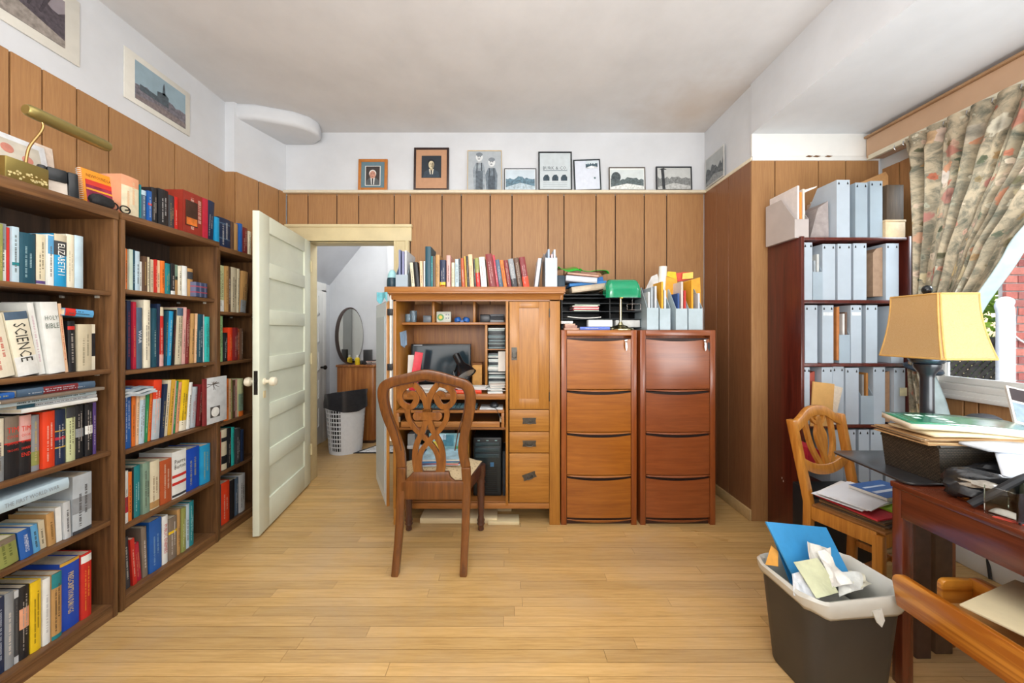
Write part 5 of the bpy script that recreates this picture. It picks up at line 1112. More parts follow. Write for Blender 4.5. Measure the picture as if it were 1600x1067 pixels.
MB().prism([(-1.66, 3.80), (-1.2, 3.80), (-1.2, 4.05), (-1.50, 4.05)], .001, .008).build('border', plain('#26272a', .9), r)
MB().prism([(-1.60, 3.825), (-1.22, 3.825), (-1.22, 4.025), (-1.49, 4.025)], .008, .0095).build('field', plain('#d9d9d6', .9, var=.5, scale=40), r)

# ================================================================ PICTURES ON THE RAIL
SC = 184.5
def pic(label, x0, x1, yt, fw, fcol, tilt=0, mats=()):
    """frame standing on the rail; returns root. mats: (inset, colour)"""
    dd = 3.026; a, b_ = X(x0, dd), X(x1, dd); w_ = b_-a; zt = Z(yt, dd); z0 = ZR+.013; h = zt-z0
    r = thing('picture_frame', label, 'picture frame', ((a+b_)/2, dd, z0), 0, rx=-.05, ry=tilt)
    if fw:
        fm = MB()
        fm.box(-w_/2, -w_/2+fw, 0, .016, 0, h).box(w_/2-fw, w_/2, 0, .016, 0, h).box(-w_/2+fw, w_/2-fw, 0, .016, 0, fw).box(-w_/2+fw, w_/2-fw, 0, .016, h-fw, h)
        fm.build('frame', plain(fcol, .4), r, world=False, bevel=.0015)
    y_ = .006
    for ins, col in mats:
        l, rt, bt, tp = ins; MB().box(-w_/2+l, w_/2-rt, y_-.001, y_+.004, bt, h-tp).build('mount', plain(col, .6, var=.05), r, world=False); y_ -= .001
    return r, w_, h, y_
def ph(r, poly, y_, col, var=.15, sc=40, name='print'):
    MB().prism(poly, y_-.0008, y_, 'Y').build(name, plain(col, .6, var=var, scale=sc), r, world=False)
def ell(cx, cz_, rx_, rz_, n_=16): return [(cx+rx_*math.cos(2*PI*i/n_), cz_+rz_*math.sin(2*PI*i/n_)) for i in range(n_)]
def land(r, x0, x1, z0, z1, y_, seed, sky='#c3ccd2', hill='#5a6670', fg='#9aa4aa', hz=.5, amp=.18):
    rr = random.Random(seed); ph(r, [(x0, z0), (x1, z0), (x1, z1), (x0, z1)], y_, sky, .08, 15)
    top = []; n_ = 14; zz_ = z0+(z1-z0)*hz
    for i in range(n_+1): top.append((x0+(x1-x0)*i/n_, zz_+(z1-z0)*amp*(rr.random()-.3)))
    ph(r, [(x0, z0)]+[(x1, z0)]+top[::-1], y_-.0008, hill, .45, 60)
    ph(r, [(x0, z0), (x1, z0), (x1, z0+(z1-z0)*.15), ((x0+x1)/2, z0+(z1-z0)*(hz-.22)), (x0, z0+(z1-z0)*.1)], y_-.0016, fg, .3, 60)
r, w_, h, y_ = pic('orange wood frame with teal mount and portrait of white-haired man', 559, 604.5, 247, .024, '#b5702e', mats=[((.024, .024, .024, .024), '#5f7a84'), ((.058, .058, .042, .058), '#dcdcd8'), ((.064, .064, .048, .064), '#3c3432')])
iw = w_-.128; ph(r, [(-iw/2, .048), (iw/2, .048), (iw/2*.9, .085), (.02, .115), (-.02, .115), (-iw/2*.9, .085)], y_, '#54585a'); ph(r, [(-.012, .05), (.012, .05), (.018, .11), (-.018, .11)], y_-.001, '#d8d8d4'); ph(r, [(-.005, .05), (.005, .05), (.006, .105), (-.006, .105)], y_-.0018, '#2a2a30')
ph(r, ell(0, .145, .03, .034), y_-.0016, '#e0dcd6'); ph(r, ell(0, .135, .026, .033), y_-.0026, '#c08a76')
for q in (-.010, .010): ph(r, ell(q, .142, .0045, .0025, 8), y_-.0034, '#43302a')
ph(r, ell(0, .118, .009, .0025, 8), y_-.0034, '#84483e')
r, w_, h, y_ = pic('dark brown frame with tan mount and dark portrait of young man', 646, 701, 228.5, .018, '#2e1c1a', mats=[((.018, .018, .018, .018), '#b98d6c'), ((.065, .065, .11, .07), '#232d36')])
ph(r, [(-.07, .112), (.07, .112), (.06, .16), (.02, .185), (-.02, .185), (-.06, .16)], y_, '#33404c'); ph(r, [(-.012, .14), (.012, .14), (.02, .185), (-.02, .185)], y_-.001, '#d9d3c0'); ph(r, [(-.004, .14), (.006, .14), (.006, .178), (-.006, .178)], y_-.0018, '#22262c')
ph(r, [(-.011, .175), (.013, .175), (.012, .2), (-.01, .2)], y_-.0022, '#a89a78'); ph(r, ell(-.002, .238, .029, .034), y_-.003, '#15191e'); ph(r, ell(0, .221, .024, .034), y_-.0038, '#cfc3a2'); ph(r, ell(.012, .216, .011, .026), y_-.0044, '#8f846a')
for q in (-.009, .008): ph(r, ell(q, .228, .0045, .0028, 8), y_-.0052, '#2c2a26')
ph(r, ell(0, .203, .007, .002, 8), y_-.0052, '#5a463c')
r, w_, h, y_ = pic('thin cream frame with grey photograph of two laughing children in overalls', 730, 784, 233, .006, '#c9b48c', mats=[((.006, .006, .006, .006), '#aab2b8')])
for cx_, hd, c1, c2 in ((-.045, .29, '#59636c', '#8f9aa2'), (.06, .245, '#4a545e', '#6e7a84')):
    ph(r, [(cx_-.045, .006), (cx_+.045, .006), (cx_+.05, hd-.11), (cx_+.03, hd-.05), (cx_-.03, hd-.05), (cx_-.055, hd-.11)], y_, c2, .3); ph(r, [(cx_-.03, .006), (cx_+.03, .006), (cx_+.03, hd-.12), (cx_-.03, hd-.12)], y_-.001, c1, .35)
    ph(r, ell(cx_, hd, .03, .038), y_-.001, '#d3d7d8'); ph(r, ell(cx_, hd+.022, .028, .018), y_-.002, '#79828a'); ph(r, ell(cx_-.002, hd-.017, .010, .004), y_-.002, '#59626a')
    for q in (-.011, .009): ph(r, ell(cx_+q, hd+.002, .0045, .003, 8), y_-.002, '#3a4148')
    ph(r, [(cx_-.012, hd-.05), (cx_+.012, hd-.05), (cx_+.012, hd-.03), (cx_-.012, hd-.03)], y_-.0005, '#b4babd')
    for q in (-.02, .02): ph(r, [(cx_+q-.005, hd-.12), (cx_+q+.005, hd-.12), (cx_+q*.9+.004, hd-.05), (cx_+q*.9-.004, hd-.05)], y_-.0018, '#3f4850')
r, w_, h, y_ = pic('low black frame with hazy hillside landscape photograph', 788, 838, 262, .006, '#1c2226', mats=[((.006, .006, .006, .006), '#dfe3e6')])
land(r, -w_/2+.012, w_/2-.012, .012, h-.012, y_, 4, '#c4d2dc', '#5d7a8a', '#aebfc8', .55, .2)
r, w_, h, y_ = pic('tall black frame with old printed advertisement sheet of three buildings', 841.5, 894, 235, .011, '#141b1f', mats=[((.011, .011, .011, .011), '#c3ccd0')])
text_part('BURK & CO.', w_*.72, .028, basis((1, 0, 0), (0, 0, 1), (0, -1, 0), (0, y_-.0012, h*.58)), plain('#4a565e', .6), r)
ph(r, [(-w_*.36, h*.505), (w_*.36, h*.505), (w_*.36, h*.52), (-w_*.36, h*.52)], y_, '#6a7880'); 
for k in (-1, 0, 1): ph(r, [(k*.075-.026, .085), (k*.075+.026, .085), (k*.075+.027, .115), (k*.075+.012, .138), (k*.075-.012, .135), (k*.075-.027, .112)], y_, '#33444f', .5, 90)
for zq in (.035, .05, .065): ph(r, [(-w_*.36, zq), (w_*.36, zq), (w_*.36, zq+.002), (-w_*.36, zq+.002)], y_, '#8a979e')
r, w_, h, y_ = pic('slightly tilted black frame with small street photo on white sheet', 898, 940, 247.5, .010, '#18262a', tilt=-.035, mats=[((.010, .010, .010, .010), '#d3dae6')])
land(r, -.01, .09, .19, .255, y_, 9, '#c9d6dc', '#3f5560', '#d6dce0', .6, .25); ph(r, [(.055, .1), (.07, .1), (.07, .115), (.055, .115)], y_, '#4a6a6e')
r, w_, h, y_ = pic('brown-grey frame with pale photograph of tree-lined road', 952, 1009, 260, .008, '#5e564e', mats=[((.008, .008, .008, .008), '#e2e6e4')])
land(r, -w_/2+.015, w_/2-.015, .014, h-.022, y_, 12, '#cfd8d8', '#5a6668', '#d8dcd8', .5, .22); ph(r, ell(-.095, .115, .04, .045), y_-.002, '#4c575a', .5)
r, w_, h, y_ = pic('dark frame with old harbour photograph, rightmost on the back rail', 1026, 1082, 259, .010, '#20242a', mats=[((.010, .010, .010, .010), '#c2c4c2')])
land(r, -w_/2+.013, w_/2-.013, .012, h-.014, y_, 15, '#bfc2c0', '#7d807f', '#b4b6b4', .52, .12); ph(r, [(-.10, .012), (-.075, .012), (-.085, .19), (-.11, .19)], y_-.0026, '#33363a', .4); ph(r, [(-.125, .18), (-.06, .18), (-.09, .195)], y_-.0028, '#2a2d31')
# unframed photo on the right return wall
r = thing('photograph', 'unframed grey mountain photograph on the right return wall', 'photograph', (1.655, 2.87, ZR+.016), -PI/2, rx=.0)
MB().box(-.14, .12, -.004, 0, 0, .245).build('sheet', plain('#c8c8c4', .5), r, world=False)
land(r, -.13, .11, .012, .235, -.0045, 21, '#a8adae', '#5c6266', '#8c9294', .5, .3)
def wallprint(label, d0, d1, z0, z1, img, sea, kind):
    r = thing('wall_print', label, 'picture', (-2.098, (d0+d1)/2, z0), PI/2)
    w_ = d1-d0; h = z1-z0
    MB().box(-w_/2, w_/2, -.006, 0, 0, h).build('mount', plain('#d5d3ca', .6, var=.03), r, world=False, bevel=.001)
    l, rt, bt, tp = img
    land(r, -w_/2+l, w_/2-rt, bt, h-tp, -.0065, sea, *kind)
    return r, w_, h
r, w_, h = wallprint('mounted blue-grey print of a church on a hillside, left wall', 1.95, 2.352, 2.575, 2.855, (.055, .035, .03, .035), 31, ('#8fa6b2', '#6d6a72', '#7a7070', .42, .12))
for pl in ([(-.02, .09), (.05, .09), (.05, .15), (.03, .165), (-.02, .15)], [(.012, .15), (.03, .15), (.027, .2), (.021, .222), (.015, .2)], [(-.12, .09), (-.02, .09), (-.02, .12), (-.12, .125)]): ph(r, pl, -.0082, '#4b565e', .3, 60)
r, w_, h = wallprint('large mounted sepia print at the top left of the left wall', 1.28, 1.748, 2.585, 2.90, (.06, .06, .045, .05), 33, ('#8a8288', '#4a434a', '#8d857e', .6, .2))
for k in range(7): ph(r, [(-.16+k*.04, .14), (-.152+k*.04, .14), (-.14+k*.045, .25), (-.16+k*.045, .25)], -.0085, '#3d363d', .4)

# ================================================================ DARK BOOKSHELF IN THE ALCOVE
BX0, BX1, BF, BB = 1.764, 2.43, 2.162, 2.442
bs_ = thing('bookshelf', 'tall dark red bookshelf of magazine files in the window alcove', 'bookshelf', ((BX0+BX1)/2, 2.3, 0))
for a in (BX0, BX1-.02): MB().box(a, a+.02, BF, BB, 0, 1.872).build('side_panel', MAHOG, bs_, bevel=.002)
MB().box(BX0+.02, BX1-.02, BF+.004, BB, 1.848, 1.866).build('top', MAHOG, bs_, bevel=.002)
MB().box(BX0+.02, BX1-.02, BB-.008, BB-.002, .05, 1.85).build('back_panel', MAHOG, bs_)
SH = [1.487, 1.104, .733, .362]
for z in SH+[.07]: MB().box(BX0+.02, BX1-.02, BF+.006, BB-.008, z-.02, z).build('shelf', MAHOG, bs_, bevel=.002)
MB().box(BX0+.02, BX1-.02, BF+.01, BF+.025, 0, .05).build('plinth', MAHOG, bs_)
for zz_, c in ((.33, 0), (.345, .004)): MB().box(BX0-.0006, BX0, 2.30+c*3, 2.305+c*3, zz_, zz_+.012).build('scratch', plain('#d8cfc6', .7), bs_)
def Xs(x): return (x-795)*BF/560
def rowfiles(z, items, rowname, word):
    for i, (xa, xb, yt, kind, cont) in enumerate(items):
        w_ = Xs(xb)-Xs(xa)-.002; cx_ = (Xs(xa)+Xs(xb))/2; h = H-(yt-517)*(BF+.01)/560-z; dp_ = .25
        nm = {'b': 'spine out', 'f': 'open front out', 's': 'grey, spine out'}[kind]
        lab = f"pale file, {nm}, {ORD[i]} from the left {rowname}"
        if kind == 'f': mag_file(lab, cx_, BF+.012+dp_, z+.001, w_, h, dp_, PI, FILE2, front=.5, holes=False, contents=cont, group=word)
        else: mag_file(lab, cx_, BF+.012+(i % 3)*.003, z+.001, w_, h, dp_, 0, FILE if kind == 'b' else FILE2, group=word, contents=cont or [('#b59c86', h*.8, w_*.2), ('#cfc6b8', h*.86, w_*.45)], patch=(.82, .88, '#d8dde0') if (i+len(items)) % 2 and rowname.find('second') > 0 else None)
rowfiles(1.866, [(1310, 1331, 281, 'b', None), (1340, 1359.5, 285, 's', None), (1364, 1384, 282, 's', None)], 'on top of the dark bookshelf', 'magazine files on top of the dark bookshelf')
rowfiles(SH[0], [(1258.5, 1272, 379, 'b', None), (1272.5, 1288.5, 381, 'f', [('#c5c8c6', .28, .01), ('#9aa2a8', .24, .03)]), (1289, 1309.5, 381, 'b', None), (1311.5, 1333, 381, 'b', None), (1337, 1358, 380, 'b', None), (1389, 1409.5, 380, 'b', None)], 'on the top shelf of dark bookshelf', 'magazine files on the top shelf')
rowfiles(SH[1], [(1260, 1280, 477, 'b', None), (1288, 1306, 477, 'b', None), (1314, 1331.5, 479, 'f', [('#d5d6d4', .30, .02), ('#6b5446', .31, .005)]), (1332, 1349.5, 477, 'b', None), (1356.5, 1375, 477, 'b', None), (1397, 1417, 478, 'b', None)], 'on the second shelf of dark bookshelf', 'magazine files on the second shelf')
rowfiles(SH[2], [(1258.5, 1268, 574, 'b', None), (1287, 1304.5, 574, 'b', None), (1305, 1323, 573, 'b', None), (1324, 1345, 575, 'b', None), (1348, 1368.5, 574, 'f', [('#b27a3c', .31, .02), ('#8d8a86', .3, .045)]), (1369, 1388, 574, 'b', None), (1400, 1418, 575, 'b', None)], 'on the third shelf of dark bookshelf', 'magazine files on the third shelf')
rowfiles(SH[3], [(1300, 1321, 672, 'b', None), (1322, 1341, 672, 'b', None), (1346, 1363, 672, 'b', None), (1364, 1383, 672, 'b', None), (1388, 1408, 673, 'b', None)], 'on the fourth shelf of dark bookshelf', 'magazine files on the fourth shelf')
r = thing('sticky_label', 'cream note stuck on the rightmost third shelf magazine file', 'note', (Xs(1412), BF+.008, .95))
MB().box(Xs(1408), Xs(1419), BF+.006, BF+.008, H-(619-517)*BF/560, H-(606-517)*BF/560).build('sheet', plain('#e2ddb4', .7), r)
panel('folder_box', 'brown card folder standing between files on the second shelf', 'folder', [(1307.2, 480), (1311.4, 479), (1311.4, 563), (1307.2, 563)], BF+.015, .2, plain('#b5733c', .6))
panel('paper_wad', 'brown papers packed in the gap at right of the top shelf', 'papers', [(1364, 395), (1370, 388), (1379, 386), (1379, 463), (1364, 463)], BF+.03, .19, plain('#9c8068', .7, var=.12))
panel('paper_wad', 'brown papers packed in the gap at right of the third shelf', 'papers', [(1383, 582), (1390, 580), (1390, 659), (1383, 659)], BF+.03, .19, plain('#9c7a5c', .7, var=.12))
panel('red_folder', 'red folder edge behind the manila envelope on the third shelf', 'folder', [(1262, 584), (1273, 580), (1273, 659), (1262, 659)], BF+.05, .18, plain('#b0503f', .6))
panel('manila_envelope', 'large manila envelope standing in front of the third shelf files', 'envelope', [(1267, 666), (1271, 596), (1304, 600), (1300, 660), (1296, 666)], BF-.002, .008, plain('#d7a763', .6, var=.05))
panel('lined_paper', 'lined paper peeking right of the manila envelope', 'paper', [(1296, 663), (1303, 602), (1317, 606), (1309, 640), (1306, 663)], BF+.002, .004, plain('#dccdb8', .6, var=.08, scale=80))
# on top: left file turned sideways, papers, wooden block
r = mag_file('pinkish magazine file turned sideways at the left of bookshelf top', 1.80+.045, 2.425, 1.867, .085, .27, .245, PI, FILEP, front=.42, holes=False, contents=[('#e2d4c4', .30, .012), ('#e08a3a', .28, .03), ('#dcd3cf', .32, .045)])
r.location = (Xs(1256.5), 2.425, 1.867); WM[r.name] = Matrix.Translation(r.location) @ Matrix.Rotation(PI, 4, 'Z')
panel('leaflet', 'white curling leaflet sticking out of the sideways file', 'leaflet', [(1236, 305), (1256, 297), (1277, 290.5), (1275, 293), (1257, 301), (1258, 335), (1240, 335)], 2.26, .003, PAPER)
panel('paper_sheaf', 'grey sheaf of papers leaning beside the tall file atop the bookshelf', 'papers', [(1266, 371), (1278, 325), (1294, 314), (1295, 371)], 2.22, .16, plain('#9d9390', .7, var=.15))
panel('envelope', 'tan envelope lying behind the files on the bookshelf top', 'envelope', [(1340, 287), (1384, 268), (1388, 275), (1388, 300), (1345, 300)], 2.38, .006, plain('#d2a26c', .6))
r = thing('carton', 'cream carton under the dark wooden block on the bookshelf top', 'box', (Xs(1400), 2.28, 1.867))
MB().box(Xs(1386), Xs(1417), 2.17, 2.40, 1.867, H-(346-517)*BF/560).build('box', plain('#d9c09a', .6), r, bevel=.002)
MB().box(Xs(1385), Xs(1418), 2.168, 2.402, H-(346-517)*BF/560, H-(343-517)*BF/560+.002).build('lid', plain('#cbb28c', .6), r, bevel=.002)
tag(MB().box(Xs(1389), Xs(1416), 2.175, 2.39, H-(343-517)*BF/560+.003, H-(287-517)*BF/560).build('wood_block', wood('dark_block', '#3f3326', '#5e4d3a', 'Z', 90, .7, 0, .05), bevel=.003), 'dark rough wooden block on the cream carton', 'wooden block')

# ================================================================ WINDOW CURTAIN
m, nt, b = new_mat('floral_curtain')
uvn = N(nt, 'ShaderNodeUVMap'); 
def mapped(s):
    mp = N(nt, 'ShaderNodeMapping'); mp.inputs[3].default_value = (s, s, s); nt.links.new(uvn.outputs[0], mp.inputs[0]); return mp.outputs[0]
lf = noise(nt, mapped(1), 16, 6, .72, .6); big = noise(nt, mapped(1), 5.0, 4, .6, .4)
base = ramp(nt, lf, [(.32, srgb('#62665a')), (.45, srgb('#9a927e')), (.56, srgb('#bfb096')), (.75, srgb('#cbbd9f'))])
def blooms(scale, thr, stops):
    vo = N(nt, 'ShaderNodeTexVoronoi'); vo.inputs['Scale'].default_value = scale; ds = N(nt, 'ShaderNodeVectorMath', operation='ADD')
    nz = N(nt, 'ShaderNodeTexNoise'); nz.inputs['Scale'].default_value = 40; nt.links.new(uvn.outputs[0], nz.inputs['Vector'])
    sc_ = N(nt, 'ShaderNodeVectorMath', operation='SCALE'); sc_.inputs['Scale'].default_value = .035; nt.links.new(nz.outputs['Color'], sc_.inputs[0])
    nt.links.new(uvn.outputs[0], ds.inputs[0]); nt.links.new(sc_.outputs[0], ds.inputs[1]); nt.links.new(ds.outputs[0], vo.inputs['Vector'])
    sp_ = N(nt, 'ShaderNodeSeparateColor'); nt.links.new(vo.outputs['Color'], sp_.inputs[0])
    hue = ramp(nt, sp_.outputs[0], stops)
    msk = ramp(nt, vo.outputs['Distance'], [(thr-.06, (1, 1, 1)), (thr, (0, 0, 0))])
    cen_ = ramp(nt, vo.outputs['Distance'], [(.05, (.45, .45, .45)), (thr*.7, (1, 1, 1))])
    on = ramp(nt, sp_.outputs[1], [(.5, (0, 0, 0)), (.52, (1, 1, 1))])
    mu = N(nt, 'ShaderNodeMath', operation='MULTIPLY'); nt.links.new(msk, mu.inputs[0]); nt.links.new(on, mu.inputs[1])
    return mu.outputs[0], mix(nt, 1.0, hue, cen_, 'MULTIPLY')
k1, c1 = blooms(9, .42, [(0, srgb('#d9c79a')), (.3, srgb('#dadbd2')), (.55, srgb('#c98d66')), (.75, srgb('#b07a72')), (1, srgb('#d8c08c'))])
k2, c2 = blooms(21, .4, [(0, srgb('#b5684e')), (.4, srgb('#ddd6c0')), (.7, srgb('#596450')), (1, srgb('#c9a070'))])
dkg = ramp(nt, big, [(.5, (0, 0, 0)), (.58, (.75, .75, .75))])
col = mix(nt, dkg, base, mix(nt, .5, base, srgb('#4b5146'))); col = mix(nt, k2, col, c2); col = mix(nt, k1, col, c1)
nt.links.new(col, b.inputs['Base Color']); b.inputs['Roughness'].default_value = .85
tl = N(nt, 'ShaderNodeBsdfTranslucent'); nt.links.new(col, tl.inputs[0]); mx = N(nt, 'ShaderNodeMixShader'); mx.inputs[0].default_value = .25
nt.links.new(b.outputs[0], mx.inputs[1]); nt.links.new(tl.outputs[0], mx.inputs[2]); nt.links.new(mx.outputs[0], nt.nodes['Material Output'].inputs[0])
CURT = m
def interp(tab, z):
    for (z0, a), (z1, b_) in zip(tab, tab[1:]):
        if z0 >= z >= z1: t = (z0-z)/(z0-z1); t = t*t*(3-2*t)*.35+t*.65; return a+(b_-a)*t
    return tab[-1][1] if z < tab[-1][0] else tab[0][1]
LE = [(2.46, 2.17), (2.15, 2.12), (1.9, 2.10), (1.3, 2.10), (1.08, 2.10), (.8, 2.12), (.3, 2.125)]
RE = [(2.46, 1.12), (2.1, 1.37), (1.9, 1.53), (1.7, 1.672), (1.37, 1.84), (1.16, 1.965), (1.06, 2.01), (.9, 1.975), (.7, 1.945), (.3, 1.93)]
def curtain_pt(u, v):
    z = 2.455-2.12*v; a, c = interp(LE, z), interp(RE, z); wd = a-c
    q = 2*PI*11*u; amp = (.034 if v > .04 else .02)*min(1, .35+wd/.9)
    if v > .1: amp *= 1+.35*math.sin(u*17+v*5)
    x = 2.385+amp*math.sin(q+.5*math.sin(u*9)+v*1.2)+.012*math.sin(q*2.3+1)*(v > .05)-.05*max(0, 1-abs(z-1.08)/.25)*.6
    return (x, a-wd*u-.012*math.cos(q), z)
cu = thing('curtain', 'floral curtain pulled aside and tied at the bay window', 'curtain', (2.4, 1.9, 2.45))
def cloth(u0, u1, nu, nv, name, mat):
    q = MB().grid(lambda u, v: curtain_pt(u0+(u1-u0)*u, v), nu, nv); o = q.build(name, mat, cu, smooth=True); me = o.data
    ul = me.uv_layers.new(name='UVMap')
    for lp in me.loops:
        i, j = lp.vertex_index % (nu+1), lp.vertex_index//(nu+1); ul.data[lp.index].uv = ((u0+(u1-u0)*i/nu)*2.0, 2.12*j/nv)
    return o
cloth(0, .955, 270, 90, 'drape', CURT)
cloth(.955, 1.0, 24, 90, 'lining_edge', plain('#b4c8cc', .8, var=.15, scale=14))
tb_ = MB(); pts = []
for i in range(25):
    a = 2*PI*i/24; pts.append((2.375+.055*math.cos(a), 2.055+.075*math.sin(a), 1.085+.02*math.sin(a)))
tb_.tube(pts, .013, 6); tb_.build('tieback', plain('#2c3a48', .4), cu, smooth=True)
for k in range(22):
    yy = 2.22-.05*k
    if yy > 1.14: MB().tube([(2.39, yy, 2.45), (2.385, yy, 2.43), (2.395, yy, 2.418)], .003, 5).build('hook', CHROME, cu)

# ================================================================ OUTSIDE THE WINDOW
struct(MB().box(2.68, 14, -6, 14, -.6, -.3).build('ground_outside', plain('#cfcabf', .9, var=.1, scale=6)))
nb = struct(MB().box(4.165, 5.09, 3.01, 3.05, -.3, 3.4).build('wall_neighbour', plain('#b5ada6', .9, var=.12, scale=60)))
rr = random.Random(6); z = .55; k = 0
while z < 2.75:
    x = 4.16-(.11 if k % 2 else 0)
    while x < 5.1:
        a, b_ = max(x, 4.16), x+.205
        if b_-a > .03: MB().box(a, b_, 3.0-rr.uniform(0, .003), 3.02, z, z+.056).build('brick', plain(rr.choice(['#9a5148', '#a65a4e', '#8c4a44', '#b0685a', '#96574f']), .85, var=.15, scale=50), nb)
        x += .217
    z += .068; k += 1
r = thing('downspout', 'white downspout at the corner of the brick wall outside', 'downspout', (4.06, 2.96, -.3))
MB().tube(smoothpath([(4.06, 2.93, -.3), (4.06, 2.93, 1.0), (4.06, 2.93, 1.42), (4.075, 2.95, 1.50), (4.13, 2.98, 1.54)], 5), .05, 14).build('pipe', plain('#dcd8d8', .5, var=.04), r, smooth=True)
MB().tube(smoothpath([(4.09, 2.88, 1.50), (4.105, 2.9, 1.36), (4.16, 2.96, 1.22)], 5), .003, 5).build('wire', plain('#55585c', .5), r)
tag(MB().tube(smoothpath([(4.17, 2.985, 1.30), (4.3, 2.985, 1.20), (4.5, 2.985, 1.155), (4.8, 2.985, 1.13)], 5), .006, 6).build('cable', plain('#d9dcde', .5)), 'pale cable sagging across the brick wall outside', 'cable')
fc = thing('lattice_fence', 'dark diagonal lattice fence seen through the window', 'fence', (4.3, 3.5, -.3))
LAT = plain('#5f5a55', .8, var=.2)
MB().box(3.75, 4.85, 3.48, 3.52, 1.19, 1.24).build('rail', LAT, fc); MB().box(3.75, 4.85, 3.48, 3.52, .28, .33).build('rail', LAT, fc)
for px_ in (3.75, 4.80): MB().box(px_, px_+.05, 3.48, 3.52, -.3, 1.25).build('post', LAT, fc)
for sg, yo in ((1, 3.492), (-1, 3.502)):
    s_ = 3.75-.9 if sg > 0 else 3.75
    while s_ < 4.85+(.0 if sg > 0 else .9):
        # slat from z=.33 to z=1.19 at 45 degrees, clipped to the frame
        z0, z1 = .33, 1.19; xa = s_; xb = s_+sg*(z1-z0); pz0, pz1 = z0, z1
        lo_, hi_ = 3.77, 4.83
        def clipx(xa, za, xb, zb):
            if xa < lo_: za += (lo_-xa)*(zb-za)/(xb-xa); xa = lo_
            if xa > hi_: za += (hi_-xa)*(zb-za)/(xb-xa); xa = hi_
            return xa, za
        a1 = clipx(xa, z0, xb, z1); b1 = clipx(xb, z1, xa, z0)
        if abs(a1[0]-b1[0]) > .03 and (lo_ <= a1[0] <= hi_) and a1[1] < z1 and b1[1] > z0:
            MB().ribbon([a1, b1], .036, yo-.004, yo+.004).build('slat', LAT, fc)
        s_ += .076
rr = random.Random(12); mb = MB()
for k in range(14000):
    th, ph_ = rr.uniform(0, 6.28), rr.uniform(-1, 1); q = Vector((math.cos(th)*math.sqrt(1-ph_*ph_), math.sin(th)*math.sqrt(1-ph_*ph_), ph_)); rad = rr.uniform(.7, 1.05)
    ctr = rr.choice([(5.5, 4.8, .7), (6.3, 5.1, 1.3), (7.3, 5.4, 1.6), (6.0, 4.9, 2.2), (4.7, 5.4, 1.0), (7.0, 5.4, 2.8), (8.0, 3.6, .9), (8.3, 2.4, 1.0), (8.1, 1.2, .8), (8.2, -.2, 1.0), (8.6, 3.0, 2.0), (8.7, .6, 1.9)]); p = Vector(ctr)+q*rad*.85
    a = Vector((rr.uniform(-1, 1), rr.uniform(-1, 1), rr.uniform(-1, 1))).normalized(); b_ = a.orthogonal().normalized(); s_ = rr.uniform(.04, .085)
    mb.add([p-a*s_, p+b_*s_*.5, p+a*s_, p-b_*s_*.5], [(0, 1, 2, 3)])
fm, nt, b = new_mat('leaf'); oi = N(nt, 'ShaderNodeNewGeometry'); c = ramp(nt, noise(nt, oi.outputs['Position'], 3, 3), [(.3, srgb('#4f7a1e')), (.7, srgb('#a9c93a'))]); nt.links.new(c, b.inputs['Base Color'])
tl = N(nt, 'ShaderNodeBsdfTranslucent'); nt.links.new(c, tl.inputs[0]); mx = N(nt, 'ShaderNodeMixShader'); mx.inputs[0].default_value = .4; nt.links.new(b.outputs[0], mx.inputs[1]); nt.links.new(tl.outputs[0], mx.inputs[2]); nt.links.new(mx.outputs[0], nt.nodes['Material Output'].inputs[0])
o = mb.build('shrubbery', fm, kind='stuff'); o['label'] = 'sunlit yellow-green shrubbery behind the lattice fence'; o['category'] = 'shrub'

# ================================================================ SMALL CHAIR BY THE BOOKSHELF
c2_ = thing('side_chair', 'honey wooden chair with lyre back holding papers by the bookshelf', 'chair', (1.665, 1.845, 0), .36)
def L2(x, y): return ((x-262)/930, .868-(y-72)*.00088)
dp2 = lambda z: .075*max(0, (z-.45)/.42)
for sg in (1, -1):
    MB().ribbon(smoothpath([(sg*.188, 0), (sg*.188, .45), (sg*.195, .65), (sg*.202, .845)], 4), .036, -.018, .018, lambda z: dp2(z)+.03*max(0, (.4-z))).build('leg', PINE, c2_, world=False, bevel=.005)
    MB().box(sg*.188-.018, sg*.188+.018, -.283, -.247, 0, .43).build('leg', PINE, c2_, world=False, bevel=.004)
    MB().box(sg*.188-.011, sg*.188+.011, -.26, 0, .375, .44).build('seat_rail', PINE, c2_, world=False, bevel=.003)
    MB().box(sg*.188-.009, sg*.188+.009, -.26, .01, .16, .19).build('stretcher', PINE, c2_, world=False, bevel=.003)
MB().box(-.18, .18, -.283, -.262, .375, .44).build('seat_rail', PINE, c2_, world=False, bevel=.003)
MB().box(-.18, .18, -.02, .002, .36, .43).build('seat_rail', PINE, c2_, world=False, bevel=.003)
MB().box(-.18, .18, -.15, -.13, .165, .185).build('stretcher', PINE, c2_, world=False, bevel=.003)
MB().box(-.2, .2, -.29, -.02, .44, .452).build('seat', plain('#8a5a2a', .6), c2_, world=False, bevel=.003)
cr = smoothpath([(-.185, .81), (-.13, .835), (-.07, .868), (0, .878), (.07, .868), (.13, .835), (.185, .81)], 5)
MB().ribbon(cr, .05, -.012, .012, dp2).build('crest_rail', PINE, c2_, world=False, bevel=.005)
MB().ribbon(smoothpath([(-.185, .635), (-.1, .598), (0, .585), (.1, .598), (.185, .635)], 5), .05, -.011, .011, dp2).build('back_rail', PINE, c2_, world=False, bevel=.004)
sp = MB(); pt = smoothpath([(0, .85), (0, .80), (0, .755), (0, .70), (0, .65), (0, .59)], 5); n_ = len(pt)
wv = smoothpath([(.02, 0), (.045, 0), (.085, 0), (.07, 0), (.032, 0), (.045, 0)], 5); sp.ribbon(pt, [q[0] for q in wv], -.008, .008, dp2)
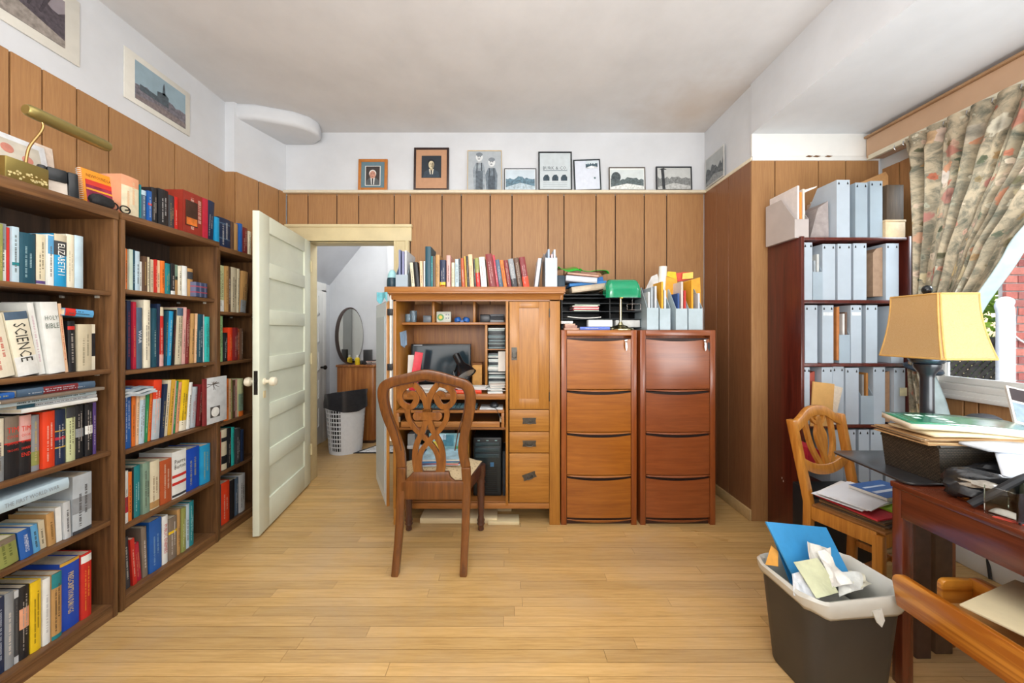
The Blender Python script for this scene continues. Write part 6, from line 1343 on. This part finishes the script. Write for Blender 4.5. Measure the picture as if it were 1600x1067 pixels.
for sg in (1, -1):
    sp.ribbon(smoothpath([(sg*.105, .845), (sg*.103, .78), (sg*.09, .70), (sg*.055, .63), (sg*.03, .595)], 5), .028, -.008, .008, dp2)
    sp.ribbon(smoothpath([(sg*.06, .855), (sg*.042, .828), (sg*.022, .815), (sg*.012, .83), (sg*.02, .842)], 5), .016, -.008, .008, dp2)
sp.build('splat', PINE, c2_, world=False, bevel=.003, seg=1)
def onchair(x, y, z): 
    p = WM[c2_.name] @ Vector((x, y, z)); return tuple(p)
sheets('pile of brown folders at the bottom of the small chair seat', *onchair(0, -.155, .453), .35, .24, .03, .36, ['#7d5a34', '#4a3a2a', '#8d6a40', '#5d4630'], 4, 21, 'folder_pile', 'folders', .006)
sheets('red folder poking out beneath the papers on the small chair', *onchair(.0, -.16, .484), .36, .25, .008, .33, '#c4303a', 1, 22, 'red_folder', 'folder', 0)
sheets('lime green folder poking out at the front of the small chair', *onchair(.085, -.20, .493), .27, .25, .008, .30, '#a4c832', 1, 26, 'green_folder', 'folder', 0)
sheets('white loose papers spread on the small chair', *onchair(-.04, -.115, .502), .30, .19, .022, .42, ['#e8e8e6', '#dfe2e6', '#ececea'], 5, 23, 'paper_pile', 'papers', .02)
r = thing('notebook', 'blue and white paperback lying on the small chair papers', 'notebook', onchair(.09, -.16, .526), .25)
MB().box(-.11, .11, -.075, .075, 0, .014).build('pages', PAPER, r, world=False, bevel=.001)
MB().box(-.11, .11, -.075, .075, .0142, .0155).build('cover', plain('#2f62a8', .4), r, world=False)
MB().box(-.1, .1, -.03, -.012, .0156, .0162).build('cover_print', plain('#cfd9e6', .5), r, world=False)
MB().box(-.09, .05, .02, .032, .0156, .0162).build('cover_print', plain('#bcd0e6', .5), r, world=False)
r = thing('crate', 'black crate on the floor behind the small chair', 'crate', (1.86, 2.07, 0))
MB().box(1.70, 2.10, 2.00, 2.15, .002, .40).build('body', plain('#202226', .5), r, bevel=.006); MB().box(1.70, 2.10, 1.996, 2.0, .33, .36).build('rim', plain('#4a5158', .35), r)
panel('red_bag', 'crimson bag seen through the back of the small chair', 'bag', [(1262, 700), (1268, 695), (1296, 716), (1296, 725), (1262, 725)], 2.0, .1, plain('#b8243c', .6))
# ================================================================ TABLE, SIDE STAND AND WHAT LIES ON THEM
tb = thing('table', 'dark red-brown wooden table cluttered with papers at the right edge', 'table', (1.9, .92, 0))
TX0, TX1, TY0, TY1, TZ = 1.43, 2.30, .50, 1.338, .742
MB().box(TX0-.004, TX1, TY0-.01, TY1+.004, TZ-.022, TZ).build('tabletop', TABLEW, tb, bevel=.004)
MB().box(TX0, TX0+.02, TY0, TY1-.03, TZ-.125, TZ-.022).build('apron', TABLEW, tb, bevel=.002)
MB().box(TX1-.03, TX1-.01, TY0, TY1-.03, TZ-.125, TZ-.022).build('apron', TABLEW, tb, bevel=.002)
MB().box(TX0+.04, TX1-.04, TY1-.025, TY1-.005, TZ-.125, TZ-.022).build('apron', TABLEW, tb, bevel=.002)
for xx, yy in ((TX0, TY1-.036), (TX1-.05, TY1-.036), (TX0, TY0), (TX1-.05, TY0)): MB().box(xx, xx+.041, yy, yy+.036, 0, TZ-.022).build('leg', TABLEZ, tb, bevel=.003)
sd_ = thing('side_stand', 'low stand with thin black rounded top beyond the dark table', 'stand', (1.72, 1.52, 0))
def rrect(x0, x1, y0, y1, r_, n_=5):
    out = []
    for cx_, cy_, a0 in ((x1-r_, y1-r_, 0), (x0+r_, y1-r_, PI/2), (x0+r_, y0+r_, PI), (x1-r_, y0+r_, 1.5*PI)):
        for i in range(n_+1): a = a0+PI/2*i/n_; out.append((cx_+r_*math.cos(a), cy_+r_*math.sin(a)))
    return out
MB().prism([(x_+.12*(y_-1.28)*.9, y_) for x_, y_ in rrect(1.43, 2.0, 1.284, 1.64, .035)], .746, .754).build('top', plain('#2a2a2b', .3, var=.15, coat=.3), sd_, bevel=.002)
MB().box(1.615, 1.675, 1.42, 1.44, 0, .746).build('leg', plain('#4a352a', .5, var=.2), sd_, bevel=.003)
MB().box(1.715, 1.785, 1.44, 1.46, 0, .746).build('leg', plain('#54402f', .5, var=.2), sd_, bevel=.003)
MB().box(1.80, 1.835, 1.47, 1.49, 0, .746).build('leg', wood('stand_leg', '#8a4a1a', '#b3702f', 'Z', 60), sd_, bevel=.003)
# table lamp
lx_, ly_ = 1.826, 1.565
lp_ = thing('table_lamp', 'dark column table lamp with large golden bell shade by the window', 'lamp', (lx_, ly_, .755))
MB().lathe([(.068, 0), (.068, .012), (.05, .02), (.03, .04), (.022, .06), (.022, .34), (.026, .36), (.042, .385), (.044, .40), (.03, .415), (.022, .43), (.013, .44), (.013, .47)], 24, c=(lx_, ly_, .755)).build('column', plain('#20262e', .3, var=.15, coat=.3), lp_, smooth=True)
MB().lathe([(.004, .44), (.004, .70), (.009, .705), (.016, .715), (.018, .728), (.012, .74), (.002, .745)], 14, c=(lx_+.0, ly_, .755)).build('finial', plain('#15181c', .25), lp_, smooth=True)
MB().box(lx_-.02, lx_+.08, ly_-.02, ly_+.02, 1.165, 1.185).lathe([(.05, .405), (.06, .425), (.02, .43)], 16, c=(lx_, ly_, .755)).build('socket', plain('#4a5a68', .25, metal=.7), lp_, bevel=.004)
sm_, nt, b = new_mat('lamp_shade_fabric'); v = objcoord(nt, rnd=False); f = noise(nt, v, 260, 2)
c = ramp(nt, f, [(.3, srgb('#d3ad74')), (.7, srgb('#dab985'))]); nt.links.new(c, b.inputs['Base Color']); b.inputs['Roughness'].default_value = .38; b.inputs['Specular IOR Level'].default_value = .9
tl = N(nt, 'ShaderNodeBsdfTranslucent'); nt.links.new(c, tl.inputs[0]); mx = N(nt, 'ShaderNodeMixShader'); mx.inputs[0].default_value = .3; nt.links.new(b.outputs[0], mx.inputs[1]); nt.links.new(tl.outputs[0], mx.inputs[2]); nt.links.new(mx.outputs[0], nt.nodes['Material Output'].inputs[0])
zb_, zt_ = 1.188, 1.452
def oct_(s_, z):   # rectangular plan with cut corners, turned towards the room corner
    hx2, hy2, cut = .108*s_, .158*s_, .06*s_
    base_ = [(-hx2+cut*.12, -hy2), (hx2-cut*.12, -hy2), (hx2, -hy2+cut*.12), (hx2, hy2-cut), (hx2-cut, hy2), (-hx2+cut, hy2), (-hx2, hy2-cut), (-hx2, -hy2+cut*.12)]
    a = math.radians(-2); return [(lx_+x_*math.cos(a)-y_*math.sin(a), ly_+x_*math.sin(a)+y_*math.cos(a), z) for x_, y_ in base_]
nl = 14; rings = []
for j in range(nl+1): t = j/nl; rings.append(oct_(.74+.24*(1-t)**1.9, zb_+(zt_-zb_)*t))
mb = MB(); mb.add([p for r_ in rings for p in r_], [(j*8+i, j*8+(i+1) % 8, (j+1)*8+(i+1) % 8, (j+1)*8+i) for j in range(nl) for i in range(8)])
mb.build('shade', sm_, lp_, solid=.003)
TRIM = plain('#c99d58', .8)
for i in range(8): MB().tube([r_[i] for r_ in rings], .004, 6).build('seam_trim', TRIM, lp_)
for rg in (rings[0], rings[-1]): MB().tube(rg+[rg[0]], .0045, 6).build('edge_trim', TRIM, lp_)

# wicker basket and papers
bk = thing('basket', 'dark woven basket holding folders on the black stand', 'basket', (1.69, 1.385, .755))
WK, nt, b = new_mat('dark_wicker'); v = objcoord(nt, rnd=False)
wv_ = N(nt, 'ShaderNodeTexBrick'); wv_.inputs['Scale'].default_value = 1; 
mp = N(nt, 'ShaderNodeMapping'); mp.inputs[3].default_value = (1, 1, 1)
cb = N(nt, 'ShaderNodeCombineXYZ'); sx = N(nt, 'ShaderNodeSeparateXYZ'); nt.links.new(v, sx.inputs[0]); ad = N(nt, 'ShaderNodeMath', operation='ADD'); nt.links.new(sx.outputs[0], ad.inputs[0]); nt.links.new(sx.outputs[1], ad.inputs[1])
nt.links.new(ad.outputs[0], cb.inputs[0]); nt.links.new(sx.outputs[2], cb.inputs[1]); nt.links.new(cb.outputs[0], wv_.inputs['Vector'])
for nm, vl in (('Brick Width', .012), ('Row Height', .006), ('Mortar Size', .0012)): wv_.inputs[nm].default_value = vl
wv_.inputs['Color1'].default_value = srgb('#3a342c'); wv_.inputs['Color2'].default_value = srgb('#544a3c'); wv_.inputs['Mortar'].default_value = srgb('#15130f')
nt.links.new(wv_.outputs[0], b.inputs['Base Color']); b.inputs['Roughness'].default_value = .5; bump(nt, b, wv_.outputs[1], -.6, .002)
q = MB(); bx0, bx1, by0, by1, bz0, bz1 = 1.548, 1.87, 1.285, 1.47, .7555, .885
def frus(x0, x1, y0, y1, e):
    return [(x0, y0, bz0), (x1, y0, bz0), (x1, y1, bz0), (x0, y1, bz0), (x0-e, y0-e*.4, bz1), (x1+e, y0-e*.4, bz1), (x1+e, y1+e*.4, bz1), (x0-e, y1+e*.4, bz1)]
q.add(frus(bx0, bx1, by0, by1, .012), [(0, 1, 5, 4), (1, 2, 6, 5), (2, 3, 7, 6), (3, 0, 4, 7), (3, 2, 1, 0)]); q.build('body', WK, bk, solid=.006)
for (xa, ya), (xb, yb) in zip([(bx0-.012, by0-.005), (bx1+.012, by0-.005), (bx1+.012, by1+.005), (bx0-.012, by1+.005)], [(bx1+.012, by0-.005), (bx1+.012, by1+.005), (bx0-.012, by1+.005), (bx0-.012, by0-.005)]): MB().tube([(xa, ya, bz1), (xb, yb, bz1)], .006, 6).build('rim', plain('#2d2820', .5), bk)
sheets('manila folders stacked in and over the woven basket', 1.70, 1.385, .888, .35, .21, .022, -.06, ['#b08a5c', '#c9a87a', '#8d6d48', '#d4c4a4'], 5, 31, 'folder_pile', 'folders', .012)
def slab_pile(label, name, cat, pts, th, mat, solid=None):
    """thin quad sheet lying between four corner points (far-left, far-right, near-right, near-left)"""
    q = MB().grid(lambda u, v: tuple((Vector(pts[0])*(1-u)+Vector(pts[1])*u)*(1-v)+(Vector(pts[3])*(1-u)+Vector(pts[2])*u)*v+Vector((0, 0, .006*math.sin(u*4)))), 10, 5)
    return tag(q.build(name, mat, solid=th, smooth=True), label, cat)
slab_pile('cream papers sandwiched below the green booklet on the basket', 'paper_pile', 'papers', [(1.535, 1.45, .924), (1.98, 1.42, .908), (1.96, 1.285, .900), (1.545, 1.30, .919)], .009, plain('#d9cba8', .7))
slab_pile('long pale grey magazine bending out right of the basket', 'magazine', 'magazine', [(1.60, 1.275, .902), (1.97, 1.27, .892), (1.95, 1.15, .862), (1.64, 1.225, .892)], .010, plain('#b9bcc0', .4))
gb = slab_pile('thick booklet with glossy green cover topping the pile on the woven basket', 'booklet', 'booklet', [(1.535, 1.475, .956), (2.02, 1.46, .930), (1.98, 1.265, .918), (1.50, 1.335, .944)], .020, plain('#ddd3bd', .7, var=.05))
qc = MB().grid(lambda u, v: tuple((Vector((1.535, 1.475, .9665))*(1-u)+Vector((2.02, 1.46, .9405))*u)*(1-v)+(Vector((1.50, 1.335, .9545))*(1-u)+Vector((1.98, 1.265, .9285))*u)*v+Vector((0, 0, .006*math.sin(u*4)))), 10, 5)
qc.build('cover', plain('#17805a', .2, coat=.9, var=.05), gb, solid=.0012, smooth=True)
mb = MB(); Mg = lambda u, v: tuple((Vector((1.535, 1.475, .9680))*(1-u)+Vector((2.02, 1.46, .9420))*u)*(1-v)+(Vector((1.50, 1.335, .9560))*(1-u)+Vector((1.98, 1.265, .9300))*u)*v+Vector((0, 0, .006*math.sin(u*4))))
rr = random.Random(3)
for (u0, u1, v0) in ((.13, .19, .2), (.2, .25, .2), (.13, .18, .42), (.28, .36, .25), (.29, .37, .45), (.3, .36, .65)):
    mb.add([Mg(u0, v0), Mg(u1, v0), Mg(u1, v0+.14), Mg(u0, v0+.14)], [(0, 1, 2, 3)])
mb.build('cover_print', plain('#cfe3d6', .5), gb, world=False)
slab_pile('white papers sliding down over the black bag at the right edge', 'paper_pile', 'papers', [P(1552, 700, 1.25), P(1640, 695, 1.25), P(1640, 748, 1.13), P(1568, 752, 1.13)], .006, plain('#dfe6f0', .6, var=.05))
bagm = plain('#1b1c1f', .3, var=.3, scale=14, bmp=.6)
blob('camera_bag', 'large shiny black bag lying on the table before the basket', 'bag', (1.765, 1.222, TZ+.001), .17, .046, .056, bagm, .26, 7, -.08, 36)
blob('plastic_bag', 'crumpled black plastic bag with clear wrapping at the table edge', 'bag', (1.57, 1.16, TZ+.001), .115, .045, .046, plain('#232426', .22, var=.4, scale=20, bmp=.9), .34, 9, -.45, 36)
MBq = MB().tube(smoothpath([(1.455, 1.13, .753), (1.50, 1.108, .80), (1.57, 1.10, .845), (1.65, 1.11, .86), (1.74, 1.13, .855)], 6), .011, 8)
tag(MBq.build('strap', plain('#15161a', .6), smooth=True), 'black padded strap curving over the table edge', 'strap')
blob('cellophane', 'crumpled clear cellophane wrapper on the black plastic bag', 'wrapper', (1.515, 1.165, TZ+.055), .03, .045, .012, plain('#a39c90', .15, var=.4, scale=40), .35, 14, .4)
tag(MB().box(1.515, 1.53, 1.19, 1.215, TZ+.0005, TZ+.016).build('orange_tag', plain('#e8801e', .5), bevel=.002), 'small orange tag between the black board and plastic bag', 'tag')
# clear letter holder and cards at the right edge
r = thing('clear_holder', 'clear plastic holder with amber edge at the right of the table', 'holder', (1.497, 1.085, TZ+.001), .10)
MB().box(-.035, .055, -.05, -.046, 0, .085).box(-.035, -.031, -.05, .02, 0, .085).box(.051, .055, -.05, .02, 0, .085).build('wall', GLASS, r, world=False)
MB().box(.02, .024, -.052, -.044, 0, .088).box(-.035, .055, -.054, -.05, .0, .006).build('black_edge', BLACK, r, world=False)
MB().prism([(.057, .0), (.064, .0), (.064, .085), (.052, .097)], -.05, -.045, 'Y').build('amber_edge', plain('#d8b63a', .3), r, world=False)
slab_pile('white card with red print inside the clear holder', 'card', 'card', [(1.472, 1.10, .747), (1.535, 1.105, .752), (1.545, 1.055, .747), (1.49, 1.05, .745)], .002, plain('#ddd9cc', .5, var=.06))
tag(MB().prism([(1.45, 1.075), (1.465, 1.075), (1.50, 1.02), (1.48, 1.015)], TZ+.0005, TZ+.003).build('leaflet', plain('#cc4a3a', .5)), 'small red and white leaflet beside the clear holder', 'leaflet')
r = thing('glass_jar', 'ribbed clear jar at the far right edge of the table', 'jar', (1.595, 1.075, TZ+.001))
MB().lathe([(.036, 0), (.04, .006), (.04, .09), (.034, .10), (.031, .10), (.036, .088), (.036, .01)], 24, c=(1.60, 1.075, TZ+.001)).build('body', plain('#8f9a86', .12, trans=.6), r, smooth=True)
tag(MB().tube(smoothpath([(1.555, 1.075, .846), (1.59, 1.05, .847), (1.63, 1.06, .847), (1.66, 1.10, .84)], 5), .004, 6).build('black_cord', BLACK), 'black cord lying across the glass jar top', 'cord')
r = thing('booklet', 'dark-covered booklet leaning under the window at the far right', 'booklet', (2.06, 1.44, .925), -.3, rx=-.55, ry=.28)
MB().box(-.02, .2, 0, .008, 0, .17).build('cover', plain('#ddd8d0', .4), r, world=False); MB().box(-.012, .19, -.001, 0, .105, .162).build('cover_print', plain('#3a2e2c', .4), r, world=False); MB().box(-.012, .19, -.001, 0, .01, .095).build('cover_print', plain('#8fa2ae', .4, var=.4, scale=14), r, world=False)
blob('dark_bag', 'dark bag on the black stand under the leaning booklet', 'bag', (2.06, 1.56, .755), .10, .06, .09, plain('#202228', .6), .1, 4)

# ================================================================ WASTE BIN
wbn = thing('waste_bin', 'dark grey waste bin with white liner full of papers', 'waste bin', (1.205, 1.36, 0), .10)
def bring(hx_, hy_, r_, z): return [(x_, y_, z) for x_, y_ in rrect(-hx_, hx_, -hy_, hy_, r_, 5)]
rg = [bring(.150, .10, .045, .0), bring(.155, .105, .05, .01), bring(.182, .128, .055, .355), bring(.176, .122, .05, .355), bring(.148, .098, .045, .012)]
n_ = len(rg[0]); mb = MB(); mb.add([p for r_ in rg for p in r_], [(j*n_+i, j*n_+(i+1) % n_, (j+1)*n_+(i+1) % n_, (j+1)*n_+i) for j in range(4) for i in range(n_)]+[tuple(range(n_))[::-1], tuple(4*n_+i for i in range(n_))])
mb.build('body', plain('#3b3834', .45, var=.08, scale=5), wbn, world=False, smooth=True)
lip = [bring(.186, .132, .058, .335), bring(.192, .138, .06, .35), bring(.196, .142, .06, .375), bring(.189, .135, .058, .384), bring(.178, .124, .052, .375), bring(.168, .114, .05, .33), bring(.150, .10, .045, .22)]
mb = MB(); rr = random.Random(8)
for k, r_ in enumerate(lip): lip[k] = [(x_*(1+.012*math.sin(i*2.1+k)), y_*(1+.015*math.sin(i*1.7+k)), z+.004*math.sin(i*1.3+k*.8)-(.02*max(0, math.cos((i-17.5)*.5)) if k < 2 and 14 < i < 21 else 0)) for i, (x_, y_, z) in enumerate(r_)]
mb.add([p for r_ in lip for p in r_], [(j*n_+i, j*n_+(i+1) % n_, (j+1)*n_+(i+1) % n_, (j+1)*n_+i) for j in range(6) for i in range(n_)])
mb.build('liner_bag', plain('#cfcfc6', .3, var=.06, scale=10), wbn, world=False, smooth=True, solid=.0015)
mb = MB(); mb.add(bring(.148, .098, .045, .24), [tuple(range(n_))]); mb.build('liner_floor', plain('#cfcfc6', .4), wbn, world=False)
MB().add([(.02, -.139, .345), (.055, -.141, .35), (.06, -.146, .315), (.045, -.149, .295), (.03, -.147, .31)], [(0, 1, 2, 3, 4)]).build('liner_knot', plain('#d6d6ce', .3), wbn, world=False, solid=.004)
def quadsheet(label, name, cat, pts, mat, th=.003, wob=.0, seed=1, n=8):
    rr = random.Random(seed); a, b_ = rr.uniform(3, 7), rr.uniform(3, 7)
    p = [Vector(q) for q in pts]; nrm = (p[1]-p[0]).cross(p[3]-p[0]).normalized()
    q = MB().grid(lambda u, v: tuple((p[0]*(1-u)+p[1]*u)*(1-v)+(p[3]*(1-u)+p[2]*u)*v+nrm*wob*(math.sin(a*u+b_*v)+math.sin(b_*u*1.7-a*v))), n, n)
    return tag(q.build(name, mat, solid=th), label, cat)
quadsheet('bright blue folder standing in the waste bin', 'blue_folder', 'folder', [P(1196, 815, 1.42), P(1290, 824, 1.47), P(1326, 896, 1.385), P(1250, 922, 1.315)], plain('#3f9ad6', .45, var=.04), .006)
r = quadsheet('dark inner leaf of the blue folder in the waste bin', 'blue_folder', 'folder', [P(1200, 818, 1.45), P(1290, 826, 1.49), P(1324, 905, 1.42), P(1240, 925, 1.36)], plain('#2f86c4', .45, var=.04), .004)
quadsheet('white crumpled paper at the back of the waste bin', 'paper', 'paper', [P(1262, 846, 1.36), P(1292, 856, 1.37), P(1318, 915, 1.33), P(1268, 908, 1.30)], PAPER, .002, .006, 3)
quadsheet('pale green receipt paper lying on top in the waste bin', 'receipt', 'paper', [P(1240, 878, 1.31), P(1275, 872, 1.32), P(1312, 925, 1.27), P(1276, 935, 1.24)], plain('#d3d8b4', .7, var=.06, scale=40), .002, .004, 4)
quadsheet('folded white sheet bent over the receipt in the waste bin', 'paper', 'paper', [P(1278, 862, 1.34), P(1294, 856, 1.36), P(1326, 912, 1.30), P(1302, 918, 1.27)], plain('#ebe9e2', .7), .002, .007, 5)
quadsheet('white sheet at the lower left of the waste bin papers', 'paper', 'paper', [P(1238, 896, 1.31), P(1256, 892, 1.31), P(1280, 936, 1.25), P(1240, 930, 1.27)], plain('#dfe4ea', .7), .002, .004, 6)
quadsheet('printed white sheet at the right inside the waste bin', 'paper', 'paper', [P(1308, 890, 1.36), P(1342, 895, 1.37), P(1352, 918, 1.31), P(1312, 932, 1.27)], plain('#e2e4de', .7, var=.08, scale=50), .002, .005, 7)
quadsheet('cream sheet at the far right inside the waste bin', 'paper', 'paper', [P(1322, 888, 1.40), P(1346, 898, 1.40), P(1362, 912, 1.33), P(1330, 925, 1.29)], plain('#d9d6c2', .7), .002, .005, 8)
quadsheet('orange envelope tucked at the left side of the waste bin', 'envelope', 'envelope', [P(1205, 852, 1.42), P(1216, 862, 1.40), P(1216, 885, 1.37), P(1196, 882, 1.40)], plain('#dfa040', .6), .003)

# ================================================================ OAK TRAY SEAT, BOTTOM RIGHT
os_ = thing('oak_seat_frame', 'golden oak seat frame with rounded board ends below the dark table', 'seat frame', (1.43, .8, 0))
def board(x0, x1, y0, y1, z0, z1, r_, name='side_board', mat=GOLDOAK):
    pl = [(y0, z0), (y1-r_*.5, z0)]+[(y1-r_+r_*math.cos(a), z1-r_+r_*math.sin(a)) for a in [PI/2*i/6 for i in range(7)]]+[(y0, z1)]
    MB().prism(pl, x0, x1, 'X').build(name, mat, os_, bevel=.003)
board(1.308, 1.330, .58, 1.225, .375, .483, .03)
board(1.535, 1.557, .58, 1.205, .375, .485, .03)
pl = [(1.535, .375), (1.435, .375)]+[(1.435+.02-.02*math.cos(a), .475-.02+.02*math.sin(a)) for a in [PI/2*i/5 for i in range(6)]]+[(1.535, .475)]
MB().prism(pl, 1.185, 1.203, 'Y').build('end_board', wood('golden_oak_x', '#a05a12', '#cf8a30', 'X', 60, .3, .4, .04, 1.2), os_, bevel=.003)
MB().box(1.330, 1.535, .58, 1.185, .385, .40).build('base_panel', plain('#b98a52', .5), os_)
for xx, yy in ((1.31, .58), (1.52, .58), (1.31, .66), (1.52, .66)): MB().box(xx, xx+.04, yy, yy+.04, 0, .39).build('leg', GOLDOAK, os_, bevel=.003)
MB().box(1.33, 1.535, .6, .62, .40, .475).build('cross_board', GOLDOAK, os_)
tag(MB().prism([(1.332, 1.06), (1.645, 1.165), (1.80, .70), (1.49, .60)], .4865, .4935).build('cream_panel', plain('#ddd0aa', .5, var=.03), bevel=.002), 'smooth cream board lying across the oak seat frame', 'board')
tag(MB().tube(smoothpath([(2.53, 1.90, .40), (2.532, 1.905, .25), (2.53, 1.895, .12), (2.50, 1.86, .011)], 6), .007, 8).build('power_cable', BLACK, smooth=True), 'black cable hanging down the white wall below the window', 'cable')
